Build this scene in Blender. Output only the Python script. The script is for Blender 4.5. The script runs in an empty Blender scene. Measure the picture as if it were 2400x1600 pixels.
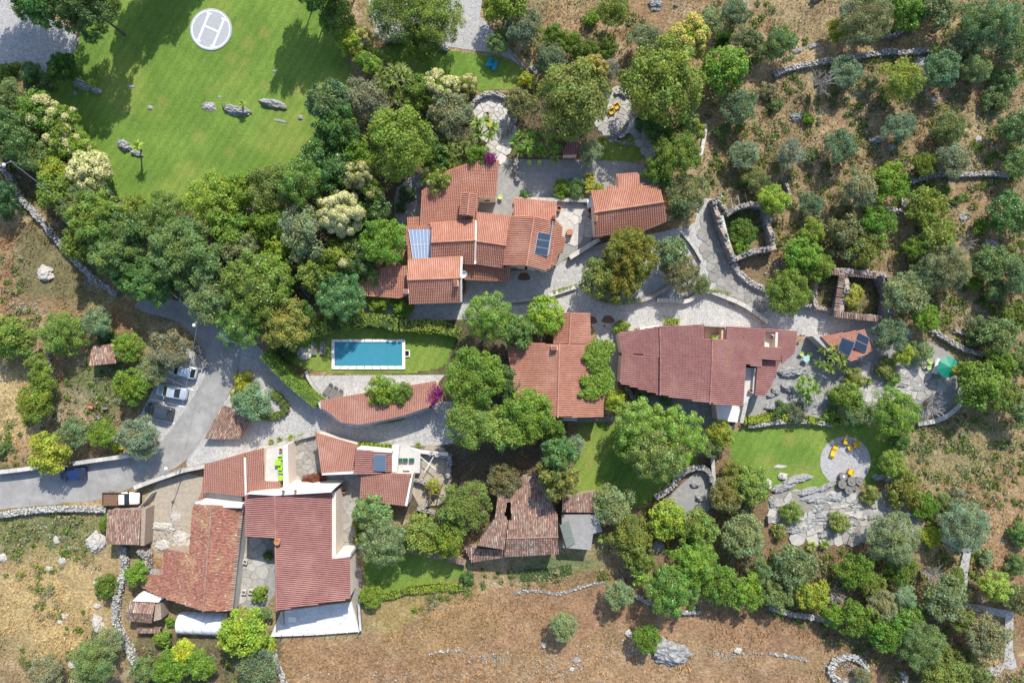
import bpy, math, random
import numpy as np
from mathutils import Vector, Matrix

# ------------------------------------------------------------------ camera, sky, sun, exposure
SC = bpy.context.scene
H = 96.0            # drone height above the ground, metres
S = 0.06            # metres on the ground per photograph pixel (2400 px wide)
cam_d = bpy.data.cameras.new('camera'); cam = bpy.data.objects.new('camera', cam_d)
SC.collection.objects.link(cam); SC.camera = cam
cam.location = (0, 0, H); cam.rotation_euler = (0, 0, 0)
cam_d.sensor_width = 36.0; cam_d.lens = 36.0 * H / (2400 * S); cam_d.clip_start = 1.0; cam_d.clip_end = 2000
SUN_AZ, SUN_EL = math.radians(19), math.radians(44)
W = bpy.data.worlds.new('World'); SC.world = W; W.use_nodes = True
wn = W.node_tree.nodes; wl = W.node_tree.links
sky = wn.new('ShaderNodeTexSky'); sky.sky_type = 'NISHITA'; sky.sun_disc = False
sky.sun_elevation = SUN_EL; sky.sun_rotation = SUN_AZ; sky.altitude = 100
bg = wn['Background']; bg.inputs['Strength'].default_value = 0.15
wl.new(sky.outputs['Color'], bg.inputs['Color'])
sun_d = bpy.data.lights.new('sun', 'SUN'); sun_d.energy = 3.65; sun_d.angle = math.radians(0.53); sun_d.color = (1.0, 0.955, 0.87)
sun = bpy.data.objects.new('sun', sun_d); SC.collection.objects.link(sun)
to_sun = Vector((math.sin(SUN_AZ) * math.cos(SUN_EL), math.cos(SUN_AZ) * math.cos(SUN_EL), math.sin(SUN_EL)))
sun.rotation_euler = to_sun.to_track_quat('Z', 'Y').to_euler(); sun.location = (40, 120, 150)
SC.view_settings.view_transform = 'Standard'; SC.view_settings.look = 'None'
SC.view_settings.exposure = 0.80; SC.view_settings.gamma = 1.0
SC.cycles.max_bounces = 5; SC.cycles.diffuse_bounces = 3; SC.cycles.transparent_max_bounces = 4
SC.cycles.use_adaptive_sampling = True

# ------------------------------------------------------------------ helpers
C = SC.collection
RNG = np.random.default_rng(7)
random.seed(7)

def at(px, py, z=0.0):
    """photo pixel + real height -> the point of the place that shows there"""
    k = S * (H - z) / H
    return Vector(((px - 1200) * k, (800 - py) * k, z))

def link(o): C.objects.link(o); return o

def tag(o, label=None, cat=None, group=None, kind=None):
    if label: o['label'] = label
    if cat: o['category'] = cat
    if group: o['group'] = group
    if kind: o['kind'] = kind
    return o

def empty(name, loc=(0, 0, 0), rz=0, label=None, cat=None, group=None):
    o = link(bpy.data.objects.new(name, None)); o.location = loc; o.rotation_euler = (0, 0, rz)
    o.empty_display_size = 0.3
    return tag(o, label, cat, group)

def mesh(name, V, F, mats, col=None, mi=None, smooth=False):
    """V (n,3); F list of index tuples or an (m,k) array"""
    me = bpy.data.meshes.new(name)
    V = np.asarray(V, dtype=np.float32).reshape(-1, 3)
    if isinstance(F, np.ndarray):
        m, k = F.shape
        me.vertices.add(len(V)); me.vertices.foreach_set('co', V.ravel())
        me.loops.add(m * k); me.loops.foreach_set('vertex_index', F.astype(np.int32).ravel())
        me.polygons.add(m); me.polygons.foreach_set('loop_start', np.arange(0, m * k, k, dtype=np.int32))
        me.update(calc_edges=True)
    else:
        me.from_pydata([tuple(map(float, v)) for v in V], [], F); me.update()
    if not isinstance(mats, (list, tuple)): mats = [mats]
    for mt in mats: me.materials.append(mt)
    if mi is not None: me.polygons.foreach_set('material_index', np.asarray(mi, dtype=np.int32))
    if smooth: me.polygons.foreach_set('use_smooth', np.ones(len(me.polygons), dtype=bool))
    if col is not None:
        a = me.color_attributes.new('tone', 'FLOAT_COLOR', 'POINT')
        c = np.asarray(col, dtype=np.float32)
        if c.ndim == 1: c = np.stack([c, c, c], 1)
        c = np.concatenate([c, np.ones((len(c), 1), np.float32)], 1)
        a.data.foreach_set('color', c.ravel())
    return me

def obj(name, me, parent=None, world=True):
    """world=True: mesh is in world coordinates, keep it there under its parent; False: mesh is in the parent's own frame"""
    o = link(bpy.data.objects.new(name, me))
    if parent is not None:
        o.parent = parent
        if world:
            m = Matrix.Translation(parent.location) @ Matrix.Rotation(parent.rotation_euler[2], 4, 'Z')
            o.matrix_parent_inverse = m.inverted()
            if parent.parent is not None: o.matrix_parent_inverse = Matrix.Identity(4); 
            if parent.type == 'MESH': o.matrix_parent_inverse = Matrix.Identity(4)
    return o

class MB:
    def __init__(s): s.v = []; s.f = []; s.m = []; s.c = []
    def add(s, V, F, mi=0, tone=1.0):
        n = len(s.v); s.v.extend([tuple(p) for p in V]); s.f.extend([tuple(i + n for i in f) for f in F]); s.m.extend([mi] * len(F))
        s.c.extend([tone] * len(V)); return s
    def box(s, c, d, rz=0, mi=0, taper=1.0, tone=1.0, tilt=None):
        ca, sa = math.cos(rz), math.sin(rz); V = []
        for k, z in ((1.0, -0.5), (taper, 0.5)):
            for x, y in ((-.5, -.5), (.5, -.5), (.5, .5), (-.5, .5)):
                X, Y = x * d[0] * k, y * d[1] * k; V.append([X, Y, z * d[2]])
        if tilt is not None:
            R = Matrix.Rotation(tilt[1], 3, tilt[0]); V = [R @ Vector(p) for p in V]
        V = [(c[0] + p[0] * ca - p[1] * sa, c[1] + p[0] * sa + p[1] * ca, c[2] + p[2]) for p in V]
        return s.add(V, [(3, 2, 1, 0), (4, 5, 6, 7), (0, 1, 5, 4), (1, 2, 6, 5), (2, 3, 7, 6), (3, 0, 4, 7)], mi, tone)
    def prism(s, poly, z0, z1, mi=0, tone=1.0):
        """poly (x,y) any winding; z1 number or list"""
        P = [(p[0], p[1]) for p in poly]; n = len(P)
        if area2(P) < 0: P = P[::-1]; z1 = z1[::-1] if isinstance(z1, (list, tuple)) else z1
        zt = z1 if isinstance(z1, (list, tuple)) else [z1] * n
        V = [(x, y, z0) for x, y in P] + [(p[0], p[1], z) for p, z in zip(P, zt)]
        F = [tuple(range(n - 1, -1, -1)), tuple(range(n, 2 * n))] + [(i, (i + 1) % n, n + (i + 1) % n, n + i) for i in range(n)]
        return s.add(V, F, mi, tone)
    def tube(s, pts, r, seg=6, mi=0, cap=True, tone=1.0):
        pts = [Vector(p) for p in pts]; R = r if isinstance(r, (list, tuple)) else [r] * len(pts); V = []; F = []
        for i, p in enumerate(pts):
            d = (pts[min(i + 1, len(pts) - 1)] - pts[max(i - 1, 0)]).normalized()
            a = d.orthogonal().normalized(); b = d.cross(a)
            if i and a.dot(pa) < 0.99:
                a = (pa - d * pa.dot(d)).normalized(); b = d.cross(a)
            pa = a
            for k in range(seg):
                t = 2 * math.pi * k / seg; V.append(p + (a * math.cos(t) + b * math.sin(t)) * R[i])
        for i in range(len(pts) - 1):
            for k in range(seg):
                F.append((i * seg + k, i * seg + (k + 1) % seg, (i + 1) * seg + (k + 1) % seg, (i + 1) * seg + k))
        if cap: F.append(tuple(range(seg - 1, -1, -1))); F.append(tuple((len(pts) - 1) * seg + k for k in range(seg)))
        return s.add(V, F, mi, tone)
    def lathe(s, c, prof, seg=16, mi=0, tone=1.0):
        V = []; F = []
        for r, z in prof:
            for k in range(seg):
                t = 2 * math.pi * k / seg; V.append((c[0] + r * math.cos(t), c[1] + r * math.sin(t), c[2] + z))
        for i in range(len(prof) - 1):
            for k in range(seg): F.append((i * seg + k, i * seg + (k + 1) % seg, (i + 1) * seg + (k + 1) % seg, (i + 1) * seg + k))
        F.append(tuple(range(seg - 1, -1, -1))); F.append(tuple((len(prof) - 1) * seg + k for k in range(seg)))
        return s.add(V, F, mi, tone)
    def build(s, name, mats, parent=None, world=True, smooth=False, col=True):
        return obj(name, mesh(name, s.v, s.f, mats, col=s.c if col else None, mi=s.m, smooth=smooth), parent, world)
    def me(s, name, mats, smooth=False, col=True): return mesh(name, s.v, s.f, mats, col=s.c if col else None, mi=s.m, smooth=smooth)

def area2(P): return sum(P[i][0] * P[(i + 1) % len(P)][1] - P[(i + 1) % len(P)][0] * P[i][1] for i in range(len(P)))

def inside(X, Y, poly):
    """even-odd test for numpy arrays"""
    r = np.zeros(X.shape, bool); n = len(poly)
    for i in range(n):
        x0, y0 = poly[i][0], poly[i][1]; x1, y1 = poly[(i + 1) % n][0], poly[(i + 1) % n][1]
        if y0 == y1: continue
        c = ((y0 > Y) != (y1 > Y)) & (X < (x1 - x0) * (Y - y0) / (y1 - y0) + x0); r ^= c
    return r

def smooth_poly(P, it=2, closed=True):
    for _ in range(it):
        Q = []; n = len(P); rng = range(n if closed else n - 1)
        if not closed: Q.append(P[0])
        for i in rng:
            a, b = P[i], P[(i + 1) % n]
            Q.append((a[0] * .75 + b[0] * .25, a[1] * .75 + b[1] * .25)); Q.append((a[0] * .25 + b[0] * .75, a[1] * .25 + b[1] * .75))
        if not closed: Q.append(P[-1])
        P = Q
    return P

def wp(P, z=0.0): return [tuple(at(x, y, z)[:2]) for x, y in P]

# value noise in numpy
_G = np.random.default_rng(3).random((256, 256)).astype(np.float32)
def vnoise(x, y, s):
    x = np.asarray(x) / s + 1000; y = np.asarray(y) / s + 1000; xi = np.floor(x).astype(int); yi = np.floor(y).astype(int)
    fx = x - xi; fy = y - yi; fx = fx * fx * (3 - 2 * fx); fy = fy * fy * (3 - 2 * fy)
    g = lambda a, b: _G[a % 256, b % 256]
    return (g(xi, yi) * (1 - fx) + g(xi + 1, yi) * fx) * (1 - fy) + (g(xi, yi + 1) * (1 - fx) + g(xi + 1, yi + 1) * fx) * fy
def fbm(x, y, s, o=4): return sum(vnoise(x + i * 37, y - i * 91, s / 2 ** i) / 2 ** i for i in range(o)) / sum(1 / 2 ** i for i in range(o))

# ------------------------------------------------------------------ materials
def nd(t, kind, **kw):
    n = t.nodes.new(kind)
    for k, v in kw.items():
        if k.startswith('i_'): n.inputs[int(k[2:]) if k[2:].isdigit() else k[2:].replace('_', ' ')].default_value = v
        else: setattr(n, k, v)
    return n

def mat(name, c0, c1=None, scale=4.0, rough=0.85, bump=0.0, bscale=None, tone=False, spec=0.3, metal=0.0, c2=None, s2=0.6, detail=5.0, obcol=False, vor=None, vamt=0.5):
    """noise mix c0..c1 at `scale` per metre, large blotches of c2 at s2 per metre, optional voronoi cell tint, optional tone attribute"""
    m = bpy.data.materials.new(name); m.use_nodes = True; t = m.node_tree; L = t.links
    b = t.nodes['Principled BSDF']; b.inputs['Roughness'].default_value = rough; b.inputs['Specular IOR Level'].default_value = spec; b.inputs['Metallic'].default_value = metal
    geo = nd(t, 'ShaderNodeNewGeometry')
    pos = geo.outputs['Position']
    if obcol:
        tc = nd(t, 'ShaderNodeTexCoord'); pos = tc.outputs['Object']
    c1 = c1 or c0
    nz = nd(t, 'ShaderNodeTexNoise', i_Scale=scale, i_Detail=detail, i_Roughness=0.65); L.new(pos, nz.inputs['Vector'])
    rp = nd(t, 'ShaderNodeMapRange', i_1=0.32, i_2=0.68); L.new(nz.outputs['Fac'], rp.inputs[0])
    mx = nd(t, 'ShaderNodeMix', data_type='RGBA'); mx.inputs[6].default_value = (*c0, 1); mx.inputs[7].default_value = (*c1, 1); L.new(rp.outputs[0], mx.inputs[0])
    out = mx.outputs[2]
    if c2:
        n2 = nd(t, 'ShaderNodeTexNoise', i_Scale=s2, i_Detail=4.0, i_Roughness=0.6); L.new(pos, n2.inputs['Vector'])
        r2 = nd(t, 'ShaderNodeMapRange', i_1=0.48, i_2=0.66); L.new(n2.outputs['Fac'], r2.inputs[0])
        m2 = nd(t, 'ShaderNodeMix', data_type='RGBA'); L.new(out, m2.inputs[6]); m2.inputs[7].default_value = (*c2, 1); L.new(r2.outputs[0], m2.inputs[0]); out = m2.outputs[2]
    hgt = nz.outputs['Fac']
    if vor:
        v = nd(t, 'ShaderNodeTexVoronoi', i_Scale=vor); L.new(pos, v.inputs['Vector'])
        sep = nd(t, 'ShaderNodeSeparateColor'); L.new(v.outputs['Color'], sep.inputs[0])
        rv = nd(t, 'ShaderNodeMapRange', i_3=1 - vamt, i_4=1 + vamt * 0.5); L.new(sep.outputs[0], rv.inputs[0])
        mv = nd(t, 'ShaderNodeMix', data_type='RGBA', blend_type='MULTIPLY', i_0=1.0); L.new(out, mv.inputs[6]); L.new(rv.outputs[0], mv.inputs[7]); out = mv.outputs[2]; hgt = v.outputs['Distance']
    if tone:
        a = nd(t, 'ShaderNodeAttribute', attribute_name='tone')
        mt = nd(t, 'ShaderNodeMix', data_type='RGBA', blend_type='MULTIPLY', i_0=1.0); L.new(out, mt.inputs[6]); L.new(a.outputs['Color'], mt.inputs[7]); out = mt.outputs[2]
    L.new(out, b.inputs['Base Color'])
    if bump:
        if bscale:
            nb = nd(t, 'ShaderNodeTexNoise', i_Scale=bscale, i_Detail=4.0); L.new(pos, nb.inputs['Vector']); hgt = nb.outputs['Fac']
        bp = nd(t, 'ShaderNodeBump', i_Strength=1.0, i_Distance=bump); L.new(hgt, bp.inputs['Height']); L.new(bp.outputs[0], b.inputs['Normal'])
    return m

def leafmat(name, trans=0.30, rough=0.5, objcol=True, c=None, spec=0.25):
    m = bpy.data.materials.new(name); m.use_nodes = True; t = m.node_tree; L = t.links; b = t.nodes['Principled BSDF']; o = t.nodes['Material Output']
    a = nd(t, 'ShaderNodeAttribute', attribute_name='tone')
    mt = nd(t, 'ShaderNodeMix', data_type='RGBA', blend_type='MULTIPLY', i_0=1.0); L.new(a.outputs['Color'], mt.inputs[7])
    if objcol: oi = nd(t, 'ShaderNodeObjectInfo'); L.new(oi.outputs['Color'], mt.inputs[6])
    else: mt.inputs[6].default_value = (*c, 1)
    L.new(mt.outputs[2], b.inputs['Base Color']); b.inputs['Roughness'].default_value = rough; b.inputs['Specular IOR Level'].default_value = spec
    tr = nd(t, 'ShaderNodeBsdfTranslucent'); ml = nd(t, 'ShaderNodeMix', data_type='RGBA', blend_type='MULTIPLY', i_0=1.0); L.new(mt.outputs[2], ml.inputs[6]); ml.inputs[7].default_value = (1.1, 1.25, 0.6, 1)
    L.new(ml.outputs[2], tr.inputs['Color'])
    ms = nd(t, 'ShaderNodeMixShader', i_0=trans); L.new(b.outputs[0], ms.inputs[1]); L.new(tr.outputs[0], ms.inputs[2]); L.new(ms.outputs[0], o.inputs['Surface'])
    return m

def flat(name, c, rough=0.5, spec=0.4, metal=0.0, var=0.12): return mat(name, c, tuple(min(1, x * (1 - var)) for x in c), 3.0, rough, spec=spec, metal=metal, obcol=True)

M = {}
M['ground'] = mat('dry_earth', (1.08, 1.06, 1.02), (0.42, 0.40, 0.38), 2.6, 0.95, bump=0.16, bscale=3.5, tone=True, detail=10)
M['lawn'] = mat('mown_grass', (1, 1, 1), (0.58, 0.66, 0.56), 3.2, 0.9, bump=0.04, bscale=9.0, tone=True, detail=7, spec=0.15)
M['asphalt'] = mat('asphalt', (0.29, 0.28, 0.264), (0.22, 0.213, 0.20), 1.2, 0.9, bump=0.008, bscale=60, c2=(0.33, 0.32, 0.30), s2=0.35, detail=9)
M['cobble'] = mat('cobblestones', (0.45, 0.435, 0.41), (0.34, 0.33, 0.315), 1.0, 0.9, bump=0.03, vor=7.5, vamt=0.3, c2=(0.38, 0.37, 0.35), s2=0.25, detail=8)
M['gravel'] = mat('pale_gravel', (0.42, 0.405, 0.39), (0.30, 0.292, 0.284), 2.0, 0.95, bump=0.03, vor=9.0, vamt=0.25, detail=8)
M['concrete'] = mat('weathered_concrete', (0.31, 0.30, 0.28), (0.20, 0.195, 0.185), 1.6, 0.9, bump=0.02, bscale=12, c2=(0.24, 0.235, 0.225), s2=0.5, detail=8)
M['sand'] = mat('sandy_dirt', (0.40, 0.34, 0.26), (0.28, 0.235, 0.18), 2.0, 0.95, bump=0.04, bscale=8, detail=8)
M['soil'] = mat('red_soil', (0.13, 0.065, 0.04), (0.20, 0.11, 0.065), 3.0, 0.97, bump=0.08, bscale=6)
M['tile'] = mat('clay_tile', (0.42, 0.205, 0.14), (0.36, 0.162, 0.108), 1.5, 0.85, tone=True, c2=(0.47, 0.245, 0.17), s2=0.35)
M['tile_deck'] = mat('clay_channel', (0.27, 0.10, 0.065), (0.20, 0.075, 0.05), 2.0, 0.9)  # darker than the tiles, shade between the rows put into the colour
M['maroon'] = mat('dark_clay_tile', (0.31, 0.148, 0.13), (0.255, 0.115, 0.10), 1.5, 0.8, tone=True, c2=(0.34, 0.175, 0.145), s2=0.3)
M['maroon_deck'] = mat('dark_clay_channel', (0.16, 0.05, 0.045), (0.12, 0.04, 0.035), 2.0, 0.9)  # colour deepened below its tiles to strengthen the shaded stripes
M['brown'] = mat('brown_clay_tile', (0.36, 0.19, 0.14), (0.31, 0.15, 0.112), 1.5, 0.85, tone=True, c2=(0.39, 0.225, 0.175), s2=0.35)
M['oldtile'] = mat('old_clay_tile', (0.34, 0.215, 0.16), (0.20, 0.125, 0.098), 2.5, 0.95, tone=True, c2=(0.29, 0.235, 0.19), s2=0.5)
M['oldtile_deck'] = mat('old_clay_channel', (0.17, 0.10, 0.075), (0.11, 0.07, 0.05), 2.0, 0.95)
M['flattile'] = mat('flat_clay_tile', (0.34, 0.15, 0.10), (0.23, 0.095, 0.07), 2.5, 0.92, tone=True, c2=(0.35, 0.20, 0.115), s2=0.4)
M['plaster'] = mat('pale_plaster', (0.72, 0.60, 0.50), (0.64, 0.52, 0.43), 1.5, 0.9, bump=0.01, bscale=20)
M['white'] = mat('white_limewash', (0.70, 0.67, 0.62), (0.58, 0.55, 0.50), 1.2, 0.9, bump=0.01, bscale=18, c2=(0.60, 0.57, 0.52), s2=0.5)
M['cement'] = mat('pale_cement', (0.52, 0.50, 0.46), (0.42, 0.40, 0.37), 1.2, 0.9, bump=0.008, bscale=20, detail=8)
M['stone'] = mat('limestone', (0.42, 0.41, 0.39), (0.27, 0.265, 0.255), 2.2, 0.95, bump=0.06, bscale=5, tone=True, detail=8)
M['stone_core'] = mat('rubble_core', (0.24, 0.22, 0.19), (0.15, 0.14, 0.125), 4.0, 0.97, bump=0.05, bscale=9)
M['oldstone'] = mat('old_house_stone', (0.38, 0.29, 0.22), (0.25, 0.19, 0.15), 3.0, 0.95, bump=0.05, bscale=8)
M['slab'] = mat('grey_flagstone', (0.43, 0.405, 0.365), (0.30, 0.285, 0.26), 1.7, 0.92, bump=0.02, bscale=9, tone=True, detail=8)
M['mortar'] = mat('sandy_mortar', (0.27, 0.245, 0.21), (0.19, 0.175, 0.15), 3.0, 0.95)
M['bark'] = mat('bark', (0.16, 0.12, 0.09), (0.09, 0.07, 0.055), 6.0, 0.95, bump=0.03, bscale=12)
M['twig'] = mat('bleached_twig', (0.36, 0.33, 0.29), (0.26, 0.235, 0.21), 6.0, 0.95)
M['leaf'] = leafmat('leaf'); M['needle'] = leafmat('needle', 0.22, 0.6, spec=0.15)
M['gloss'] = leafmat('glossy_leaf', 0.24, 0.38, spec=0.45)
M['blossom'] = leafmat('blossom', 0.25, 0.7, spec=0.1)
M['straw'] = leafmat('dry_straw', 0.25, 0.8, objcol=False, c=(1, 1, 1), spec=0.1)
M['metal'] = flat('grey_metal', (0.45, 0.46, 0.48), 0.4, 0.5, 0.6)
M['dark'] = flat('dark_opening', (0.02, 0.018, 0.016), 0.9, 0.1)  # near-black colour stands for the shade inside openings
M['wood'] = mat('brown_wood', (0.22, 0.13, 0.08), (0.13, 0.08, 0.05), 5.0, 0.8, obcol=True)
M['rubber'] = flat('black_rubber', (0.02, 0.02, 0.02), 0.8, 0.2)
M['terracotta'] = mat('terracotta_pot', (0.42, 0.19, 0.10), (0.34, 0.15, 0.08), 5.0, 0.8, obcol=True)
M['paint'] = mat('white_paint', (0.78, 0.78, 0.77), (0.58, 0.58, 0.58), 3.5, 0.7, detail=9)
def glass(name, c, rough=0.08, spec=0.6): return flat(name, c, rough, spec, 0.0, 0.05)
M['carglass'] = glass('car_glass', (0.02, 0.024, 0.028)); M['panel'] = glass('solar_glass', (0.035, 0.055, 0.085), 0.15)
M['skylight'] = glass('milky_skylight', (0.24, 0.31, 0.42), 0.25)
# ------------------------------------------------------------------ ground regions (photo pixels)
LAWNS = {
 'helipad_lawn': [(200, -60), (780, -60), (768, 35), (800, 110), (838, 180), (852, 225), (800, 260), (760, 360), (700, 440), (600, 470), (480, 495), (330, 500), (225, 440), (190, 350), (140, 280), (85, 240), (80, 205), (130, 175), (168, 132), (190, 76), (150, 30)],
 'upper_garden_lawn': [(895, 100), (960, 95), (1060, 115), (1090, 122), (1180, 130), (1235, 160), (1250, 200), (1180, 215), (1080, 215), (1000, 190), (900, 155)],
 'pool_lawn': [(640, 765), (1085, 765), (1062, 820), (1040, 878), (712, 880), (650, 815)],
 'terrace_lawn': [(1395, 332), (1465, 330), (1500, 290), (1540, 260), (1545, 380), (1390, 384)],
 'oak_lawn': [(1335, 985), (1450, 988), (1665, 1075), (1600, 1115), (1560, 1160), (1480, 1200), (1345, 1185)],
 'round_terrace_lawn': [(1700, 1012), (1745, 1000), (1900, 995), (2060, 990), (2115, 1010), (2112, 1130), (2050, 1135), (1900, 1150), (1800, 1150), (1715, 1100)],
 'lower_garden_lawn': [(848, 1285), (960, 1290), (1090, 1320), (1108, 1355), (960, 1378), (900, 1405), (850, 1390)],
}
LANE1 = [(548, 770), (612, 812), (645, 850), (745, 948), (765, 968), (800, 996), (850, 1002), (950, 977), (1040, 935), (1110, 950), (1095, 1042), (925, 1046), (835, 1042), (738, 1014), (690, 1032), (620, 1056), (480, 1094), (425, 1100), (470, 1010), (560, 900), (560, 840)]
LANE2 = [(830, 690), (1090, 690), (1090, 640), (1300, 630), (1385, 570), (1640, 530), (1620, 470), (1690, 460), (1705, 600), (1765, 670), (1860, 715), (2070, 750), (2110, 800), (1900, 800), (1860, 780), (1700, 766), (1450, 785), (1450, 930), (1410, 930), (1400, 745), (1300, 730), (1080, 752), (830, 748)]
ROAD = [(-60, 1112), (100, 1096), (210, 1084), (320, 1066), (372, 1042), (398, 1012), (440, 950), (478, 890), (486, 862), (470, 820), (450, 780), (420, 752), (350, 735), (310, 720), (330, 700), (420, 700), (520, 745), (562, 790), (566, 830), (552, 890), (515, 965), (476, 1026), (428, 1092), (330, 1132), (240, 1172), (120, 1182), (-60, 1200)]
PARKING = [(470, 840), (484, 862), (478, 890), (440, 950), (398, 1012), (372, 1042), (320, 990), (345, 940), (362, 905), (400, 850), (430, 800)]
COURTS = {
 'gravel_court': ('gravel', [(-60, -60), (40, -60), (70, 15), (190, 78), (168, 132), (130, 175), (60, 168), (-10, 150), (-60, 140)]),
 'north_paving': ('gravel', [(860, -40), (1135, -40), (1125, 40), (1210, 130), (1250, 190), (1235, 165), (1180, 128), (1060, 112), (960, 94), (893, 100), (870, 60)]),
 'house_courtyard': ('concrete', [(1165, 375), (1230, 372), (1540, 380), (1560, 450), (1395, 448), (1400, 560), (1330, 600), (1290, 640), (1285, 480), (1160, 520), (1110, 515), (1115, 465), (1165, 460)]),
 'west_courtyard': ('concrete', [(920, 450), (960, 415), (1000, 400), (995, 540), (930, 545)]),
 'yard': ('sand', [(335, 1140), (480, 1098), (475, 1180), (455, 1300), (335, 1290)]),
 'stone_court': ('mortar', [(672, 1030), (742, 1014), (756, 1108), (835, 1112), (850, 1110), (842, 1175), (820, 1210), (820, 1310), (780, 1310), (776, 1150), (672, 1145)]),
 'rock_garden': ('concrete', [(1740, 930), (1800, 850), (1870, 800), (1930, 800), (2040, 820), (2150, 790), (2240, 830), (2260, 900), (2250, 960), (2150, 985), (1950, 992), (1745, 992)]),
 'stepped_rock_garden': ('slab0', [(1800, 1150), (1900, 1150), (1960, 1140), (2040, 1150), (2150, 1170), (2160, 1240), (2090, 1290), (2000, 1265), (1870, 1262), (1850, 1250), (1800, 1215)]),
 'garden_path': ('concrete', [(1470, 285), (1490, 290), (1560, 385), (1530, 388)]),
 'well_court': ('concrete', [(1545, 1190), (1600, 1130), (1640, 1100), (1672, 1120), (1668, 1200), (1620, 1215), (1550, 1210)]),
 'sunken_yard': ('concrete', [(1460, 925), (1560, 925), (1690, 950), (1690, 1030), (1600, 1030), (1560, 960)]),
 'alley': ('concrete', [(560, 1260), (650, 1255), (650, 1420), (545, 1430)]),
 'side_steps': ('mortar', [(775, 1295), (848, 1295), (848, 1480), (820, 1480), (820, 1310)]),
 'east_path': ('concrete', [(2060, 745), (2130, 760), (2140, 800), (2060, 800)]),
 'sandy_terrace_floor': ('sand', [(980, 1040), (1060, 1050), (1055, 1180), (960, 1190)]),
 'south_lane': ('mortar', [(1310, 970), (1470, 975), (1470, 988), (1310, 988)]),
}
M['slab0'] = M['mortar']
BUILT = [LANE1, LANE2, ROAD, PARKING] + list(LAWNS.values()) + [c[1] for c in COURTS.values()]

# ------------------------------------------------------------------ terrain sheet reaching past the frame
EX, EY, ST = 110.0, 80.0, 0.4
gx = np.arange(-EX, EX + ST, ST); gy = np.arange(-EY, EY + ST, ST)
X, Y = np.meshgrid(gx, gy); PX = X / S + 1200; PY = 800 - Y / S
flatm = np.zeros(X.shape, bool)
for p in BUILT: flatm |= inside(PX, PY, p)
for q_ in ([(1095, 215), (1225, 215), (1225, 395), (1095, 395)], [(1385, 200), (1500, 200), (1500, 345), (1385, 345)], [(1630, 480), (1700, 480), (1830, 730), (1700, 730)], [(2010, 1140), (2160, 1140), (2160, 1290), (2010, 1290)], [(1780, 1130), (2060, 1130), (2060, 1275), (1780, 1275)], [(640, 740), (1100, 740), (1100, 900), (640, 900)], [(530, 1200), (660, 1240), (660, 1430), (530, 1430)]): flatm |= inside(PX, PY, q_)
flatm |= inside(PX, PY, [(690, 860), (1060, 860), (1060, 1000), (690, 960)])
flatm |= inside(PX, PY, [(440, 990), (860, 990), (1100, 880), (1100, 520), (900, 420), (980, 360), (1560, 380), (1600, 560), (1900, 700), (2080, 770), (2080, 1000), (1450, 1000), (1450, 1320), (1080, 1320), (860, 1500), (240, 1500), (240, 1180)])
soft = flatm.astype(np.float32)
for _ in range(6):
    q = np.pad(soft, 1, mode='edge'); soft = np.maximum(soft, (q[:-2, 1:-1] + q[2:, 1:-1] + q[1:-1, :-2] + q[1:-1, 2:]) / 4)
wild = 1 - soft
Z = wild * (fbm(X, Y, 14, 3) * 0.8 + fbm(X, Y, 2.2, 3) * 0.30 - 0.35).clip(0, 2) - 0.02
def gz(x, y):
    i = int(round((y + EY) / ST)); j = int(round((x + EX) / ST))
    return float(Z[min(max(i, 0), Z.shape[0] - 1), min(max(j, 0), Z.shape[1] - 1)])
STRAW, BROWN, RED, GRN, PALE, OLV = map(np.array, ((0.41, 0.30, 0.165), (0.26, 0.185, 0.11), (0.33, 0.175, 0.10), (0.15, 0.185, 0.06), (0.44, 0.38, 0.27), (0.23, 0.22, 0.10)))
n1 = fbm(X, Y, 9, 4); n2 = fbm(X + 50, Y, 3, 4); n3 = fbm(X, Y + 70, 20, 3); n4 = fbm(X - 30, Y + 11, 5, 4); n5 = fbm(X, Y, 1.1, 2)
def lerp(a, b, t): t = t[..., None]; return a * (1 - t) + b * t
sm = lambda n, a, b: ((n - a) / (b - a)).clip(0, 1)
G = np.broadcast_to(STRAW, X.shape + (3,)).copy()
G = lerp(G, BROWN, sm(n1, .42, .62) * .8); G = lerp(G, RED, sm(n4, .52, .66) * .55); G = lerp(G, OLV, sm(n2, .52, .68) * .55); G = lerp(G, PALE, sm(n5, .6, .8) * .5)
def blob(px, py, rx, ry, c, k, rag=0.35):
    d = np.sqrt(((PX - px) / rx) ** 2 + ((PY - py) / ry) ** 2) + (n2 - .5) * rag * 2.2 + (n5 - .5) * rag
    return lerp(G, np.array(c), sm(-d, -1.15, -0.75) * k)
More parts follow.
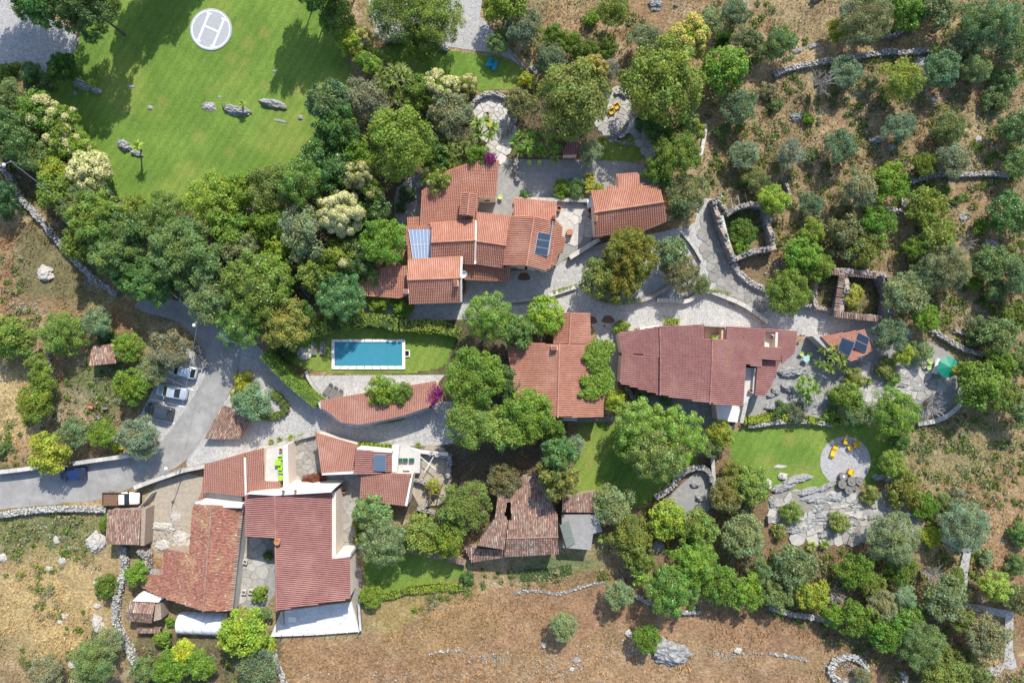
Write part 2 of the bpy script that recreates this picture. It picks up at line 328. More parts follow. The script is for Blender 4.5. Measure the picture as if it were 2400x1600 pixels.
for b in ((110, 1250, 150, 75, GRN, .75), (120, 1420, 150, 150, (0.50, 0.37, 0.18), .85), (250, 900, 95, 65, (0.15, 0.19, 0.07), .8), (170, 960, 60, 60, PALE, .4), (40, 960, 70, 110, (0.50, 0.38, 0.19), .85), (60, 1060, 60, 40, RED, .4),
          (130, 640, 130, 110, (0.17, 0.155, 0.075), .85), (15, 640, 25, 120, RED, .6), (90, 730, 100, 40, (0.30, 0.19, 0.10), .7), (1320, 1340, 120, 40, (0.12, 0.18, 0.07), .85),
          (1000, 1450, 170, 90, (0.36, 0.27, 0.10), .7), (800, 1550, 150, 50, (0.33, 0.215, 0.12), .6), (1400, 1400, 200, 70, (0.34, 0.185, 0.11), .6), (1750, 1470, 260, 50, (0.27, 0.155, 0.09), .6), (1350, 1560, 220, 60, STRAW, .5),
          (2030, 130, 150, 22, STRAW, .9), (2220, 60, 30, 90, STRAW, .9), (1860, 150, 60, 40, STRAW, .8), (2230, 1060, 150, 110, (0.27, 0.235, 0.11), .7), (2320, 1200, 110, 120, (0.36, 0.235, 0.13), .6),
          (2230, 215, 60, 40, RED, .7), (2160, 310, 50, 50, RED, .5), (2290, 440, 80, 40, RED, .6), (1690, 330, 40, 120, (0.34, 0.20, 0.12), .7), (1780, 300, 120, 120, (0.30, 0.18, 0.095), .5), (1400, 60, 150, 60, (0.33, 0.22, 0.12), .6),
          (1740, 520, 60, 50, (0.09, 0.14, 0.045), .9), (2000, 690, 90, 60, (0.10, 0.12, 0.05), .7), (1760, 620, 50, 30, BROWN, .8)):
    G = blob(*b)
k = inside(PX + (n2 - .5) * 120, PY + (n4 - .5) * 120, [(1650, -100), (2500, -100), (2500, 980), (2280, 960), (2100, 770), (1850, 620), (1650, 420)]); G = lerp(G, np.array((0.33, 0.255, 0.145)), k * .45)
TRACK = [(1655, 340), (1690, 270), (1740, 210), (1800, 150), (1880, 133), (2000, 114), (2150, 106), (2195, 60), (2225, -40)]
def dist_line(px, py, L):
    d = np.full(np.shape(px), 1e9)
    for (x0, y0), (x1, y1) in zip(L[:-1], L[1:]):
        t = (((px - x0) * (x1 - x0) + (py - y0) * (y1 - y0)) / ((x1 - x0) ** 2 + (y1 - y0) ** 2)).clip(0, 1); d = np.minimum(d, np.hypot(px - x0 - t * (x1 - x0), py - y0 - t * (y1 - y0)))
    return d
k = inside(PX + (n2 - .5) * 90, PY + (n4 - .5) * 90, [(640, 1490), (860, 1490), (1120, 1385), (1440, 1365), (1500, 1415), (1800, 1445), (2120, 1560), (2120, 1640), (640, 1640)]); G = lerp(G, np.array((0.36, 0.215, 0.125)), k * .62)
G = lerp(G, np.array((0.46, 0.33, 0.19)), sm(-dist_line(PX, PY, TRACK) + (n2 - .5) * 20, -26, -12) * .8)
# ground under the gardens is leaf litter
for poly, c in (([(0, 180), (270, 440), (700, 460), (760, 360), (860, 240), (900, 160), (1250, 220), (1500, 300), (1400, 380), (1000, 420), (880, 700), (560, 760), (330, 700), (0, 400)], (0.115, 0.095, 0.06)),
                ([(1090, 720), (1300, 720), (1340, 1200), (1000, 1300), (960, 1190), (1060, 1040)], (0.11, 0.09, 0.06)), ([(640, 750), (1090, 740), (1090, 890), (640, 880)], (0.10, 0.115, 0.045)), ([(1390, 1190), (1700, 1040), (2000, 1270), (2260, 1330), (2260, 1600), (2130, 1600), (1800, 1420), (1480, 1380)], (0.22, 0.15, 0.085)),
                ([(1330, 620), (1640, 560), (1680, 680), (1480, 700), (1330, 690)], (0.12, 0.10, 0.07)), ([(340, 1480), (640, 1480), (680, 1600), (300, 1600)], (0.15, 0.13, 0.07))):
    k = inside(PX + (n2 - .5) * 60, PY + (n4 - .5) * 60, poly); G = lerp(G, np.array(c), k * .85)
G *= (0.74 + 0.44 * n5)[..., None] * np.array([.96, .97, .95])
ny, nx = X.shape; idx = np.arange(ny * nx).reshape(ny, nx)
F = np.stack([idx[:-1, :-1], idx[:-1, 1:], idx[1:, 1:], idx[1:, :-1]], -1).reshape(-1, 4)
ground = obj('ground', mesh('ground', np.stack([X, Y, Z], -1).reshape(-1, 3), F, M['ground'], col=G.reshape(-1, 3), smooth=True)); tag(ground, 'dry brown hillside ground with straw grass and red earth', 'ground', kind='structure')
far = MB().add([(-500, -500, -1.2), (500, -500, -1.2), (500, 500, -1.2), (-500, 500, -1.2)], [(0, 1, 2, 3)])
M['farland'] = mat('far_scrubland', (0.30, 0.21, 0.12), (0.14, 0.14, 0.06), 0.12, 0.95)
tag(far.build('terrain', M['farland']), 'far dry scrubland around the estate', 'terrain', kind='structure')

# ------------------------------------------------------------------ flat sheets
def sheet(name, poly, m, z, sm_it=2, label=None):
    P = wp(smooth_poly(poly, sm_it)); V = [(x, y, z) for x, y in P]
    if area2(P) < 0: V = V[::-1]
    o = obj(name, mesh(name, V, [tuple(range(len(V)))], m)); tag(o, label or name.replace('_', ' ') + ' of the hillside estate', name.replace('_', ' '), kind='structure'); return o
def lawn(name, poly, z, seedc):
    P = wp(smooth_poly(poly, 2)); xs = [p[0] for p in P]; ys = [p[1] for p in P]; st = 0.3
    x, y = np.meshgrid(np.arange(min(xs), max(xs) + st, st), np.arange(min(ys), max(ys) + st, st))
    ins = inside(x, y, P); a = np.array((0.165, 0.25, 0.045)); b = np.array((0.132, 0.212, 0.037)); c = np.array((0.23, 0.275, 0.058)); d = np.array((0.30, 0.25, 0.075))
    col = lerp(np.broadcast_to(a, x.shape + (3,)), b, sm(fbm(x, y, 4, 4), .4, .6)); col = lerp(col, c, sm(fbm(x + 40, y, 7, 4), .47, .68) * .8)
    ang = math.radians(-32); mow = np.sin((x * math.cos(ang) + y * math.sin(ang)) * 2 * math.pi / 1.15 + fbm(x, y, 6, 2) * 3) * .5 + .5
    col = col * (0.92 + 0.13 * mow)[..., None] * (0.9 + .2 * fbm(x, y, .8, 2))[..., None]
    for px, py, r in seedc:
        w = at(px, py); dd = np.hypot(x - w.x, y - w.y) / (r * S) + (fbm(x, y, 1.2, 3) - .5) * 1.1; col = lerp(col, d, sm(-dd, -1.2, -.3) * .42)
    yy, xx = x.shape; ix = np.arange(yy * xx).reshape(yy, xx)
    k = ins[:-1, :-1] & ins[1:, 1:] & ins[1:, :-1] & ins[:-1, 1:]
    f = np.stack([ix[:-1, :-1], ix[:-1, 1:], ix[1:, 1:], ix[1:, :-1]], -1)[k]
    v = np.stack([x, y, np.full(x.shape, z)], -1).reshape(-1, 3); used = np.unique(f); rm = np.zeros(len(v), int); rm[used] = np.arange(len(used))
    o = obj(name, mesh(name, v[used], rm[f], M['lawn'], col=col.reshape(-1, 3)[used]))
    tag(o, name.replace('_', ' ') + ' of short mown green grass', 'lawn', kind='structure'); return o
for nm, poly in LAWNS.items():
    lawn(nm, poly, 0.012, [(545, 137, 16), (583, 100, 20), (575, 145, 12), (620, 205, 14), (700, 205, 16), (685, 292, 8), (490, 215, 14), (540, 355, 12), (300, 260, 14), (520, 90, 12), (620, 80, 16), (560, 60, 12), (470, 320, 18), (380, 240, 15)] if nm.startswith('heli') else [(1880, 1110, 40), (1800, 1090, 25), (1850, 1030, 20)] if nm.startswith('round') else [(1370, 1010, 30), (1390, 1080, 20)] if nm.startswith('oak') else [])
sheet('cobbled_lane', LANE1, M['cobble'], 0.004, 2, 'cobbled lane curving past the pool house'); sheet('village_lane', LANE2, M['cobble'], 0.004, 2, 'cobbled lane between the red roofed houses')
road = sheet('road', ROAD, M['asphalt'], 0.016, 2, 'grey asphalt road with a bend by the parking bays')
sheet('parking_bay', PARKING, M['cobble'], 0.010, 1, 'cobbled parking bay beside the road')
for i, (nm, (mt, poly)) in enumerate(COURTS.items()): sheet(nm, poly, M[mt], 0.020 + 0.004 * (i % 3), 1)
# parking lines
for k, (a, b) in enumerate((((352, 935), (432, 953)), ((325, 973), (410, 992)), ((392, 885), (455, 915)))):
    p, q = at(*a), at(*b); d = (q - p).normalized(); n = Vector((-d.y, d.x, 0)) * .06
    o = MB().add([p + n, p - n, q - n, q + n], [(0, 1, 2, 3)][:1]); o.v = [(x, y, 0.026) for x, y, _ in o.v]; o = o.build('road_marking', M['paint']); tag(o, 'painted line between parking bays', 'marking', kind='structure')

# flagstones: irregular convex cells, each a slab of its own
def clip(poly, a, b, c):
    out = []
    for i in range(len(poly)):
        p, q = poly[i], poly[(i + 1) % len(poly)]; dp = a * p[0] + b * p[1] - c; dq = a * q[0] + b * q[1] - c
        if dp <= 0: out.append(p)
        if dp * dq < 0: t = dp / (dp - dq); out.append((p[0] + (q[0] - p[0]) * t, p[1] + (q[1] - p[1]) * t))
    return out
def flags(parent, poly, n, z, m=None, gap=0.035, th=0.05, name='flagstone', seed=1, tones=(0.75, 1.15), aniso=1.0, dz=0.015):
    rng = np.random.default_rng(seed); P = wp(poly); xs = [p[0] for p in P]; ys = [p[1] for p in P]; pts = []; tries = 0
    area = abs(area2(P)) / 2; mind = math.sqrt(area / n) * 0.72
    while len(pts) < n and tries < 6000:
        tries += 1; q = (rng.uniform(min(xs), max(xs)), rng.uniform(min(ys), max(ys)))
        if inside(np.array([q[0]]), np.array([q[1]]), P)[0] and all(math.hypot((q[0] - r[0]), (q[1] - r[1]) * aniso) > mind for r in pts): pts.append(q)
    for i, p in enumerate(pts):
        R = mind * 1.5; cell = [(p[0] + R * math.cos(t), p[1] + R * math.sin(t)) for t in np.arange(0, 6.28, .7854)]
        for j, q in enumerate(pts):
            if j == i: continue
            dx, dy = q[0] - p[0], (q[1] - p[1]); L = math.hypot(dx, dy)
            if L > 2.4 * R: continue
            cell = clip(cell, dx / L, dy / L, (dx * (p[0] + q[0]) / 2 + dy * (p[1] + q[1]) / 2) / L - gap)
            if len(cell) < 3: break
        if len(cell) < 3: continue
        ang = rng.uniform(0, .05)
        cell = [(x + rng.normal(0, .02), y + rng.normal(0, .02)) for x, y in cell]
        t = rng.uniform(*tones); h = z + th + rng.uniform(-dz, dz)
        MB().prism(cell, z - .03, h, tone=t).build(name, m or M['slab'], parent, col=True)

# round flagstone terraces, paths
def patio(name, poly, n, seed, label, z=0.03, base='mortar', tones=(0.8, 1.15), gap=0.035, dz=.015):
    o = sheet(name, poly, M[base], z, 0, label); flags(o, poly, n, z, seed=seed, tones=tones, gap=gap, dz=dz); return o
circ = lambda cx, cy, r, n=28, a0=0, a1=2 * math.pi, e=1: [(cx + r * math.cos(a0 + (a1 - a0) * i / (n if a1 - a0 > 6.2 else n - 1)), cy + e * r * math.sin(a0 + (a1 - a0) * i / (n if a1 - a0 > 6.2 else n - 1))) for i in range(n)]
patio('round_stone_patio', [(1112, 262), (1122, 240), (1148, 228), (1180, 236), (1198, 262), (1202, 310), (1185, 345), (1180, 375), (1150, 380), (1150, 350), (1140, 320), (1120, 290)], 46, 5, 'round flagstone patio ringed by a low wall', tones=(1.0, 1.4))
patio('walnut_patio', circ(1440, 268, 38, 20, e=1.45), 34, 6, 'flagstone terrace under the walnut trees with yellow chairs')
patio('stone_court_paving', [(678, 1030), (738, 1018), (752, 1106), (756, 1140), (680, 1140)], 34, 7, 'brownish flagstone court between the tiled roofs', z=0.04, tones=(0.65, 0.95), gap=.03)
patio('east_court_paving', [(760, 1112), (842, 1114), (838, 1168), (825, 1205), (822, 1300), (790, 1300), (788, 1150)], 24, 8, 'flagstone walk beside the large maroon roof', z=0.04, tones=(0.7, 1.0), gap=.03)
patio('rock_step_terrace', [(1303, 478), (1345, 478), (1390, 496), (1392, 550), (1340, 562), (1312, 545), (1310, 500)], 16, 9, 'pale stone step terrace between two houses', z=0.05, tones=(1.1, 1.4), gap=.02)
patio('cracked_stone_path', [(1655, 500), (1690, 520), (1700, 610), (1760, 690), (1790, 720), (1740, 715), (1690, 690), (1660, 620), (1645, 560)], 60, 10, 'cracked flagstone path beside the ruined enclosure', z=0.03, tones=(0.6, 0.82), gap=.02)
patio('alley_paving', [(565, 1270), (612, 1268), (612, 1330), (600, 1400), (560, 1405)], 18, 12, 'grey slab alley between the old and new roofs', z=0.04, tones=(0.75, 1.1))
patio('rock_garden_paving', [(1990, 880), (2060, 850), (2140, 850), (2200, 840), (2230, 900), (2150, 925), (2000, 930)], 75, 13, 'pale rock paving by the green parasol', z=0.04, tones=(0.75, 1.2), gap=.03)
patio('stepped_rock_paving', [(1830, 1160), (1900, 1155), (1990, 1160), (2040, 1180), (2030, 1250), (1990, 1262), (1870, 1262), (1850, 1235), (1810, 1210)], 60, 14, 'stepped grey limestone slabs below the round terrace', z=0.05, tones=(0.75, 1.2), gap=.03, dz=.14)
patio('round_rock_floor', circ(2085, 1215, 62, 22, e=0.95), 40, 15, 'round cracked rock floor among the olive trees', z=0.035, tones=(0.75, 1.05))
patio('garden_slab_path', [(1468, 285), (1488, 290), (1555, 380), (1532, 385)], 14, 16, 'narrow slab path down to the courtyard', z=0.04)
PATH = [(2195, 1262), (2205, 1250), (2275, 1276), (2265, 1340), (2262, 1410), (2372, 1430), (2370, 1520), (2380, 1560), (2330, 1580), (2310, 1600), (2290, 1600), (2290, 1570), (2350, 1550), (2352, 1445), (2245, 1420), (2245, 1330), (2255, 1292)]
sp = sheet('stone_footpath', PATH, M['gravel'], 0.32, 0, 'pale stone footpath zigzagging through the scrub')
MB().prism(wp(PATH), -0.05, 0.30).build('path_base', M['stone_core'], sp)

# round gravel terrace on the lower lawn and the helipad
rt = sheet('gravel_circle', circ(1981, 1081, 59, 40), M['gravel'], 0.03, 0, 'round grey gravel terrace on the lawn')
hc = at(495, 70); hp = empty('helipad', hc, 0, 'grey concrete disc with a white H painted on the lawn', 'helipad')
M['pad'] = mat('helipad_concrete', (0.36, 0.375, 0.385), (0.30, 0.31, 0.32), 2.5, 0.9, detail=8)
MB().lathe(hc, [(2.95, -0.05), (2.95, 0.10), (2.9, 0.12)], 56).build('pad', M['pad'], hp)
ring = MB()
for k in range(56):
    a, b = 2 * math.pi * k / 56, 2 * math.pi * (k + 1) / 56
    ring.add([(hc.x + r * math.cos(t), hc.y + r * math.sin(t), 0.126) for r, t in ((2.58, a), (2.72, a), (2.72, b), (2.58, b))], [(0, 1, 2, 3)])
ring.build('rim_line', M['paint'], hp)
def stroke(par, a, b, w, z, mt):
    p, q = at(*a), at(*b); d = (q - p).normalized(); n = Vector((-d.y, d.x, 0)) * w / 2
    MB().add([(v.x, v.y, z) for v in (p - n, q - n, q + n, p + n)], [(0, 1, 2, 3)]).build('letter_stroke', mt, par)
stroke(hp, (491, 32), (465, 96), .28, 0.127, M['paint']); stroke(hp, (526, 46), (500, 110), .28, 0.127, M['paint']); stroke(hp, (482, 62), (513, 76), .26, 0.1275, M['paint'])
for a in ((491, 32), (465, 96), (526, 46), (500, 110)): stroke(hp, (a[0] - 5.5, a[1] - 2.3), (a[0] + 5.5, a[1] + 2.3), .26, 0.1285, M['paint'])

# swimming pool: coping stones round a real basin
pl = empty('swimming_pool', at(863, 829), 0, 'rectangular swimming pool with white coping and blue water', 'pool')
OUT = [(778, 795), (950, 795), (950, 865), (778, 865)]; INN = [(785, 801), (943, 801), (943, 857), (785, 857)]
M['coping'] = mat('pool_coping', (0.78, 0.75, 0.70), (0.62, 0.60, 0.56), 2.0, 0.8)
M['poolwall'] = mat('pool_liner', (0.20, 0.52, 0.62), (0.16, 0.47, 0.57), 1.0, 0.6)
o_, i_ = wp(OUT), wp(INN)
def strip(a, b, n):
    for k in range(n):
        t0, t1 = k / n, (k + 1) / n; e = .004 / 1
        P = [tuple(Vector(a[0]).lerp(Vector(a[1]), t0 + e)), tuple(Vector(a[0]).lerp(Vector(a[1]), t1 - e)), tuple(Vector(b[0]).lerp(Vector(b[1]), t1 - e)), tuple(Vector(b[0]).lerp(Vector(b[1]), t0 + e))]
        MB().prism(P, -.05, 0.20).build('coping_stone', M['coping'], pl)
for k, n in ((0, 9), (1, 4), (2, 9), (3, 4)): strip((o_[k], o_[(k + 1) % 4]), (i_[k], i_[(k + 1) % 4]), n)
(x0, y0), (x1, y1) = i_[0], i_[2]
b = MB(); zb = 0.0
b.add([(x0, y0, .19), (x1, y0, .19), (x1, y1, .19), (x0, y1, .19), (x0, y0, zb + .03), (x1, y0, zb + .03), (x1, y1, zb + .03), (x0, y1, zb + .03)], [(0, 1, 5, 4), (1, 2, 6, 5), (2, 3, 7, 6), (3, 0, 4, 7), (4, 5, 6, 7)]).build('basin', M['poolwall'], pl)
b = MB(); b.box((x0 + .45, (y0 + y1) / 2, .08), (.8, abs(y1 - y0) - .1, .09)); b.box((x0 + 1.05, (y0 + y1) / 2, .05), (.4, abs(y1 - y0) - .1, .05)); b.build('pool_step', M['poolwall'], pl)
wm = bpy.data.materials.new('pool_water'); wm.use_nodes = True; t = wm.node_tree; bs = t.nodes['Principled BSDF']
bs.inputs['Base Color'].default_value = (0.012, 0.19, 0.27, 1); bs.inputs['Roughness'].default_value = 0.04; bs.inputs['IOR'].default_value = 1.33; bs.inputs['Alpha'].default_value = 0.55
nz = nd(t, 'ShaderNodeTexNoise', i_Scale=3.5, i_Detail=3.0); bp = nd(t, 'ShaderNodeBump', i_Strength=0.5, i_Distance=0.08); g_ = nd(t, 'ShaderNodeNewGeometry')
t.links.new(g_.outputs['Position'], nz.inputs['Vector']); t.links.new(nz.outputs['Fac'], bp.inputs['Height']); t.links.new(bp.outputs[0], bs.inputs['Normal'])
MB().add([(x0, y0, .16), (x0, y1, .16), (x1, y1, .16), (x1, y0, .16)], [(0, 1, 2, 3)]).build('water', wm, pl)
b = MB(); c_ = at(955, 828); b.box((c_.x, c_.y + .42, .12), (.72, .12, .24)); b.box((c_.x, c_.y - .42, .12), (.72, .12, .24)); b.box((c_.x + .3, c_.y, .12), (.12, .72, .24)); b.build('skimmer_box', M['coping'], pl)
MB().box((c_.x - .03, c_.y, .03), (.54, .72, .04)).build('skimmer_dark_floor', M['dark'], pl)  # sheet low in the box, its inner shade put into the colour
# ------------------------------------------------------------------ dry-stone walls, capped walls, rocks
def offset_line(P, w):
    out = []
    for i, p in enumerate(P):
        a = Vector(P[max(i - 1, 0)]); b = Vector(P[min(i + 1, len(P) - 1)]); d = (b - a).normalized(); out.append((p[0] - d.y * w, p[1] + d.x * w))
    return out
def resample(P, step):
    out = [P[0]]; acc = 0
    for a, b in zip(P[:-1], P[1:]):
        L = math.hypot(b[0] - a[0], b[1] - a[1]); n = max(1, int(L / step))
        out += [(a[0] + (b[0] - a[0]) * k / n, a[1] + (b[1] - a[1]) * k / n) for k in range(1, n + 1)]
    return out
STONE_V = np.array([(-.5, -.5, -.5), (.5, -.5, -.5), (.5, .5, -.5), (-.5, .5, -.5), (-.42, -.42, .5), (.42, -.42, .5), (.42, .42, .5), (-.42, .42, .5)])
STONE_F = np.array([(4, 5, 6, 7), (0, 1, 5, 4), (1, 2, 6, 5), (2, 3, 7, 6), (3, 0, 4, 7), (3, 2, 1, 0)])
def stones(name, pts, parent, m, rng, size=(0.16, 0.34), tones=(0.7, 1.2), kind='stuff'):
    """one joined part: pts (n,3) centres"""
    n = len(pts); pts = np.asarray(pts); s = rng.uniform(size[0], size[1], (n, 1, 3)) * np.array([1.15, 1.0, .75])
    V = STONE_V[None] * s * (1 + rng.normal(0, .16, (n, 8, 3))); a = rng.uniform(0, 6.28, n); ca, sa = np.cos(a)[:, None], np.sin(a)[:, None]
    x = V[..., 0] * ca - V[..., 1] * sa; y = V[..., 0] * sa + V[..., 1] * ca; z = V[..., 2] + rng.normal(0, .12, (n, 1)) * V[..., 0]
    V = np.stack([x, y, z], -1) + pts[:, None]; F = (STONE_F[None] + 8 * np.arange(n)[:, None, None]).reshape(-1, 4)
    t = np.repeat(rng.uniform(tones[0], tones[1], n), 8); c = np.stack([t, t * rng.uniform(.96, 1.0), t * .97], 1)
    o = obj(name, mesh(name, V.reshape(-1, 3), F, m, col=c), parent)
    if kind: o['kind'] = kind
    return o
def stone_wall(pxs, w, h, label, name='dry_stone_wall', closed=False, seed=1, dens=1.0, size=(0.13, 0.28), tones=(0.75, 1.2), group='dry stone walls', core='stone_core', base=None):
    w *= .85; h *= .9; tones = (tones[0], min(tones[1], 1.3)); rng = np.random.default_rng(seed + 100); P = (pxs if seed in (17, 37, 38, 39, 40) else smooth_poly(pxs, 1, False)) if not closed else pxs + [pxs[0]]
    P = resample([tuple(at(x, y, h * .5)[:2]) for x, y in P], 0.5)
    A, B = offset_line(P, w / 2), offset_line(P, -w / 2); n = len(P); c = Vector(P[n // 2]); z0 = gz(*P[n // 2])
    r = empty(name, (P[n // 2][0], P[n // 2][1], 0), 0, label, 'wall', group)
    b = MB(); V = []; hs = [gz(*p) + h * (0.9 + .12 * math.sin(i * 1.3 + seed)) for i, p in enumerate(P)]
    for i in range(n): V += [(A[i][0], A[i][1], -.3), (A[i][0], A[i][1], hs[i] - .05), (B[i][0], B[i][1], hs[i] - .05), (B[i][0], B[i][1], -.3)]
    F = []
    for i in range(n - 1): F += [(4 * i + k, 4 * i + 4 + k, 4 * i + 5 + k, 4 * i + 1 + k) for k in range(3)]
    F += [(0, 1, 2, 3), (4 * n - 1, 4 * n - 2, 4 * n - 3, 4 * n - 4)]
    b.add(V, F).build('wall_core', M[core], r)
    pts = []; L = n * .5; k = int(L * w / .045 * dens)
    for _ in range(k):
        i = rng.integers(0, n - 1); t = rng.random(); u = rng.uniform(-.5, .5); p = np.array(P[i]) * (1 - t) + np.array(P[i + 1]) * t; d = np.array(A[i]) - np.array(B[i])
        q = p + d * u; pts.append((q[0], q[1], hs[i] - .04 + rng.uniform(-.03, .06)))
    for _ in range(int(L * h * 2 / .09 * dens)):
        i = rng.integers(0, n - 1); t = rng.random(); sgn = rng.choice((-1, 1)); p = np.array(P[i]) * (1 - t) + np.array(P[i + 1]) * t; d = (np.array(A[i]) - np.array(B[i])) * .5 * sgn; q = p + d
        pts.append((q[0], q[1], rng.uniform(0, hs[i])))
    stones('stones', pts, r, M['stone'], rng, size, tones); return r
def cap_wall(pxs, w, h, label, name='garden_wall', m='slab', body='stone_core', seglen=1.1, seed=1, tones=(0.9, 1.35), group='capped garden walls', sm_=1, part='capstone'):
    rng = np.random.default_rng(seed + 200); P = smooth_poly(pxs, sm_, False) if sm_ else pxs; P = resample([tuple(at(x, y, h)[:2]) for x, y in P], seglen); n = len(P)
    A, B = offset_line(P, w / 2), offset_line(P, -w / 2); r = empty(name, (P[n // 2][0], P[n // 2][1], 0), 0, label, 'wall', group)
    Ai, Bi = offset_line(P, w / 2 - .04), offset_line(P, -w / 2 + .04); V = []; F = []
    for i in range(n): V += [(Ai[i][0], Ai[i][1], -.3), (Ai[i][0], Ai[i][1], h - .08), (Bi[i][0], Bi[i][1], h - .08), (Bi[i][0], Bi[i][1], -.3)]
    for i in range(n - 1): F += [(4 * i + k, 4 * i + 4 + k, 4 * i + 5 + k, 4 * i + 1 + k) for k in range(3)]
    F += [(0, 1, 2, 3), (4 * n - 1, 4 * n - 2, 4 * n - 3, 4 * n - 4)]
    MB().add(V, F).build('wall_body', M[body], r)
    for i in range(n - 1):
        g = lambda a, b, t: (a[0] + (b[0] - a[0]) * t, a[1] + (b[1] - a[1]) * t); e = .012
        MB().prism([g(A[i], A[i + 1], e), g(A[i], A[i + 1], 1 - e), g(B[i], B[i + 1], 1 - e), g(B[i], B[i + 1], e)], h - .078, h + rng.uniform(-.015, .02), tone=rng.uniform(*tones)).build(part, M[m], r, col=True)
    return r

stone_wall([(5, 385), (30, 425), (55, 470), (92, 508), (130, 556), (160, 592), (205, 640), (245, 670), (278, 690)], .75, 1.0, 'long grey dry stone wall running downhill beside the feathery trees', seed=1)
stone_wall([(-20, 1210), (60, 1197), (150, 1190), (250, 1194)], .75, .9, 'pale dry stone wall along the lower side of the road', seed=3, tones=(.9, 1.5))
stone_wall([(289, 1280), (295, 1330), (280, 1380), (270, 1430), (275, 1470), (290, 1500), (305, 1520), (325, 1560)], .95, 1.0, 'winding pale stone wall at the edge of the straw field', seed=4, tones=(.85, 1.45))
stone_wall([(1812, 178), (1840, 163), (1900, 152), (1960, 140), (2030, 132), (2075, 125), (2130, 127), (2178, 118)], .75, .8, 'dry stone wall below the straw track on the olive hillside', seed=5)
stone_wall([(1990, 92), (2060, 92), (2100, 86), (2114, 68)], .5, .7, 'short curved stone wall under the largest olive tree', seed=6)
stone_wall([(2130, 428), (2160, 420), (2185, 410), (2260, 412), (2310, 408), (2362, 413)], .6, .8, 'bumpy stone wall ending at the dark bush on the hillside', seed=7)
stone_wall([(2032, 486), (2075, 492), (2115, 499), (2110, 463)], .5, .9, 'broken stone corner wall below the pale olive tree', seed=8)
stone_wall([(1905, 1), (1930, -15), (1945, -30)], .7, .9, 'short stone wall end at the top of the hillside', seed=9)
stone_wall([(2182, 772), (2215, 795), (2260, 820), (2300, 830)], .7, .8, 'stone wall sloping down behind the green parasol', seed=10)
stone_wall([(1752, 998), (1810, 990), (1860, 984), (1900, 988), (1950, 994)], .6, 1.0, 'pale rubble wall above the round terrace lawn', seed=11, tones=(1., 1.5))
stone_wall([(1455, 1352), (1470, 1380), (1500, 1402), (1540, 1418), (1600, 1436), (1640, 1430)], .55, .7, 'low rubble wall curving under the scrub oaks', seed=12)
stone_wall([(1800, 1420), (1850, 1436), (1900, 1442), (1960, 1456)], .7, .8, 'grey stone wall along the shaded lower field', seed=13)
stone_wall([(635, 1505), (645, 1540), (660, 1580), (672, 1610)], .55, .8, 'narrow pale stone wall below the white table terrace', seed=14, tones=(1.1, 1.5))
stone_wall([(1668, 470), (1682, 520), (1700, 570), (1718, 615)], .6, 2.4, 'tall stone wall of the ruined enclosure along the path', seed=15, tones=(.6, .95), core='oldstone')
stone_wall([(1718, 618), (1735, 645), (1765, 668), (1800, 680)], .75, 1.0, 'rubble retaining wall curving down beside the cracked path', seed=16, tones=(.9, 1.5))
stone_wall([(1700, 504), (1722, 490), (1752, 481), (1787, 485), (1796, 530), (1808, 584), (1762, 590), (1722, 608)], .65, 2.3, 'mossy stone walls round a grassy ruined room', seed=17, tones=(.5, .85), core='oldstone')
stone_wall([(1690, 460), (1680, 470), (1705, 498)], .4, 1.0, 'low stone wall of the roofless pergola ruin', seed=18)
stone_wall([(1840, 432), (1850, 455), (1850, 480)], .35, .8, 'thin old stone wall post by the bright shrub', seed=19)
stone_wall([(1535, 1166), (1570, 1145), (1590, 1118), (1610, 1100), (1640, 1092), (1662, 1104), (1668, 1130)], .7, 1.3, 'curved stone wall wrapping the little well court', seed=20)
stone_wall(circ(1152, 272, 52, 22, math.pi * 0.96, math.pi * 2.32), .5, .9, 'curved stone parapet round the flagstone patio', seed=21, size=(.14, .26))
stone_wall([(1405, 320), (1435, 320), (1460, 305), (1472, 285)], .35, .6, 'low curved stone edge of the walnut terrace', seed=22, size=(.12, .22))
stone_wall([(1442, 328), (1460, 338), (1490, 337)], .3, .4, 'thin curved stone edging on the small lawn', seed=23, size=(.1, .2))
stone_wall([(1440, 220), (1455, 216), (1468, 228)], .4, .6, 'short curved stone wall at the top of the walnut terrace', seed=24, size=(.12, .22))
stone_wall([(1210, 372), (1208, 400), (1214, 425)], .5, .9, 'short thick stone wall at the corner of the courtyard', seed=25)
stone_wall(circ(1985, 1566, 42, 20, e=.72), .9, .5, 'oval ring of pale stones in the lower field', name='stone_ring', seed=26, tones=(.8, 1.3), size=(.15, .4), group=None, closed=True)
stone_wall([(1890, 1545), (1845, 1535), (1800, 1528)], .5, .2, 'line of pale stones leading to the oval ring', seed=27, tones=(1., 1.3), dens=.4)
stone_wall([(905, 98), (960, 92), (1000, 100), (1050, 118)], .45, .6, 'stone edging above the upper garden lawn', seed=28, size=(.14, .26))
stone_wall([(1245, 158), (1258, 175)], .5, .6, 'short stone wall beside the upper garden steps', seed=29)
stone_wall([(462, 810), (475, 838), (482, 862)], .6, .7, 'short stone wall at the top of the parking bays', seed=30)
stone_wall([(115, 820), (120, 860), (122, 900)], .5, .8, 'tumbled stone wall in the shrubs near the small shed', seed=31)
stone_wall([(2318, 800), (2290, 790), (2235, 775)], .5, .6, 'overgrown stone wall behind the hillside shrubs', seed=32)
stone_wall([(2112, 1570), (2120, 1590), (2118, 1610)], .7, .8, 'stone wall stub at the bottom of the wooded slope', seed=33)
stone_wall([(1205, 1388), (1260, 1382), (1310, 1392), (1370, 1372), (1420, 1362)], .45, .16, 'low pale rock ledge above the brown field', seed=34, tones=(1., 1.3), dens=.35)
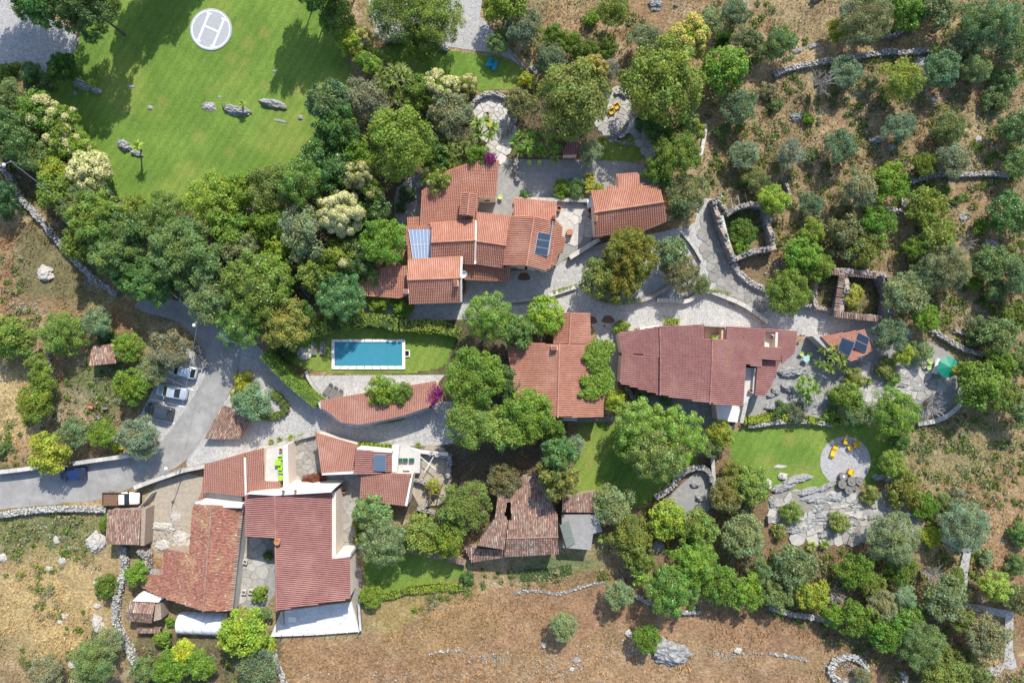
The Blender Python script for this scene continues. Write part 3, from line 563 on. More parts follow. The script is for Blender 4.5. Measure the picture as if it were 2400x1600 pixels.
stone_wall([(1005, 1530), (1060, 1522), (1100, 1530)], .3, .12, 'thin pale rock ledge in the brown field', seed=35, tones=(1., 1.3), dens=.4)
stone_wall([(1465, 905), (1480, 925), (1495, 945), (1500, 962)], .5, 1.2, 'curved stone wall beside the vine covered roof', seed=36)
stone_wall([(1000, 1060), (1055, 1068), (1050, 1118)], .55, 1.4, 'ruined stone walls round a roofless store with crossed poles', seed=37)
stone_wall([(970, 1122), (1000, 1132), (1012, 1150), (1005, 1180), (980, 1192), (1020, 1200)], .5, 1.2, 'crumbling brown stone walls of a roofless pen', seed=38, tones=(.6, 1.0), core='oldstone')
stone_wall([(330, 1285), (345, 1300), (345, 1340), (375, 1345)], .6, 2.2, 'broken gable walls at the corner of the old tiled barn', seed=39, tones=(.6, 1.0), core='oldstone')
stone_wall([(2060, 648), (2078, 690), (2070, 745)], .9, 3.0, 'thick ruined wall smothered in dry brush', seed=40, tones=(.5, .9), core='oldstone')
stone_wall([(1935, 635), (2062, 645)], .7, 3.0, 'ruined back wall topped with broken roof tiles', seed=41, tones=(.6, 1.0), core='oldstone')
stone_wall([(1975, 640), (1970, 690), (1960, 735)], .7, 3.0, 'ruined dividing wall topped with broken roof tiles', seed=42, tones=(.6, 1.0), core='oldstone')
stone_wall([(1955, 735), (2000, 742), (2062, 746)], .6, 3.0, 'ruined front wall topped with broken roof tiles', seed=43, tones=(.6, 1.05), core='oldstone')
stone_wall([(1872, 712), (1905, 720), (1950, 728)], .5, 1.4, 'low ruined wall beside the lane', seed=44, tones=(.6, 1.0), core='oldstone')
stone_wall([(1906, 660), (1905, 690), (1908, 720)], .5, 1.8, 'narrow ruined end wall of the roofless room', seed=45, tones=(.6, 1.0), core='oldstone')
cap_wall([(-20, 1108), (60, 1099), (100, 1092)], .55, 1.4, 'white capped wall at the upper roadside by the frame edge', seed=2, tones=(1.05, 1.4))
cap_wall([(170, 1086), (240, 1076), (330, 1064)], .55, 1.4, 'white capped roadside wall above the blue car', seed=3, tones=(1.05, 1.4))
cap_wall([(313, 1143), (370, 1122), (430, 1102), (480, 1092)], .55, 1.4, 'white capped wall slanting from the truck to the tiled roof', seed=4, tones=(1.05, 1.4), sm_=0)
cap_wall([(1195, 706), (1260, 700), (1295, 690), (1350, 672)], .5, .6, 'stone capped lane wall below the solar panel house', seed=5)
cap_wall([(1388, 690), (1440, 706), (1500, 706), (1540, 690), (1585, 662)], .5, 1.0, 'mossy capped wall round the tree garden', seed=6, tones=(.6, .9))
cap_wall([(1540, 703), (1575, 704), (1610, 708), (1635, 690), (1660, 680), (1690, 692), (1740, 712), (1775, 735), (1800, 755)], .55, .9, 'wavy pale capped wall above the bright cobbled lane', seed=7, tones=(1.0, 1.35))
cap_wall([(1335, 604), (1370, 582), (1405, 560)], .6, 1.2, 'pale slab parapet beside the stone step terrace', seed=8, tones=(1.1, 1.4), sm_=0)
cap_wall([(1205, 466), (1300, 468), (1380, 470)], .5, .9, 'stone ledge across the courtyard behind the solar wing', seed=9, tones=(.9, 1.2), sm_=0)
cap_wall([(1600, 545), (1625, 575), (1645, 610)], .4, .6, 'curved slab edge of the tree garden by the path', seed=10)
cap_wall([(1692, 505), (1705, 560), (1722, 608)], .4, 1.7, 'pale slab coping of the ruined enclosure', seed=11, tones=(1., 1.4))
cap_wall([(748, 940), (754, 958), (770, 968), (800, 992), (842, 998), (900, 985), (950, 974), (1006, 955)], 0.45, 2.9, 'curved white wall under the pool house roof', seed=12, tones=(1.1, 1.5), seglen=.8)
cap_wall([(622, 1052), (660, 1040), (700, 1025), (738, 1016)], .6, .8, 'grey kerb wall of the planted bed beside the cobbled lane', seed=13, tones=(.8, 1.1))
cap_wall([(943, 1046), (985, 1058), (1050, 1064)], .5, 1.2, 'pale wall at the back of the cushioned terrace', seed=14, tones=(1.3, 1.7), sm_=0)
cap_wall([(2152, 994), (2205, 984), (2230, 968), (2262, 938)], .6, .7, 'pale wall curving below the grey dead bush', seed=15, tones=(1.0, 1.4))
cap_wall([(1672, 1010), (1690, 1005), (1722, 1000)], .5, .5, 'short slab kerb beside the yellow shrub', seed=16)
cap_wall([(1670, 1060), (1672, 1100), (1675, 1135), (1672, 1190)], .5, 1.2, 'slab topped wall between the two lawns', seed=17, tones=(.8, 1.1))
cap_wall([(240, 430), (262, 455)], .3, .8, 'short white wall end behind the cream tree', seed=18, tones=(1.05, 1.4))
cap_wall([(716, 870), (725, 892), (748, 925)], .4, .5, 'pale edging stones at the end of the pool terrace', seed=19, tones=(1., 1.3))
cap_wall([(1618, 350), (1640, 372), (1650, 330), (1655, 290)], .5, .9, 'pale wall by the dirt track under the glossy tree', seed=20, tones=(1.2, 1.6))
cap_wall([(840, 1410), (842, 1440), (845, 1478)], .3, 1.0, 'narrow white parapet at the end of the bright terrace', seed=21, tones=(1.05, 1.4), sm_=0)
cap_wall([(660, 1432), (662, 1465)], .3, 1.0, 'short stub wall by the white table terrace', seed=22, tones=(1., 1.3), sm_=0)

# boulders: a few displaced shapes shared by many individuals
import bmesh
from mathutils import noise as mnoise
def rock_mesh(seed, ridged=False, sub=4, squash=.6):
    bm = bmesh.new(); bmesh.ops.create_icosphere(bm, subdivisions=sub, radius=1.0); off = Vector((seed * 7.3, seed * 3.1, seed))
    for v in bm.verts:
        p = v.co.copy(); d = mnoise.noise(p * 1.1 + off) * .45 + mnoise.noise(p * 2.7 + off) * .30 + abs(mnoise.noise(p * 6 + off)) * .22
        if ridged: d += abs(mnoise.noise(Vector((p.x * 1.2, p.y * 5, p.z * 2)) + off)) * .42 - .15
        v.co = p * (1 + d); v.co.z *= squash
        q = max(abs(v.co.x), abs(v.co.y)); 
        if v.co.z < -.2: v.co.z = -.2
    me = bpy.data.meshes.new('rock'); bm.to_mesh(me); bm.free(); n = len(me.vertices); a = me.color_attributes.new('tone', 'FLOAT_COLOR', 'POINT')
    a.data.foreach_set('color', np.ones(n * 4, np.float32)); me.materials.append(M['rock']); return me
M['rock'] = mat('karst_limestone', (0.40, 0.395, 0.38), (0.15, 0.15, 0.145), 3.0, 0.95, bump=0.14, bscale=5.0, detail=10, c2=(0.24, 0.235, 0.22), s2=1.2)
M['palerock'] = mat('pale_limestone', (0.50, 0.465, 0.41), (0.31, 0.285, 0.25), 2.6, 0.95, bump=0.06, bscale=5, detail=8)
ROCKS = [rock_mesh(i, i % 2 == 1) for i in range(6)]; PROCKS = []
for r_ in ROCKS: c_ = r_.copy(); c_.materials.clear(); c_.materials.append(M['palerock']); PROCKS.append(c_)
def boulder(px, py, sx, sy, h, ang, label, v=0, pale=False, cat='rock', name='boulder', group='rocks on the estate'):
    p = at(px, py, h * .5); o = link(bpy.data.objects.new(name, (PROCKS if pale else ROCKS)[v % 6])); z = max(0, gz(p.x, p.y))
    o.location = (p.x, p.y, z + h * .1); o.rotation_euler = (0, 0, math.radians(-ang)); o.scale = (sx * S / 2, sy * S / 2, h); return tag(o, label, cat, group)
for a in ((552, 258, 60, 22, .95, 12, 'long grey boulder beside the small palm on the helipad lawn', 1), (490, 250, 30, 18, .35, 12, 'low brown rock at the end of the long lawn boulder', 0), (636, 241, 56, 20, .9, 15, 'dark two humped boulder alone on the lawn', 3), (704, 275, 13, 9, .3, 0, 'small white stone near the conifer edge of the lawn', 2),
          (658, 284, 34, 6, .12, 12, 'flat pale stone strip on the lawn', 5), (288, 340, 32, 22, 1.0, 30, 'jagged boulder at the foot of the taller palm', 1), (318, 358, 26, 14, .6, 20, 'smaller rock on the far side of the taller palm', 3), (188, 197, 50, 20, .8, 25, 'shaded boulder beside the dark round conifer', 1), (224, 212, 22, 14, .6, 20, 'shaded rock past the stubby yellow palm', 3), (306, 203, 20, 7, .15, 5, 'pair of flat stones in the sunny lawn', 5), (352, 252, 14, 8, .2, 10, 'white flat stone in the middle of the lawn', 2), (513, 227, 8, 6, .12, 0, 'tiny square stone above the long boulder', 4), (175, 218, 7, 9, .2, 0, 'small pale stone in the lawn shade', 4), (643, 167, 9, 6, .15, 0, 'small white stone at the tip of the shade', 4)):
    boulder(*a[:7], v=a[7])
for a in ((105, 640, 34, 32, 1.0, 0, 'white rounded boulder in the shaded field', 2), (222, 1270, 36, 44, .9, 20, 'large white angular rock beside the pink tiled shed', 4), (227, 1462, 24, 38, .8, -10, 'tall pale rock at the edge of the straw field', 2), (227, 1420, 14, 12, .4, 0, 'small pale rock above the tall pale rock', 4), (5, 1308, 18, 18, .5, 0, 'white rock at the frame edge of the green field', 0), (115, 1332, 18, 10, .3, 0, 'flat white rock in the green field', 2), (148, 1444, 10, 12, .3, 0, 'white stone in the straw field', 4), (139, 1459, 11, 9, .3, 30, 'smaller white stone in the straw field below another', 0), (157, 1441, 7, 6, .2, 0, 'pebble sized white stone beside the straw field stones', 4), (168, 1557, 18, 16, .5, 0, 'tan rock with a shadow near the olive bushes', 2), (132, 1265, 14, 16, .35, 0, 'white rock cluster centre in the green field', 2), (162, 1284, 10, 9, .3, 0, 'white rock east in the green field', 4), (222, 1366, 9, 8, .3, 0, 'white rock at the green edge of the straw field', 0), (145, 1315, 14, 20, .5, 0, 'grey upright rock in the green field', 1)):
    boulder(*a[:7], v=a[7], pale=True)
for a in ((1535, 12, 28, 20, .7, 0, 'dark boulder on the upper slope above the cream tree', 1), (1583, 14, 10, 10, .5, 0, 'small dark rock beside the upper slope boulder', 3), (1535, 25, 20, 9, .35, 0, 'flat grey rock below the upper slope boulder', 0), (1868, 275, 26, 22, .6, 0, 'grey rock on the brown slope by a green tuft', 1), (2052, 329, 30, 16, .6, 0, 'grey ledge rock at the foot of an olive', 3), (2090, 348, 22, 16, .4, 0, 'shaded grey rock below the same olive', 0), (2292, 328, 16, 14, .4, 0, 'lone grey rock on the bare hillside', 2), (2158, 148, 38, 24, .35, -20, 'flat pale outcrop beside the hillside olive', 5), (2012, 219, 18, 7, .25, 0, 'flat stone in the brown brush', 4), (2185, 235, 24, 12, .35, 20, 'pale flat stones on the red earth', 5), (2320, 265, 34, 8, .3, 20, 'long thin pale rock at the scrub edge', 3), (2330, 215, 22, 14, .5, 0, 'grey rock in the bright hillside scrub', 1), (2258, 510, 22, 20, .4, 0, 'pale rock on the dry slope by the grey bush', 5), (2320, 568, 36, 16, .6, 15, 'grey rock band under the dark hillside tree', 3), (1910, 108, 28, 10, .4, -15, 'pale rock at the edge of the straw track', 0), (1870, 120, 24, 12, .4, -15, 'grey rock by the olive at the straw track', 1), (2187, 70, 18, 14, .5, 0, 'pale rock below the shady hedge on the track', 2), (1985, 20, 26, 30, .7, 0, 'mossy boulder left of the largest olive', 1),
          (1475, 1485, 18, 14, .5, 30, 'white rock in the brown field by the leafy sapling', 2), (1727, 1522, 16, 14, .5, 0, 'white upright rock in the brown field', 4), (1275, 1512, 12, 12, .5, 0, 'white rock under the field olive', 2), (1570, 1532, 82, 56, 1.5, 15, 'large mound of grey rock in the lower field', 1), (1352, 1548, 20, 12, .3, 0, 'flat grey stone in the bottom field', 5), (1340, 1568, 10, 10, .3, 0, 'small tan stone in the bottom field', 4)):
    boulder(*a[:7], v=a[7], pale=a[7] in (2, 4))
for a in ((1858, 873, 58, 26, 1.0, -5, 'big pale rock beside the round cafe table', 1), (1848, 908, 30, 22, .9, 25, 'grooved grey rock by the spiky plants', 3), (1818, 918, 20, 16, .7, 30, 'dark rock at the corner of the maroon roof', 1), (1806, 926, 16, 12, .6, 0, 'small dark rock under the maroon roof edge', 3), (1830, 948, 70, 24, .8, -10, 'long ridged limestone outcrop above the flower bed', 3), (1880, 950, 30, 22, .6, 40, 'sloping end of the ridged outcrop', 1), (1925, 975, 46, 20, .6, -5, 'low rounded rock among the garden shrubs', 0), (1920, 940, 60, 34, .35, 0, 'broad flat dark rock in the garden', 5), (2009, 870, 20, 18, .5, 0, 'white round boulder on the rock garden path', 4), (2022, 849, 24, 22, .35, 0, 'round flat stone under the solar panels', 5), (2068, 838, 28, 16, .4, 10, 'oval grey stone above the planted bed', 0), (2046, 862, 8, 34, .7, 10, 'upright thin standing stone by the planted bed', 3), (1978, 888, 18, 14, .4, 30, 'rounded kerb rock of the agave bed', 2), (2060, 882, 26, 10, .4, 0, 'stone bench slab in the rock garden', 0), (2150, 910, 46, 18, .25, -3, 'oval pale slab of natural rock', 5), (1885, 836, 8, 6, .15, 0, 'small reddish stone by the roof corner', 4),
          (1868, 1124, 60, 18, .7, -12, 'wing shaped limestone slab by the round terrace', 3), (1836, 1116, 22, 14, .6, 0, 'small pale standing rock at the lawn edge', 2), (1840, 1142, 56, 20, .7, -20, 'grey limestone block above the stepped slabs', 1), (1895, 1152, 44, 16, .6, -15, 'dark limestone step at the lawn edge', 3), (1940, 1140, 44, 14, .6, -30, 'slanting limestone ledge by the stone tables', 1), (1910, 1170, 40, 14, .5, -10, 'lower limestone step in the rock garden', 3), (1960, 1168, 44, 18, .5, 10, 'pale limestone step beside the stone tables', 0), (1918, 1192, 30, 18, .5, -20, 'flat cut limestone block', 5), (1828, 1093, 26, 8, .15, 0, 'flat white stones in the round terrace lawn', 4), (1803, 1135, 14, 22, .6, 0, 'rounded rock at the end of the stepped garden', 2), (2060, 1120, 30, 14, .7, 0, 'grey rocks at the dark end of the round lawn', 1), (2085, 1125, 22, 14, .6, 0, 'knobbly rock under the lawn edge tree', 3), (1812, 1180, 16, 30, .5, 0, 'dark rock beside the low shrub', 1), (1890, 1225, 60, 26, .35, -8, 'wide flat limestone sheet of the lowest step', 5), (1928, 1208, 40, 14, .5, -10, 'narrow cut limestone bench', 0), (712, 829, 30, 26, .75, -10, 'pale carved rock bench beside the pool loungers', 2), (1332, 793, 40, 22, 5.1, 0, 'white weathered rock outcrop between the two red roofs', 2),
          (1540, 1280, 26, 30, .8, 0, 'dark slanted rock slabs among the scrub oaks', 3), (1500, 1295, 24, 24, .6, 0, 'grey rock ledge under the spiky plants', 1), (1632, 1135, 24, 18, .7, -10, 'rough stone well head in the well court', 1), (1642, 1165, 20, 22, .8, 30, 'leaning rock at the back of the well court', 3), (380, 1280, 36, 26, .5, 10, 'pale rock steps beside the old barn', 5), (425, 1265, 40, 34, .7, 0, 'pale rock outcrop against the old barn roof', 2), (425, 1285, 44, 16, .6, 20, 'white broken rock edge at the barn', 4), (412, 1212, 26, 24, .15, 0, 'flat round pale stone in the sandy yard', 5), (380, 1235, 50, 18, .4, 8, 'low pale ledge in the sandy yard', 0), (990, 430, 30, 16, .6, -20, 'white rough rocks beside the west courtyard', 2), (1052, 970, 10, 12, .3, 0, 'small dark rock by the bougainvillea', 4), (1660, 950, 40, 30, .5, 0, 'flat grey rock in the sunken yard', 5), (2015, 1590, 14, 10, .3, 0, 'pale loose stone below the stone ring', 4)):
    boulder(*a[:7], v=a[7], pale=a[7] in (2, 4) or a[1] > 1200 and a[0] < 460)

# loose small stones too many to count
rs = np.random.default_rng(5); pts = []
for cx, cy, rx, ry, n in ((130, 1260, 120, 60, 80), (1300, 1560, 120, 40, 90), (1150, 1540, 60, 15, 60), (2290, 745, 60, 25, 160), (2200, 225, 60, 30, 60), (2300, 380, 70, 40, 60), (1480, 1520, 120, 25, 80), (1700, 1530, 120, 12, 70), (1560, 1530, 45, 30, 130), (60, 720, 60, 20, 70), (2350, 1590, 40, 20, 20), (900, 1580, 200, 15, 40), (1900, 350, 180, 120, 90), (1830, 630, 30, 25, 60), (215, 660, 16, 10, 90), (1480, 1335, 40, 12, 60), (2350, 1240, 60, 60, 30), (390, 1250, 50, 40, 110), (1850, 120, 60, 50, 40), (1970, 1560, 50, 30, 60)):
    for _ in range(n):
        p = at(cx + rs.normal(0, rx * .5), cy + rs.normal(0, ry * .5)); pts.append((p.x, p.y, gz(p.x, p.y) + .04))
o = stones('rubble', pts, None, M['stone'], rs, (.08, .26), (.6, 1.05)); tag(o, 'pale loose stones scattered over the fields', 'stones', kind='stuff')

# ragged limestone ledges laid into the rock gardens: parts of their paving
for nm, poly, n, sd in (('stepped_rock_paving', [(1830, 1165), (1900, 1158), (1990, 1162), (2036, 1185), (2025, 1245), (1990, 1258), (1875, 1258), (1815, 1210)], 34, 3), ('rock_garden_paving', [(1990, 890), (2060, 856), (2140, 856), (2195, 850), (2220, 900), (2150, 920), (2005, 925)], 16, 4), ('round_rock_floor', circ(2085, 1215, 58, 14), 14, 6)):
    par = bpy.data.objects[nm]; rq = np.random.default_rng(sd); xs = [p[0] for p in poly]; ys = [p[1] for p in poly]; k = 0
    while k < n:
        x, y = rq.uniform(min(xs), max(xs)), rq.uniform(min(ys), max(ys))
        if not inside(np.array([x]), np.array([y]), poly)[0]: continue
        p = at(x, y); o = link(bpy.data.objects.new('rock_ledge', (ROCKS if k % 3 else PROCKS)[(1, 3, 5)[k % 3]])); o.parent = par; o.location = (p.x, p.y, .05); o.rotation_euler = (0, 0, math.radians(rq.normal(10, 14))); o.scale = (rq.uniform(.5, 1.4), rq.uniform(.22, .5), rq.uniform(.25, .6)); k += 1
# ------------------------------------------------------------------ houses: tiled roofs over real walls
KIND = {'tile': ('tile', 'tile_deck', .245, .42, (.93, 1.07)), 'maroon': ('maroon', 'maroon_deck', .255, .42, (.95, 1.05)), 'brown': ('brown', 'tile_deck', .245, .42, (.94, 1.06)), 'old': ('oldtile', 'oldtile_deck', .23, .40, (.6, 1.4)), 'flat': ('flattile', 'oldtile_deck', .20, .27, (.7, 1.3))}
def fit(P):
    A = np.array([(p.x, p.y, 1) for p in P]); z = np.array([p.z for p in P]); c = np.linalg.lstsq(A, z, rcond=None)[0]; return c
def inset(P, d):
    n = len(P); a = area2(P); out = []
    for i in range(n):
        p0, p, p1 = Vector(P[i - 1]), Vector(P[i]), Vector(P[(i + 1) % n]); e0 = (p - p0).normalized(); e1 = (p1 - p).normalized(); s = 1 if a > 0 else -1
        n0 = Vector((-e0.y, e0.x)) * s; n1 = Vector((-e1.y, e1.x)) * s; m = n0 + n1; m = m / max(m.length_squared * .5, .5); out.append(tuple(p + m * d))
    return out
RS = np.random.default_rng(11)
def roof(house, poly, dirn, kind='tile', walls='plaster', z0=-.2, over=0.16, windows=(), th=.14, label=None, th_in=None):
    mt, md, pitch, tl, tn = KIND[kind]; P = [at(*p) for p in poly]; a, b, c = fit(P); f = lambda x, y: a * x + b * y + c
    xy = [(p.x, p.y) for p in P]; top = [f(*p) for p in xy]
    d = at(*dirn[1]) - at(*dirn[0]); d = Vector((d.x, d.y, a * d.x + b * d.y)).normalized()
    nrm = Vector((-a, -b, 1)).normalized()
    if d.z > 0: d = -d
    u = nrm.cross(d).normalized(); O = Vector((xy[0][0], xy[0][1], top[0]))
    # deck
    D = MB(); n = len(xy); q = xy; zt = top
    if area2(q) < 0: q = q[::-1]; zt = zt[::-1]
    V = [(x, y, z - th) for (x, y), z in zip(q, zt)] + [(x, y, z) for (x, y), z in zip(q, zt)]
    D.add(V, [tuple(range(n - 1, -1, -1)), tuple(range(n, 2 * n))] + [(i, (i + 1) % n, n + (i + 1) % n, n + i) for i in range(n)])
    rf = D.build('roof', M[md], house)
    if label: rf['label'] = label
    # tile rows clipped to the outline
    uv = [((Vector((x, y, z)) - O).dot(u), (Vector((x, y, z)) - O).dot(d)) for (x, y), z in zip(xy, top)]
    us = [p[0] for p in uv]; k0 = min(us) + pitch * .5; segs = []
    while k0 < max(us):
        hits = []
        for i in range(n):
            (u0, v0), (u1, v1) = uv[i], uv[(i + 1) % n]
            if (u0 <= k0) != (u1 <= k0): hits.append(v0 + (v1 - v0) * (k0 - u0) / (u1 - u0))
        hits.sort()
        for v0, v1 in zip(hits[::2], hits[1::2]):
            m = max(1, round((v1 - v0) / tl)); e = np.linspace(v0 + .02, v1 + .05, m + 1)
            for s in range(m): segs.append((k0, e[s] - .03, e[s + 1]))
        k0 += pitch
    segs = np.array(segs)
    if len(segs):
        ns = len(segs); flat_ = kind == 'flat'; K = 5; t = np.linspace(0, math.pi, K); w = pitch * (.40 if not flat_ else .46); hh = .105 if not flat_ else .03
        jit = RS.normal(0, .012 if kind in ('old', 'flat') else .003, (ns, 2)); Vv = []
        for end, sc, lift in ((1, .88, .0), (2, 1.0, .022)):
            lat = segs[:, 0:1] + jit[:, 0:1] - np.cos(t)[None] * w * sc; up = np.sin(t)[None] * hh * sc + lift + jit[:, 1:2].clip(0) + .004
            along = np.repeat(segs[:, end:end + 1], K, 1)
            Vv.append(np.array(O)[None, None] + lat[..., None] * np.array(u) + along[..., None] * np.array(d) + up[..., None] * np.array(nrm))
        V = np.concatenate(Vv, 1); base = np.arange(ns)[:, None, None] * (2 * K)
        Fq = np.array([(i, K + i, K + i + 1, i + 1) for i in range(K - 1)]); F = (base + Fq[None]).reshape(-1, 4)
        tt = RS.uniform(*tn, ns)
        if kind == 'old': tt = np.where(RS.random(ns) < .12, tt * 1.45, tt)
        if kind == 'flat': tt = np.where(RS.random(ns) < .012, 2.2, tt)
        cc = np.stack([tt, tt * (1 + RS.normal(0, .03, ns)), tt * (1 + RS.normal(0, .05, ns))], 1)
        if kind == 'flat': cc[tt > 2] = (1.3, 2.2, 2.6)
        o = obj('roof_tiles', mesh('roof_tiles', V.reshape(-1, 3), F, M[mt], col=np.repeat(cc, 2 * K, 0)), rf); o['kind'] = 'stuff'
    if walls:
        I = inset(xy, over); zi = [f(*p) - th - .01 for p in I]; MB().prism(I, z0, zi).build('wall', M[walls], house)
        for e, fr, kind_ in windows:
            p, r = Vector(I[e]), Vector(I[(e + 1) % n]); ed = (r - p).normalized(); out = Vector((ed.y, -ed.x)) * (1 if area2(I) > 0 else -1); m = p.lerp(r, fr); ang = math.atan2(ed.y, ed.x)
            W_, H_, zc = (1.0, 2.05, 1.03) if kind_ == 'door' else (.9, 1.1, 1.7)
            c3 = (m.x + out.x * .02, m.y + out.y * .02, zc); fr_ = MB().box(c3, (W_, .06, H_), ang).build(kind_, M['white' if kind_ == 'window' else 'wood'], house)
            if kind_ == 'window': MB().box((m.x + out.x * .045, m.y + out.y * .045, zc), (W_ - .16, .04, H_ - .16), ang).build('pane', M['carglass'], fr_)
    return rf
def ridge(house, a, b, m='tile', r=.13, seg=.42):
    p, q = at(*a), at(*b); L = (q - p).length; n = max(1, int(L / seg)); B = MB(); d = (q - p) / n
    for i in range(n): B.tube([p + d * i, p + d * (i + 1.04)], [r * .9, r], 8, tone=random.uniform(.85, 1.05))
    o = B.build('ridge', M[m], house, col=True, smooth=False); o['kind'] = 'stuff'; return o
def parapet(house, poly, h, m='white', name='parapet', z0=-.1): return MB().prism(wp(poly, h), z0, h).build(name, M[m], house)
def chimney(house, px, py, z, w=.6, d=.6, h=.9, m='plaster', ang=0, cap=True):
    p = at(px, py, z + h * .5); c = MB().box((p.x, p.y, z + h / 2 - .3), (w, d, h + .6), ang).build('chimney', M[m], house)
    if cap:
        B = MB()
        for k in (-.3, 0, .3): B.box((p.x + k * w * math.cos(ang), p.y + k * w * math.sin(ang), z + h + .11), (w * .2, d * 1.1, .12), ang)
        B.build('chimney_cap', M['tile_deck' if m != 'white' else 'terracotta'], c)
    return c
def house(name, px, py, label, cat='house'): return empty(name, at(px, py), 0, label, cat)

UP, SIDE = ((0, 0), (0, 10)), ((0, 0), (10, 0))
# --- main house
h = house('farmhouse', 1080, 560, 'large rambling house with many salmon tiled roofs and a long skylight')
vdir = ((1170, 376), (1163, 462))
roof(h, [(1050, 398, 5.2), (1115, 376, 5.4), (1170, 376, 5.4), (1163, 462, 4.5), (1122, 462, 4.5), (1112, 517, 4.0), (1010, 524, 4.0), (983, 533, 3.9), (990, 446, 4.7)], vdir, windows=((3, .5, 'window'),))
roof(h, [(1083, 452, 5.9), (1100, 452, 6.35), (1095, 503, 6.35), (1077, 503, 5.9)], SIDE); roof(h, [(1100, 452, 6.35), (1118, 453, 5.9), (1110, 506, 5.9), (1095, 503, 6.35)], SIDE); ridge(h, (1100, 451, 6.45), (1095, 504, 6.45))
roof(h, [(955, 509, 3.5), (983, 507, 3.5), (982, 531, 3.2), (954, 531, 3.2)], UP)
roof(h, [(1010, 523, 4.9), (1116, 516, 4.9), (1114, 563, 6.2), (1010, 568, 6.2)], UP); roof(h, [(1010, 568, 6.2), (1114, 563, 6.2), (1112, 619, 4.7), (1083, 617, 4.75), (1080, 602, 5.1), (1010, 606, 5.1)], UP)
ridge(h, (1010, 568, 6.3), (1114, 563, 6.3))
roof(h, [(1117, 498, 4.6), (1198, 506, 4.6), (1186, 575, 6.0), (1117, 565, 6.0)], ((1150, 570), (1157, 502))); roof(h, [(1117, 565, 6.0), (1186, 575, 6.0), (1179, 627, 4.6), (1113, 618, 4.6)], ((1150, 570), (1145, 622)))
ridge(h, (1117, 565, 6.1), (1186, 575, 6.1)); parapet(h, [(1113, 516), (1117, 516), (1116, 618), (1111, 619)], 5.0)
tp = [at(*p) for p in ((1113, 517, 5.05), (1117, 517, 5.05), (1117, 563, 6.35), (1113, 563, 6.35), (1115, 618, 4.85), (1111, 618, 4.85))]
MB().add([*tp], [(0, 1, 2, 3), (3, 2, 4, 5)]).build('verge', M['plaster'], h)
roof(h, [(951, 530, 4.7), (1011, 529, 4.7), (1011, 609, 4.3), (956, 612, 4.3)], UP)
# skylight: glass strips between white bars
sk = [(958, 538, 4.92), (1010, 537, 4.92), (1010, 606, 4.6), (968, 607, 4.6)]; sp_ = [at(*p) for p in sk]
sl = MB().add(sp_ + [p - Vector((0, 0, .1)) for p in sp_], [(0, 3, 2, 1), (0, 1, 5, 4), (1, 2, 6, 5), (2, 3, 7, 6), (3, 0, 4, 7)][:5]).build('skylight', M['dark'], h)
for k in range(6):
    a0, a1 = (k + .03) / 6, (k + .97) / 6; q = [sp_[0].lerp(sp_[1], a0), sp_[0].lerp(sp_[1], a1), sp_[3].lerp(sp_[2], a1), sp_[3].lerp(sp_[2], a0)]
    MB().add([v + Vector((0, 0, .02)) for v in (q[0], q[3], q[2], q[1])], [(0, 1, 2, 3)]).build('pane', M['skylight'], sl)
for k in range(7): B = MB().tube([sp_[0].lerp(sp_[1], k / 6) + Vector((0, 0, .05)), sp_[3].lerp(sp_[2], k / 6) + Vector((0, 0, .05))], .035, 4).build('glazing_bar', M['paint'], sl)
MB().tube([sp_[0].lerp(sp_[3], .52) + Vector((0, 0, .05)), sp_[1].lerp(sp_[2], .52) + Vector((0, 0, .05))], .035, 4).build('glazing_bar', M['paint'], sl)
roof(h, [(955, 609, 5.3), (1081, 601, 5.3), (1080, 651, 6.7), (955, 656, 6.7)], UP); roof(h, [(955, 656, 6.7), (1080, 651, 6.7), (1080, 707, 5.2), (958, 711, 5.2)], UP, windows=((1, .4, 'window'),)); ridge(h, (955, 656, 6.8), (1081, 651, 6.8))
vg = [at(*p) for p in ((1080, 601, 5.45), (1084, 601, 5.45), (1083, 651, 6.85), (1079, 651, 6.85), (1083, 707, 5.35), (1079, 707, 5.35))]; MB().add(vg, [(0, 1, 2, 3), (3, 2, 4, 5)]).build('verge', M['white'], h)
chimney(h, 1069, 664, 6.0, .6, .8, .9); chimney(h, 953, 683, 5.4, .7, .55, .9)
roof(h, [(1086, 619, 3.9), (1198, 627, 3.9), (1194, 659, 3.1), (1088, 654, 3.1)], ((1140, 622), (1137, 656)), windows=((2, .3, 'door'), (2, .7, 'window')))
roof(h, [(837, 662, 3.0), (895, 626, 3.4), (953, 622, 3.4), (953, 692, 2.6), (935, 698, 2.6), (850, 692, 2.6)], UP)
roof(h, [(1205, 464, 4.2), (1305, 474, 4.2), (1303, 518, 5.1), (1203, 507, 5.1)], ((1255, 512), (1257, 468)))
roof(h, [(1200, 506, 5.4), (1252, 508, 6.4), (1234, 623, 6.4), (1180, 620, 5.4)], ((1245, 565), (1190, 563)), windows=((2, .5, 'window'),)); roof(h, [(1252, 508, 6.4), (1305, 517, 5.5), (1288, 633, 5.5), (1234, 623, 6.4)], ((1245, 565), (1295, 575)), windows=((2, .5, 'window'),)); ridge(h, (1252, 508, 6.5), (1234, 623, 6.5))
roof(h, [(1303, 515, 4.7), (1318, 533, 4.5), (1316, 553, 4.5), (1325, 558, 4.4), (1319, 592, 4.4), (1307, 593, 4.5), (1302, 623, 4.6), (1289, 621, 4.8)], ((1300, 570), (1320, 573)))
chimney(h, 1298, 511, 5.5, .45, .45, .8, 'tile_deck')
B = MB(); B.tube([at(1296, 518, 6.2), at(1290, 560, 5.9), at(1285, 598, 5.9)], .09, 6); B.build('flue_pipe', M['metal'], h)
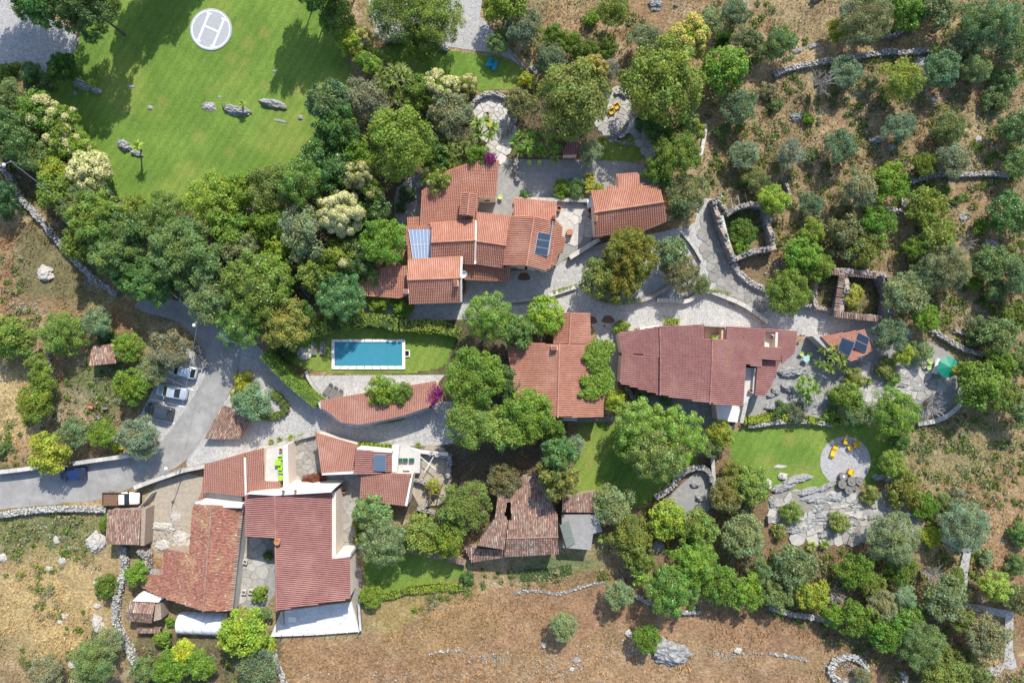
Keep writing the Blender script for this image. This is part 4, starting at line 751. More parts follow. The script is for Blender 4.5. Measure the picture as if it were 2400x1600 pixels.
d = at(1085, 642, 5.6); B = MB(); B.lathe((0, 0, 0), [(.02, 0), (.25, .03), (.42, .1), (.52, .18), (.50, .20), (.40, .13), (.02, .03)], 18); sd = B.build('satellite_dish', M['paint'], h, world=False); sd.location = d - h.location; sd.rotation_euler = (.5, .5, 0)
MB().box((d.x - .3, d.y, d.z - .1), (.6, .06, .06)).build('dish_bracket', M['metal'], h)
# --- house B
h = house('cottage', 1475, 490, 'salmon tiled cottage with a small dormer facing the courtyard')
roof(h, [(1385, 448, 4.0), (1543, 434, 4.0), (1556, 473, 5.2), (1393, 498, 5.2)], ((1470, 490), (1464, 440))); roof(h, [(1393, 498, 5.2), (1556, 473, 5.2), (1563, 518, 3.9), (1502, 541, 3.7), (1395, 553, 3.7)], ((1470, 490), (1472, 545)), windows=((3, .3, 'window'), (3, .7, 'door')))
ridge(h, (1393, 498, 5.3), (1556, 473, 5.3), r=.16)
roof(h, [(1445, 409, 3.4), (1496, 405, 3.4), (1500, 440, 3.9), (1449, 444, 3.9)], UP); roof(h, [(1423, 437, 3.5), (1448, 436, 3.5), (1449, 450, 3.8), (1423, 452, 3.8)], UP); roof(h, [(1500, 429, 3.4), (1525, 432, 3.3), (1526, 442, 3.6), (1501, 443, 3.7)], UP); roof(h, [(1553, 455, 3.2), (1570, 456, 3.1), (1573, 488, 3.1), (1560, 490, 3.2)], SIDE)
chimney(h, 1394, 513, 4.6, .55, .7, .8)
ac = MB().box(at(1381, 478, 1.5), (.55, .95, .8), .1).build('air_conditioner', M['paint'], h)
# --- house C
h = house('red_house', 1300, 890, 'bright red tiled house half covered by a climbing vine')
roof(h, [(1300, 733, 3.9), (1338, 732, 4.6), (1334, 806, 4.6), (1298, 806, 3.9)], SIDE); roof(h, [(1338, 732, 4.6), (1382, 733, 3.8), (1383, 806, 3.8), (1334, 806, 4.6)], SIDE); ridge(h, (1338, 732, 4.7), (1334, 806, 4.7))
roof(h, [(1188, 803, 3.9), (1311, 806, 5.4), (1307, 977, 5.4), (1213, 962, 4.2)], SIDE); roof(h, [(1311, 806, 5.4), (1380, 808, 4.3), (1386, 862, 4.2), (1414, 909, 3.8), (1413, 977, 3.8), (1307, 977, 5.4)], SIDE, windows=((4, .4, 'door'), (4, .75, 'window'))); ridge(h, (1311, 805, 5.5), (1307, 978, 5.5)); chimney(h, 1299, 815, 5.2, .8, .55, .8)
parapet(h, [(1318, 978), (1352, 978), (1352, 986), (1318, 986)], 2.6, 'cement', 'porch_roof')
# --- house D
h = house('maroon_house', 1650, 850, 'wide maroon tiled house with small roof terraces')
D_ = ((0, 0), (10, .7))
roof(h, [(1449, 780, 3.9), (1544, 765, 4.8), (1546, 831, 4.9), (1458, 830, 4.0)], D_, 'maroon'); roof(h, [(1458, 831, 4.0), (1546, 832, 4.9), (1547, 926, 4.9), (1453, 898, 4.0)], D_, 'maroon')
roof(h, [(1545, 764, 4.95), (1650, 761, 5.75), (1650, 793, 5.75), (1669, 793, 5.9), (1669, 842, 5.9), (1548, 831, 4.95)], D_, 'maroon'); roof(h, [(1669, 793, 5.9), (1702, 795, 5.6), (1703, 764, 5.6), (1792, 769, 4.8), (1790, 812, 4.8), (1829, 815, 4.5), (1828, 845, 4.5), (1784, 841, 4.9), (1784, 860, 4.9), (1669, 842, 5.9)], D_, 'maroon')
roof(h, [(1793, 771, 4.3), (1868, 775, 3.6), (1862, 826, 3.6), (1832, 852, 3.8), (1829, 816, 4.0), (1822, 813, 4.1), (1822, 778, 4.1), (1793, 778, 4.3)], D_, 'maroon'); roof(h, [(1786, 842, 3.9), (1828, 846, 3.5), (1815, 880, 3.5), (1805, 908, 3.5), (1790, 928, 3.6), (1769, 925, 3.9), (1774, 862, 3.9)], D_, 'maroon')
roof(h, [(1548, 831, 5.2), (1669, 842, 6.2), (1664, 945, 6.2), (1547, 926, 5.2)], D_, 'maroon', windows=((2, .3, 'window'), (2, .7, 'window'))); roof(h, [(1669, 842, 6.2), (1747, 850, 5.5), (1741, 952, 5.5), (1664, 945, 6.2)], D_, 'maroon')
ridge(h, (1669, 792, 6.0), (1669, 842, 6.0), 'maroon'); ridge(h, (1669, 842, 6.3), (1664, 946, 6.3), 'maroon'); ridge(h, (1546, 765, 5.05), (1548, 830, 5.05), 'maroon', .09); ridge(h, (1548, 832, 5.3), (1547, 926, 5.3), 'maroon', .09)
M['peach'] = mat('peach_plaster', (0.62, 0.40, 0.27), (0.56, 0.36, 0.24), 1.5, 0.9)
parapet(h, [(1652, 764), (1700, 766), (1700, 794), (1652, 792)], 3.4, 'peach', 'terrace_floor'); parapet(h, [(1794, 778), (1821, 779), (1820, 813), (1792, 812)], 3.0, 'plaster', 'terrace_floor')
parapet(h, [(1650, 759), (1703, 762), (1703, 767), (1650, 764)], 5.3, 'slab', 'terrace_wall'); parapet(h, [(1691, 766), (1703, 767), (1703, 795), (1691, 794)], 4.9, 'peach', 'terrace_wall'); parapet(h, [(1818, 779), (1823, 779), (1822, 813), (1817, 813)], 4.2, 'plaster', 'terrace_wall')
parapet(h, [(1747, 861), (1774, 863), (1768, 920), (1742, 948)], 3.0, 'cement', 'terrace_floor'); parapet(h, [(1688, 948), (1740, 953), (1735, 990), (1690, 986)], 2.2, 'white', 'terrace_floor'); parapet(h, [(1768, 862), (1774, 863), (1768, 922), (1763, 921)], 3.6, 'cement', 'terrace_wall'); parapet(h, [(1748, 922), (1758, 922), (1742, 992), (1734, 990)], 2.9, 'slab', 'terrace_wall'); parapet(h, [(1676, 940), (1690, 944), (1690, 986), (1682, 984)], 2.5, 'plaster', 'terrace_wall')
parapet(h, [(1500, 768), (1545, 762), (1545, 766), (1500, 774)], 3.9, 'white', 'terrace_wall')
# --- small solar roof E
h = house('garden_shed', 1985, 810, 'small red striped shed roof beneath two tilted solar collectors', 'shed')
roof(h, [(1923, 788, 2.5), (2025, 772, 2.5), (2045, 823, 3.0), (1994, 847, 3.0), (1958, 825, 2.8)], ((1940, 812), (2030, 785)), 'tile'); parapet(h, [(1905, 788), (1925, 784), (1960, 826), (1945, 826)], 2.3, 'slab', 'stone_corner')
# --- pool house F
h = house('pool_house', 890, 945, 'long curved red tiled pool house roof beside the cobbled lane')
roof(h, [(752, 938, 3.20), (855, 921, 3.15), (940, 907, 3.12), (1021, 893, 3.10), (1030, 915, 3.25), (1006, 953, 3.45), (950, 972, 3.55), (900, 984, 3.60), (842, 995, 3.65), (799, 990, 3.60), (768, 965, 3.45), (753, 956, 3.30)], ((800, 930), (803, 985)), 'brown')
# --- south house G
h = house('south_house', 640, 1250, 'large maroon tiled house with white parapets above the straw field')
roof(h, [(480, 1088, 4.6), (574, 1060, 4.6), (573, 1162, 4.0), (473, 1150, 4.0)], ((530, 1075), (524, 1155)), 'brown'); roof(h, [(575, 1060, 4.6), (618, 1049, 4.6), (619, 1127, 4.0), (657, 1128, 3.9), (656, 1151, 3.8), (577, 1158, 3.8)], UP, 'brown')
MB().tube([at(574, 1072, 4.8), at(576, 1160, 4.1)], .16, 6).build('ridge', M['white'], h)
parapet(h, [(478, 1152), (567, 1163), (567, 1182), (474, 1172)], 2.9, 'cement', 'terrace_floor'); parapet(h, [(455, 1178), (474, 1170), (568, 1181), (566, 1190), (500, 1188)], 4.1, 'white')
roof(h, [(464, 1172, 4.0), (473, 1150, 4.1), (479, 1151, 4.1), (474, 1174, 4.0)], UP, 'brown')
roof(h, [(576, 1161, 4.5), (644, 1162, 5.3), (644, 1260, 5.3), (576, 1257, 4.5)], SIDE, 'maroon'); roof(h, [(644, 1162, 5.3), (776, 1154, 4.3), (777, 1309, 4.3), (820, 1305, 3.9), (821, 1403, 3.9), (648, 1430, 5.3)], ((650, 1300), (770, 1296)), 'maroon', windows=((4, .5, 'window'), (4, .8, 'door'))); ridge(h, (644, 1161, 5.4), (648, 1431, 5.4), 'maroon')
parapet(h, [(577, 1157), (620, 1152), (657, 1150), (660, 1143), (785, 1143), (776, 1153), (644, 1161)], 5.5, 'white'); parapet(h, [(778, 1154), (787, 1152), (787, 1300), (778, 1308)], 3.9, 'plaster'); parapet(h, [(778, 1309), (788, 1300), (821, 1297), (821, 1304)], 4.2, 'white')
c = at(651, 1268, 5.6); B = MB(); B.lathe((c.x, c.y, 5.0), [(.36, 0), (.36, .8), (.42, .82), (.42, .95), (.30, .96), (.28, .85), (.05, .84)], 18); B.build('chimney', M['terracotta'], h)
TER = [(661, 1430), (740, 1418), (825, 1408), (845, 1476), (740, 1484), (636, 1488)]
parapet(h, [(619, 1054), (661, 1044), (662, 1127), (619, 1127)], 3.0, 'cement', 'terrace_floor'); parapet(h, [(662, 1044), (674, 1042), (676, 1140), (664, 1142)], 3.5, 'plaster', 'terrace_wall')
te = sheet('white_terrace', TER, mat('bright_paving', (0.62, 0.61, 0.60), (0.50, 0.495, 0.49), 1.2, .9, vor=3, vamt=.12), 0.5, 0, 'bright paved terrace below the large maroon roof'); MB().prism(wp(TER), -.3, .49).build('terrace_base', M['white'], te)
h = house('studio_house', 860, 1090, 'three joined tiled roofs with a twin solar collector above the lane')
roof(h, [(738, 1013, 3.2), (835, 1041, 3.2), (826, 1104, 3.9), (754, 1107, 3.9)], ((738, 1013), (754, 1107)), 'brown'); roof(h, [(834, 1053, 4.2), (918, 1060, 3.6), (918, 1107, 3.6), (830, 1112, 4.2)], SIDE, 'maroon'); roof(h, [(848, 1108, 3.7), (964, 1110, 3.7), (950, 1184, 3.0), (842, 1171, 3.0)], ((905, 1112), (898, 1178)), 'brown')
parapet(h, [(753, 1107), (826, 1104), (828, 1110), (755, 1113)], 3.9, 'white'); parapet(h, [(964, 1110), (968, 1110), (954, 1186), (949, 1184)], 3.6, 'white'); parapet(h, [(836, 1050), (918, 1058), (918, 1061), (836, 1054)], 3.9, 'white')
parapet(h, [(919, 1042), (940, 1040), (985, 1060), (984, 1108), (919, 1108)], 1.6, 'cement', 'terrace_floor'); parapet(h, [(919, 1045), (936, 1043), (930, 1106), (919, 1106)], 2.6, 'white', 'terrace_wall')
h = house('old_barn', 470, 1310, 'long old barn with weathered flat orange tiles and a collapsed corner', 'barn')
roof(h, [(455, 1183, 3.7), (496, 1183, 4.6), (476, 1432, 4.6), (372, 1396, 2.5), (332, 1374, 1.8), (341, 1347, 2.0), (378, 1347, 2.7), (384, 1287, 2.9), (445, 1296, 3.7), (451, 1200, 3.7)], ((486, 1300), (400, 1296)), 'flat', 'oldstone'); roof(h, [(496, 1183, 4.6), (567, 1187, 3.2), (541, 1430, 3.2), (476, 1432, 4.6)], ((486, 1300), (560, 1306)), 'flat', 'oldstone'); ridge(h, (496, 1183, 4.68), (476, 1432, 4.68), 'oldtile', .11)
B = MB()
for k in range(58):
    t = (k + .5) / 58; p = at(567 - 26 * t + .5, 1187 + 243 * t, 3.28); B.tube([p + Vector((-.25, 0, .12)), p + Vector((.22, 0, 0))], .085, 5, tone=random.uniform(.8, 1.5))
o = B.build('eave_tiles', M['oldtile'], h, col=True); o['kind'] = 'stuff'
parapet(h, [(566, 1188), (572, 1188), (546, 1432), (541, 1430)], 2.2, 'cement', 'gutter_wall')
h = house('pink_shed', 290, 1235, 'small pink clay tiled shed at the end of the roadside wall', 'shed'); roof(h, [(252, 1194, 2.4), (330, 1194, 2.4), (326, 1276, 2.9), (248, 1274, 2.9)], UP, 'old', 'oldstone'); parapet(h, [(328, 1192), (342, 1192), (338, 1278), (326, 1278)], 2.3, 'oldstone', 'side_wall')
h = house('stone_hut', 328, 1430, 'tiny gabled hut with old tiles and a white slab', 'shed'); roof(h, [(306, 1409, 2.3), (364, 1412, 2.3), (358, 1439, 2.9), (294, 1434, 2.9)], UP, 'old', 'oldstone'); roof(h, [(294, 1434, 2.9), (358, 1439, 2.9), (354, 1458, 2.1), (298, 1451, 2.1)], UP, 'old', 'oldstone'); parapet(h, [(326, 1391), (380, 1399), (372, 1411), (310, 1408)], 2.6, 'white', 'white_slab'); parapet(h, [(364, 1412), (376, 1412), (378, 1450), (360, 1455)], 2.2, 'oldstone', 'side_wall')
h = house('ruined_barn', 1235, 1220, 'old brown tiled barn with sagging roofs and dark gaps', 'barn')
roof(h, [(1167, 1153, 3.0), (1206, 1140, 2.9), (1224, 1117, 2.6), (1265, 1114, 2.6), (1304, 1203, 3.7), (1199, 1218, 3.85), (1197, 1176, 3.3), (1187, 1176, 3.3)], ((1240, 1120), (1236, 1200)), 'old', 'oldstone'); roof(h, [(1192, 1220, 4.0), (1307, 1204, 3.9), (1308, 1258, 4.6), (1187, 1261, 4.6)], UP, 'old', 'oldstone'); roof(h, [(1187, 1261, 4.6), (1308, 1258, 4.6), (1308, 1296, 3.8), (1182, 1303, 3.8)], UP, 'old', 'oldstone'); ridge(h, (1187, 1261, 4.68), (1308, 1258, 4.68), 'oldtile', .11)
roof(h, [(1167, 1153, 3.0), (1188, 1176, 3.3), (1180, 1217, 3.75), (1191, 1219, 3.8), (1181, 1287, 4.3), (1117, 1277, 4.1), (1160, 1214, 3.6)], ((1160, 1200), (1150, 1275)), 'old', 'oldstone'); roof(h, [(1088, 1282, 1.9), (1182, 1288, 3.2), (1180, 1304, 3.0), (1105, 1316, 1.8)], UP, 'old', 'oldstone'); roof(h, [(1317, 1168, 2.2), (1402, 1150, 2.2), (1397, 1200, 2.6), (1318, 1200, 2.6)], ((1355, 1160), (1352, 1198)), 'old', 'oldstone')
parapet(h, [(1316, 1206), (1400, 1205), (1412, 1245), (1390, 1250), (1385, 1288), (1320, 1283)], 2.4, 'concrete', 'flat_roof')
h = house('roadside_shelter', 540, 990, 'low brown tiled shelter on the bank beside the road', 'shed'); roof(h, [(523, 950, .9), (597, 973, 1.0), (561, 1028, 1.3), (477, 1028, 1.2)], ((550, 962), (525, 1026)), 'old', 'oldstone')
h = house('orchard_shed', 240, 832, 'small pink tiled shed in the shrubs above the wheelbarrows', 'shed'); roof(h, [(217, 813, 1.8), (265, 806, 1.8), (272, 851, 2.3), (208, 857, 2.3)], UP, 'old', 'oldstone')
h = house('garden_hut', 1340, 346, 'little red tiled hut roof under the walnut tree', 'shed'); roof(h, [(1330, 329, 2.2), (1362, 328, 2.2), (1354, 362, 2.5), (1317, 363, 2.5)], UP, 'maroon')
h = house('tiled_garden_wall', 1015, 1300, 'low wall topped with old tiles above the lower lawn', 'wall'); roof(h, [(938, 1277, 1.3), (1094, 1311, 1.3), (1091, 1323, 1.2), (935, 1288, 1.2)], ((1000, 1290), (997, 1305)), 'old', 'oldstone', over=.12)
h = house('tiled_yard_wall', 345, 1475, 'short wall topped with dark tiles beside the white tunnel', 'wall'); roof(h, [(320, 1471, 1.2), (376, 1472, 1.2), (372, 1482, 1.1), (318, 1481, 1.1)], UP, 'old', 'oldstone', over=.1)
# broken tiles along the tops of the ruin
h = empty('ruin_tile_coping', at(2000, 690, 0), 0, 'row of broken clay tiles along the ruin walls', 'roof tiles'); 
for a, b, z in (((1938, 636), (2058, 646), 2.85), ((1974, 642), (1960, 734), 2.85), ((1957, 736), (2060, 747), 2.85)):
    B = MB(); p, q = at(*a, z), at(*b, z); d = (q - p).normalized(); n_ = Vector((-d.y, d.x, 0)); L = (q - p).length; k = int(L / .24)
    for i in range(k): c = p + d * (i * .24 + random.uniform(-.04, .04)); B.tube([c - n_ * .42 + Vector((0, 0, random.uniform(0, .05))), c + n_ * .42 + Vector((0, 0, random.uniform(-.08, .04)))], .085, 5, tone=random.uniform(.5, 1.4))
    o = B.build('broken_tiles', M['oldtile'], h, col=True); o['kind'] = 'stuff'
# polytunnel
pt = empty('polytunnel', at(470, 1456), 0, 'white plastic covered tunnel behind the old barn', 'tunnel'); p, q = at(418, 1462, .8), at(526, 1466, .8); R = 1.55; V = []; F = []; NS, NA = 26, 14
for i in range(NS + 1):
    c = p.lerp(q, i / NS); sag = .06 * abs(math.sin(i * math.pi * 5 / NS)) ; dd = (q - p).normalized(); nn = Vector((-dd.y, dd.x, 0))
    for k in range(NA + 1): t = math.pi * k / NA; r_ = R * (1 - .05 * (1 - sag * 8)) + random.uniform(-.02, .02); V.append((c.x + nn.x * math.cos(t) * r_, c.y + nn.y * math.cos(t) * r_, math.sin(t) * r_ * 1.15))
for i in range(NS):
    for k in range(NA): a_ = i * (NA + 1) + k; F.append((a_, a_ + 1, a_ + NA + 2, a_ + NA + 1))
F.append(tuple(range(NA + 1))); F.append(tuple(NS * (NA + 1) + k for k in range(NA, -1, -1)))
obj('cover', mesh('cover', V, F, mat('white_plastic', (0.78, 0.80, 0.83), (0.70, 0.72, 0.76), 1.5, .5), smooth=True), pt)
for i in range(0, NS + 1, 5):
    c = p.lerp(q, i / NS); B = MB(); B.tube([(c.x + nn.x * math.cos(math.pi * k / 10) * R * 1.02, c.y + nn.y * math.cos(math.pi * k / 10) * R * 1.02, math.sin(math.pi * k / 10) * R * 1.17) for k in range(11)], .025, 5); B.build('hoop', M['metal'], pt)
# ------------------------------------------------------------------ vegetation
def unit(a): return a / np.maximum(np.linalg.norm(a, axis=-1, keepdims=True), 1e-6)
def leaves(P, N, T, L, Wd, tone, fold=0.0):
    """rhombic leaves: centres P, normals N, length direction T"""
    T = unit(T - N * (T * N).sum(-1, keepdims=True)); B = np.cross(N, T); L = L[:, None]; Wd = Wd[:, None]
    V = np.stack([P - T * L * .5, P + B * Wd * .5 + N * fold, P + T * L * .5, P - B * Wd * .5 + N * fold], 1); n = len(P)
    return V.reshape(-1, 3), np.arange(4 * n).reshape(n, 4), np.repeat(tone, 4, 0)
def lobes_for(rng, n, lo, hi, spread, flat_):
    """foliage clumps packed over a dome"""
    c = []; tries = 0
    while len(c) < n and tries < 4000:
        tries += 1; d = unit(rng.normal(size=3)); d[2] = abs(d[2]) * 1.0 - .28; d = unit(d); r = rng.uniform(lo, hi); k = spread * (rng.uniform(.68, 1.14) if rng.random() < .82 else rng.uniform(.25, .7)) - r * .35
        p = d * max(k, .05); p[2] *= flat_
        if all(np.linalg.norm(p - q[:3]) > (r + q[3]) * .40 for q in c): c.append((*p, r, rng.normal(1, .10), rng.random()))
    c += [(0, 0, -.05, .62, .85, 1.0), (0, 0, .2 * flat_, .55, .9, 1.0)]
    return np.array(c)
SPEC = {  # lobes by size class, lobe radius, leaf L, leaf W, normal jitter, flatness, material, sprays?
 'broad': dict(n=(14, 40, 85), lr=((.32, .5), (.22, .36), (.15, .28)), leaf=(.19, .10, .058), wr=.68, jit=.55, flat=.78, mat='leaf', cnt=(1700, 6500, 17000)),
 'dense': dict(n=(16, 44, 95), lr=((.30, .45), (.2, .32), (.14, .24)), leaf=(.16, .085, .050), wr=.62, jit=.45, flat=.85, mat='gloss', cnt=(2200, 8000, 20000)),
 'olive': dict(n=(16, 46, 90), lr=((.28, .44), (.18, .32), (.13, .25)), leaf=(.17, .095, .058), wr=.40, jit=.9, flat=.8, mat='needle', cnt=(2600, 10000, 24000)),
 'feather': dict(n=(16, 46, 95), lr=((.25, .4), (.16, .3), (.11, .23)), leaf=(.30, .18, .115), wr=.22, jit=.6, flat=.95, mat='needle', cnt=(2600, 9500, 22000), spray=1),
 'scrub': dict(n=(14, 36, 70), lr=((.26, .45), (.17, .34), (.12, .27)), leaf=(.19, .10, .062), wr=.58, jit=.8, flat=.7, mat='leaf', cnt=(1700, 6500, 15000)),
}
CM = {}
def crown_meshes(sp, cls, var):
    key = (sp, cls, var)
    if key in CM: return CM[key]
    q = SPEC[sp]; rng = np.random.default_rng(hash((len(sp), ord(sp[0]), cls, var)) % 9999); lb = lobes_for(rng, q['n'][cls], *q['lr'][cls], 1.0, q['flat']); n = q['cnt'][cls]
    w = lb[:, 3] ** 2; i = rng.choice(len(lb), n, p=w / w.sum()); c = lb[i, :3]; r = lb[i, 3:4]; og = unit(c + np.array([0, 0, .15]))
    d = unit(rng.normal(size=(n, 3)) + og * .75 + np.array([0, 0, .35])); rad = np.where(rng.random((n, 1)) < .82, rng.uniform(.78, 1.1, (n, 1)), rng.uniform(.2, .8, (n, 1))); rad = np.where(rng.random((n, 1)) < .06, rng.uniform(1.1, 1.45, (n, 1)), rad)
    P = c + d * r * rad; L = q['leaf'][cls] * rng.uniform(.45, 1.6, n)
    if q.get('spray'): T = unit(d + og * .5 + rng.normal(size=(n, 3)) * .45 + np.array([0, 0, .25])); N = unit(rng.normal(size=(n, 3)) + np.array([0, 0, .9]))
    else: N = unit(d * .8 + rng.normal(size=(n, 3)) * q['jit'] + np.array([0, 0, .35])); T = rng.normal(size=(n, 3))
    tn = np.clip(lb[i, 4] * rng.normal(1, .17, n), .45, 1.7); hue = rng.normal(0, .06, n) + (lb[i, 5] - .5) * .22; tone = np.stack([tn * (1 + hue), tn, tn * (1 - hue)], 1)
    V, F, t = leaves(P, N, T, L, L * q['wr'], tone); me = mesh('foliage', V, F, M[q['mat']], col=t)
    # trunk and limbs in the same unit frame (crown centre at z=0, ground at z=-1.3)
    B = MB(); top = np.array([0, 0, -.2]); B.tube([(0, 0, -1.6), (rng.normal(0, .02), rng.normal(0, .02), -.8), (0, 0, -.2)], [.075, .055, .045], 7)
    for k in rng.choice(len(lb), min(len(lb), (4, 7, 10)[cls]), replace=False):
        e = lb[k, :3] * .8; m = e * .45 + np.array([0, 0, -.22]); B.tube([(0, 0, -.45), tuple(m), tuple(e)], [.04, .028, .012], 5)
    tm = B.me('trunk', M['bark'])
    # blossom sprays on the sunny lobes
    CM[key] = (me, tm, lb); return CM[key]
BM = {}
def blossom_mesh(sp, cls, var, cover):
    key = (sp, cls, var, cover)
    if key in BM: return BM[key]
    lb = crown_meshes(sp, cls, var)[2]; rng = np.random.default_rng(17 + var + cls); up = lb[lb[:, 2] > -.15]; k = up[up[:, 5] < cover]; 
    k = k[k[:, 3] < .5]
    if len(k) == 0: k = up[:2]
    n = int((130, 330, 560)[cls] * len(k) ** .8); w = k[:, 3] ** 2; i = rng.choice(len(k), n, p=w / w.sum()); d = unit(rng.normal(size=(n, 3)) + unit(k[i, :3]) * .8 + np.array([0, 0, .9])); P = k[i, :3] + d * k[i, 3:4] * rng.uniform(1.0, 1.12, (n, 1))
    L = (.17, .10, .062)[cls] * rng.uniform(.7, 1.3, n); N = unit(d + rng.normal(size=(n, 3)) * .5); tn = rng.normal(1, .13, n).clip(.6, 1.25); tone = np.stack([tn, tn * .985, tn * rng.uniform(.85, 1.0, n)], 1)
    V, F, t = leaves(P, N, rng.normal(size=(n, 3)), L, L * .8, tone); BM[key] = mesh('blossom', V, F, M['blossom'], col=t); return BM[key]
def rosette(rng, c, up, R, nb, wr=.10, droop=.25, tone=1.0):
    V = []; F = []; T = []; up = unit(np.asarray(up, float)); a = unit(np.cross(up, [1, .3, .1])); b = np.cross(up, a)
    for k in range(nb):
        t = 2 * math.pi * k / nb * 2.4 + rng.normal(0, .2); el = rng.uniform(.0, 1.25); h_ = a * math.cos(t) + b * math.sin(t); d = h_ * math.cos(el) + up * math.sin(el); s = np.cross(d, up); s = unit(s) if np.linalg.norm(s) > 1e-3 else a; L = R * rng.uniform(.75, 1.1); w = R * wr
        p0 = c; p1 = c + d * L * .55; p2 = c + d * L - up * droop * L * math.cos(el); n = len(V); tt = tone * rng.uniform(.7, 1.25)
        V += [p0 - s * w * .4, p0 + s * w * .4, p1 + s * w * .5, p2, p1 - s * w * .5]; F += [(n, n + 1, n + 2, n + 4), (n + 4, n + 2, n + 3, n + 3)]; T += [tt] * 5
    return V, F, T
SPK = {}
def spiky_mesh(cls, var):
    if (cls, var) in SPK: return SPK[(cls, var)]
    rng = np.random.default_rng(50 + cls * 7 + var); V = []; F = []; T = []; nr = (1, 9, 22)[cls]; cs = []
    for k in range(nr):
        if cls == 0: p = np.array([0, 0, 0.])
        else:
            for _ in range(60):
                d = unit(rng.normal(size=3)); d[2] = abs(d[2]); p = d * rng.uniform(.5, .8); p[2] *= .7
                if all(np.linalg.norm(p - q) > (.42, .42, .28)[cls] for q in cs): break
        cs.append(p); R = (1.0, .46, .32)[cls] * rng.uniform(.85, 1.15); v, f, t = rosette(rng, p, unit(p + np.array([0, 0, .8])), R, (52, 44, 36)[cls], .13, .18, rng.uniform(.85, 1.15)); n = len(V); V += v; F += [tuple(i + n for i in x) for x in f]; T += t
    F = [f if f[2] != f[3] else f[:3] for f in F]; me = mesh('foliage', V, F, M['leaf'], col=np.array(T))
    B = MB(); B.tube([(0, 0, -1.6), (0, 0, -.5), (0, 0, 0)], [.10, .08, .07], 7)
    for p in cs[:12]: B.tube([(0, 0, -.7), tuple(p * .5 + np.array([0, 0, -.2])), tuple(p)], [.06, .045, .03], 5)
    SPK[(cls, var)] = (me, B.me('trunk', M['bark']), None); return SPK[(cls, var)]
DEAD = {}
def dead_mesh(var):
    if var in DEAD: return DEAD[var]
    rng = np.random.default_rng(80 + var); B = MB()
    for k in range(26):
        d = unit(rng.normal(size=3)); d[2] = abs(d[2]); e = d * rng.uniform(.6, 1.0); m = e * .5 + rng.normal(0, .06, 3); B.tube([(0, 0, -.9), tuple(m - np.array([0, 0, .2])), tuple(e)], [.035, .02, .006], 4)
        for j in range(5): s = m + (e - m) * rng.random(); f = s + unit(rng.normal(size=3) + d) * rng.uniform(.15, .4); B.tube([tuple(s), tuple(f)], [.012, .004], 3)
    DEAD[var] = B.me('branches', M['twig']); return DEAD[var]
COL = {'g1': (.125, .188, .026), 'g2': (.097, .155, .024), 'g3': (.172, .23, .03), 'dk': (.056, .108, .024), 'dk2': (.036, .085, .026), 'ol': (.15, .185, .088), 'ol2': (.12, .16, .06), 'ol3': (.175, .195, .105), 'tl': (.11, .155, .075), 'tl2': (.15, .195, .12), 'yg': (.20, .25, .03), 'yl': (.34, .31, .035), 'fy': (.15, .19, .042), 'ft': (.075, .14, .04), 'fg': (.11, .165, .06), 'br': (.15, .14, .055), 'wl': (.13, .175, .036), 'sp': (.155, .21, .05), 'sp2': (.20, .26, .06), 'gr': (.18, .20, .13)}
NT = [0]
DESC = {'broad': 'tree', 'dense': 'tree', 'olive': 'olive tree', 'feather': 'conifer', 'scrub': 'shrub'}
def tree(sp, px, py, r, col, label, hf=1.0, top=None, bloom=0, bcol=(.62, .56, .30), name=None, ry=None, group=None, hz=1.0, cat='tree', shrub=False):
    """crown centre shows at (px,py) with radius r pixels; real base straight below it"""
    NT[0] += 1; k = NT[0]; R0 = r * S; zc = (R0 * .85 + (.2 if shrub or R0 < 1.5 else .9)) * hf if top is None else top - R0 * .7
    if top and top > 2.0 * R0: zc = top * .58; hz = max(hz, top * .42 / (R0 * .95))
    if shrub: zc = R0 * .55 * hf
    p = at(px, py, zc); R = R0 * (H - zc) / H * (.86 if sp in ('broad', 'dense', 'feather') else .89 if sp in ('olive', 'scrub') else 1); cls = 0 if R < 1.15 else 1 if R < 2.7 else 2; var = k % 3; rz = (k * 2.39996) % 6.283; g = max(0, gz(p.x, p.y)) - .05
    if sp == 'spiky': cm, tm, _ = spiky_mesh(cls if r > 16 else 0, k % 2)
    elif sp == 'dead': cm, tm = dead_mesh(k % 2), None
    else: cm, tm, _ = crown_meshes(sp, cls, var)
    nm = name or {'olive': 'olive_tree', 'feather': 'conifer_tree', 'spiky': 'spiky_plant', 'dead': 'dry_bush', 'scrub': 'shrub'}.get(sp, 'shrub' if shrub else 'broadleaf_tree')
    t = empty(nm, (p.x, p.y, g), 0, label, cat if cat != 'tree' else ('shrub' if nm == 'shrub' else 'plant' if sp == 'spiky' else 'bush' if sp == 'dead' else 'tree'), group)
    j = RNG.uniform(.88, 1.12, 3); c = [1.5 * v for v in COL[col]] if isinstance(col, str) else col
    o = link(bpy.data.objects.new('crown' if sp != 'dead' else 'branches', cm)); o.parent = t; o.location = (0, 0, zc - g); o.rotation_euler = (RNG.normal(0, .04), RNG.normal(0, .04), rz)
    o.scale = (R, R * (ry or 1), R * hz); o.color = (c[0] * j[0], c[1] * j[1], c[2] * j[2], 1)
    if ry: o.rotation_euler = (0, 0, 0)
    if tm:
        b = link(bpy.data.objects.new('trunk', tm)); b.parent = t; b.location = (0, 0, zc - g); b.scale = (R * .8, R * .8, max(zc, R * .7) / 1.5); b.rotation_euler = (0, 0, rz)
    if bloom:
        b = link(bpy.data.objects.new('blossom', blossom_mesh(sp, cls, var, bloom))); b.parent = t; b.location = o.location; b.rotation_euler = o.rotation_euler; b.scale = o.scale; b.color = (*bcol, 1)
    return t
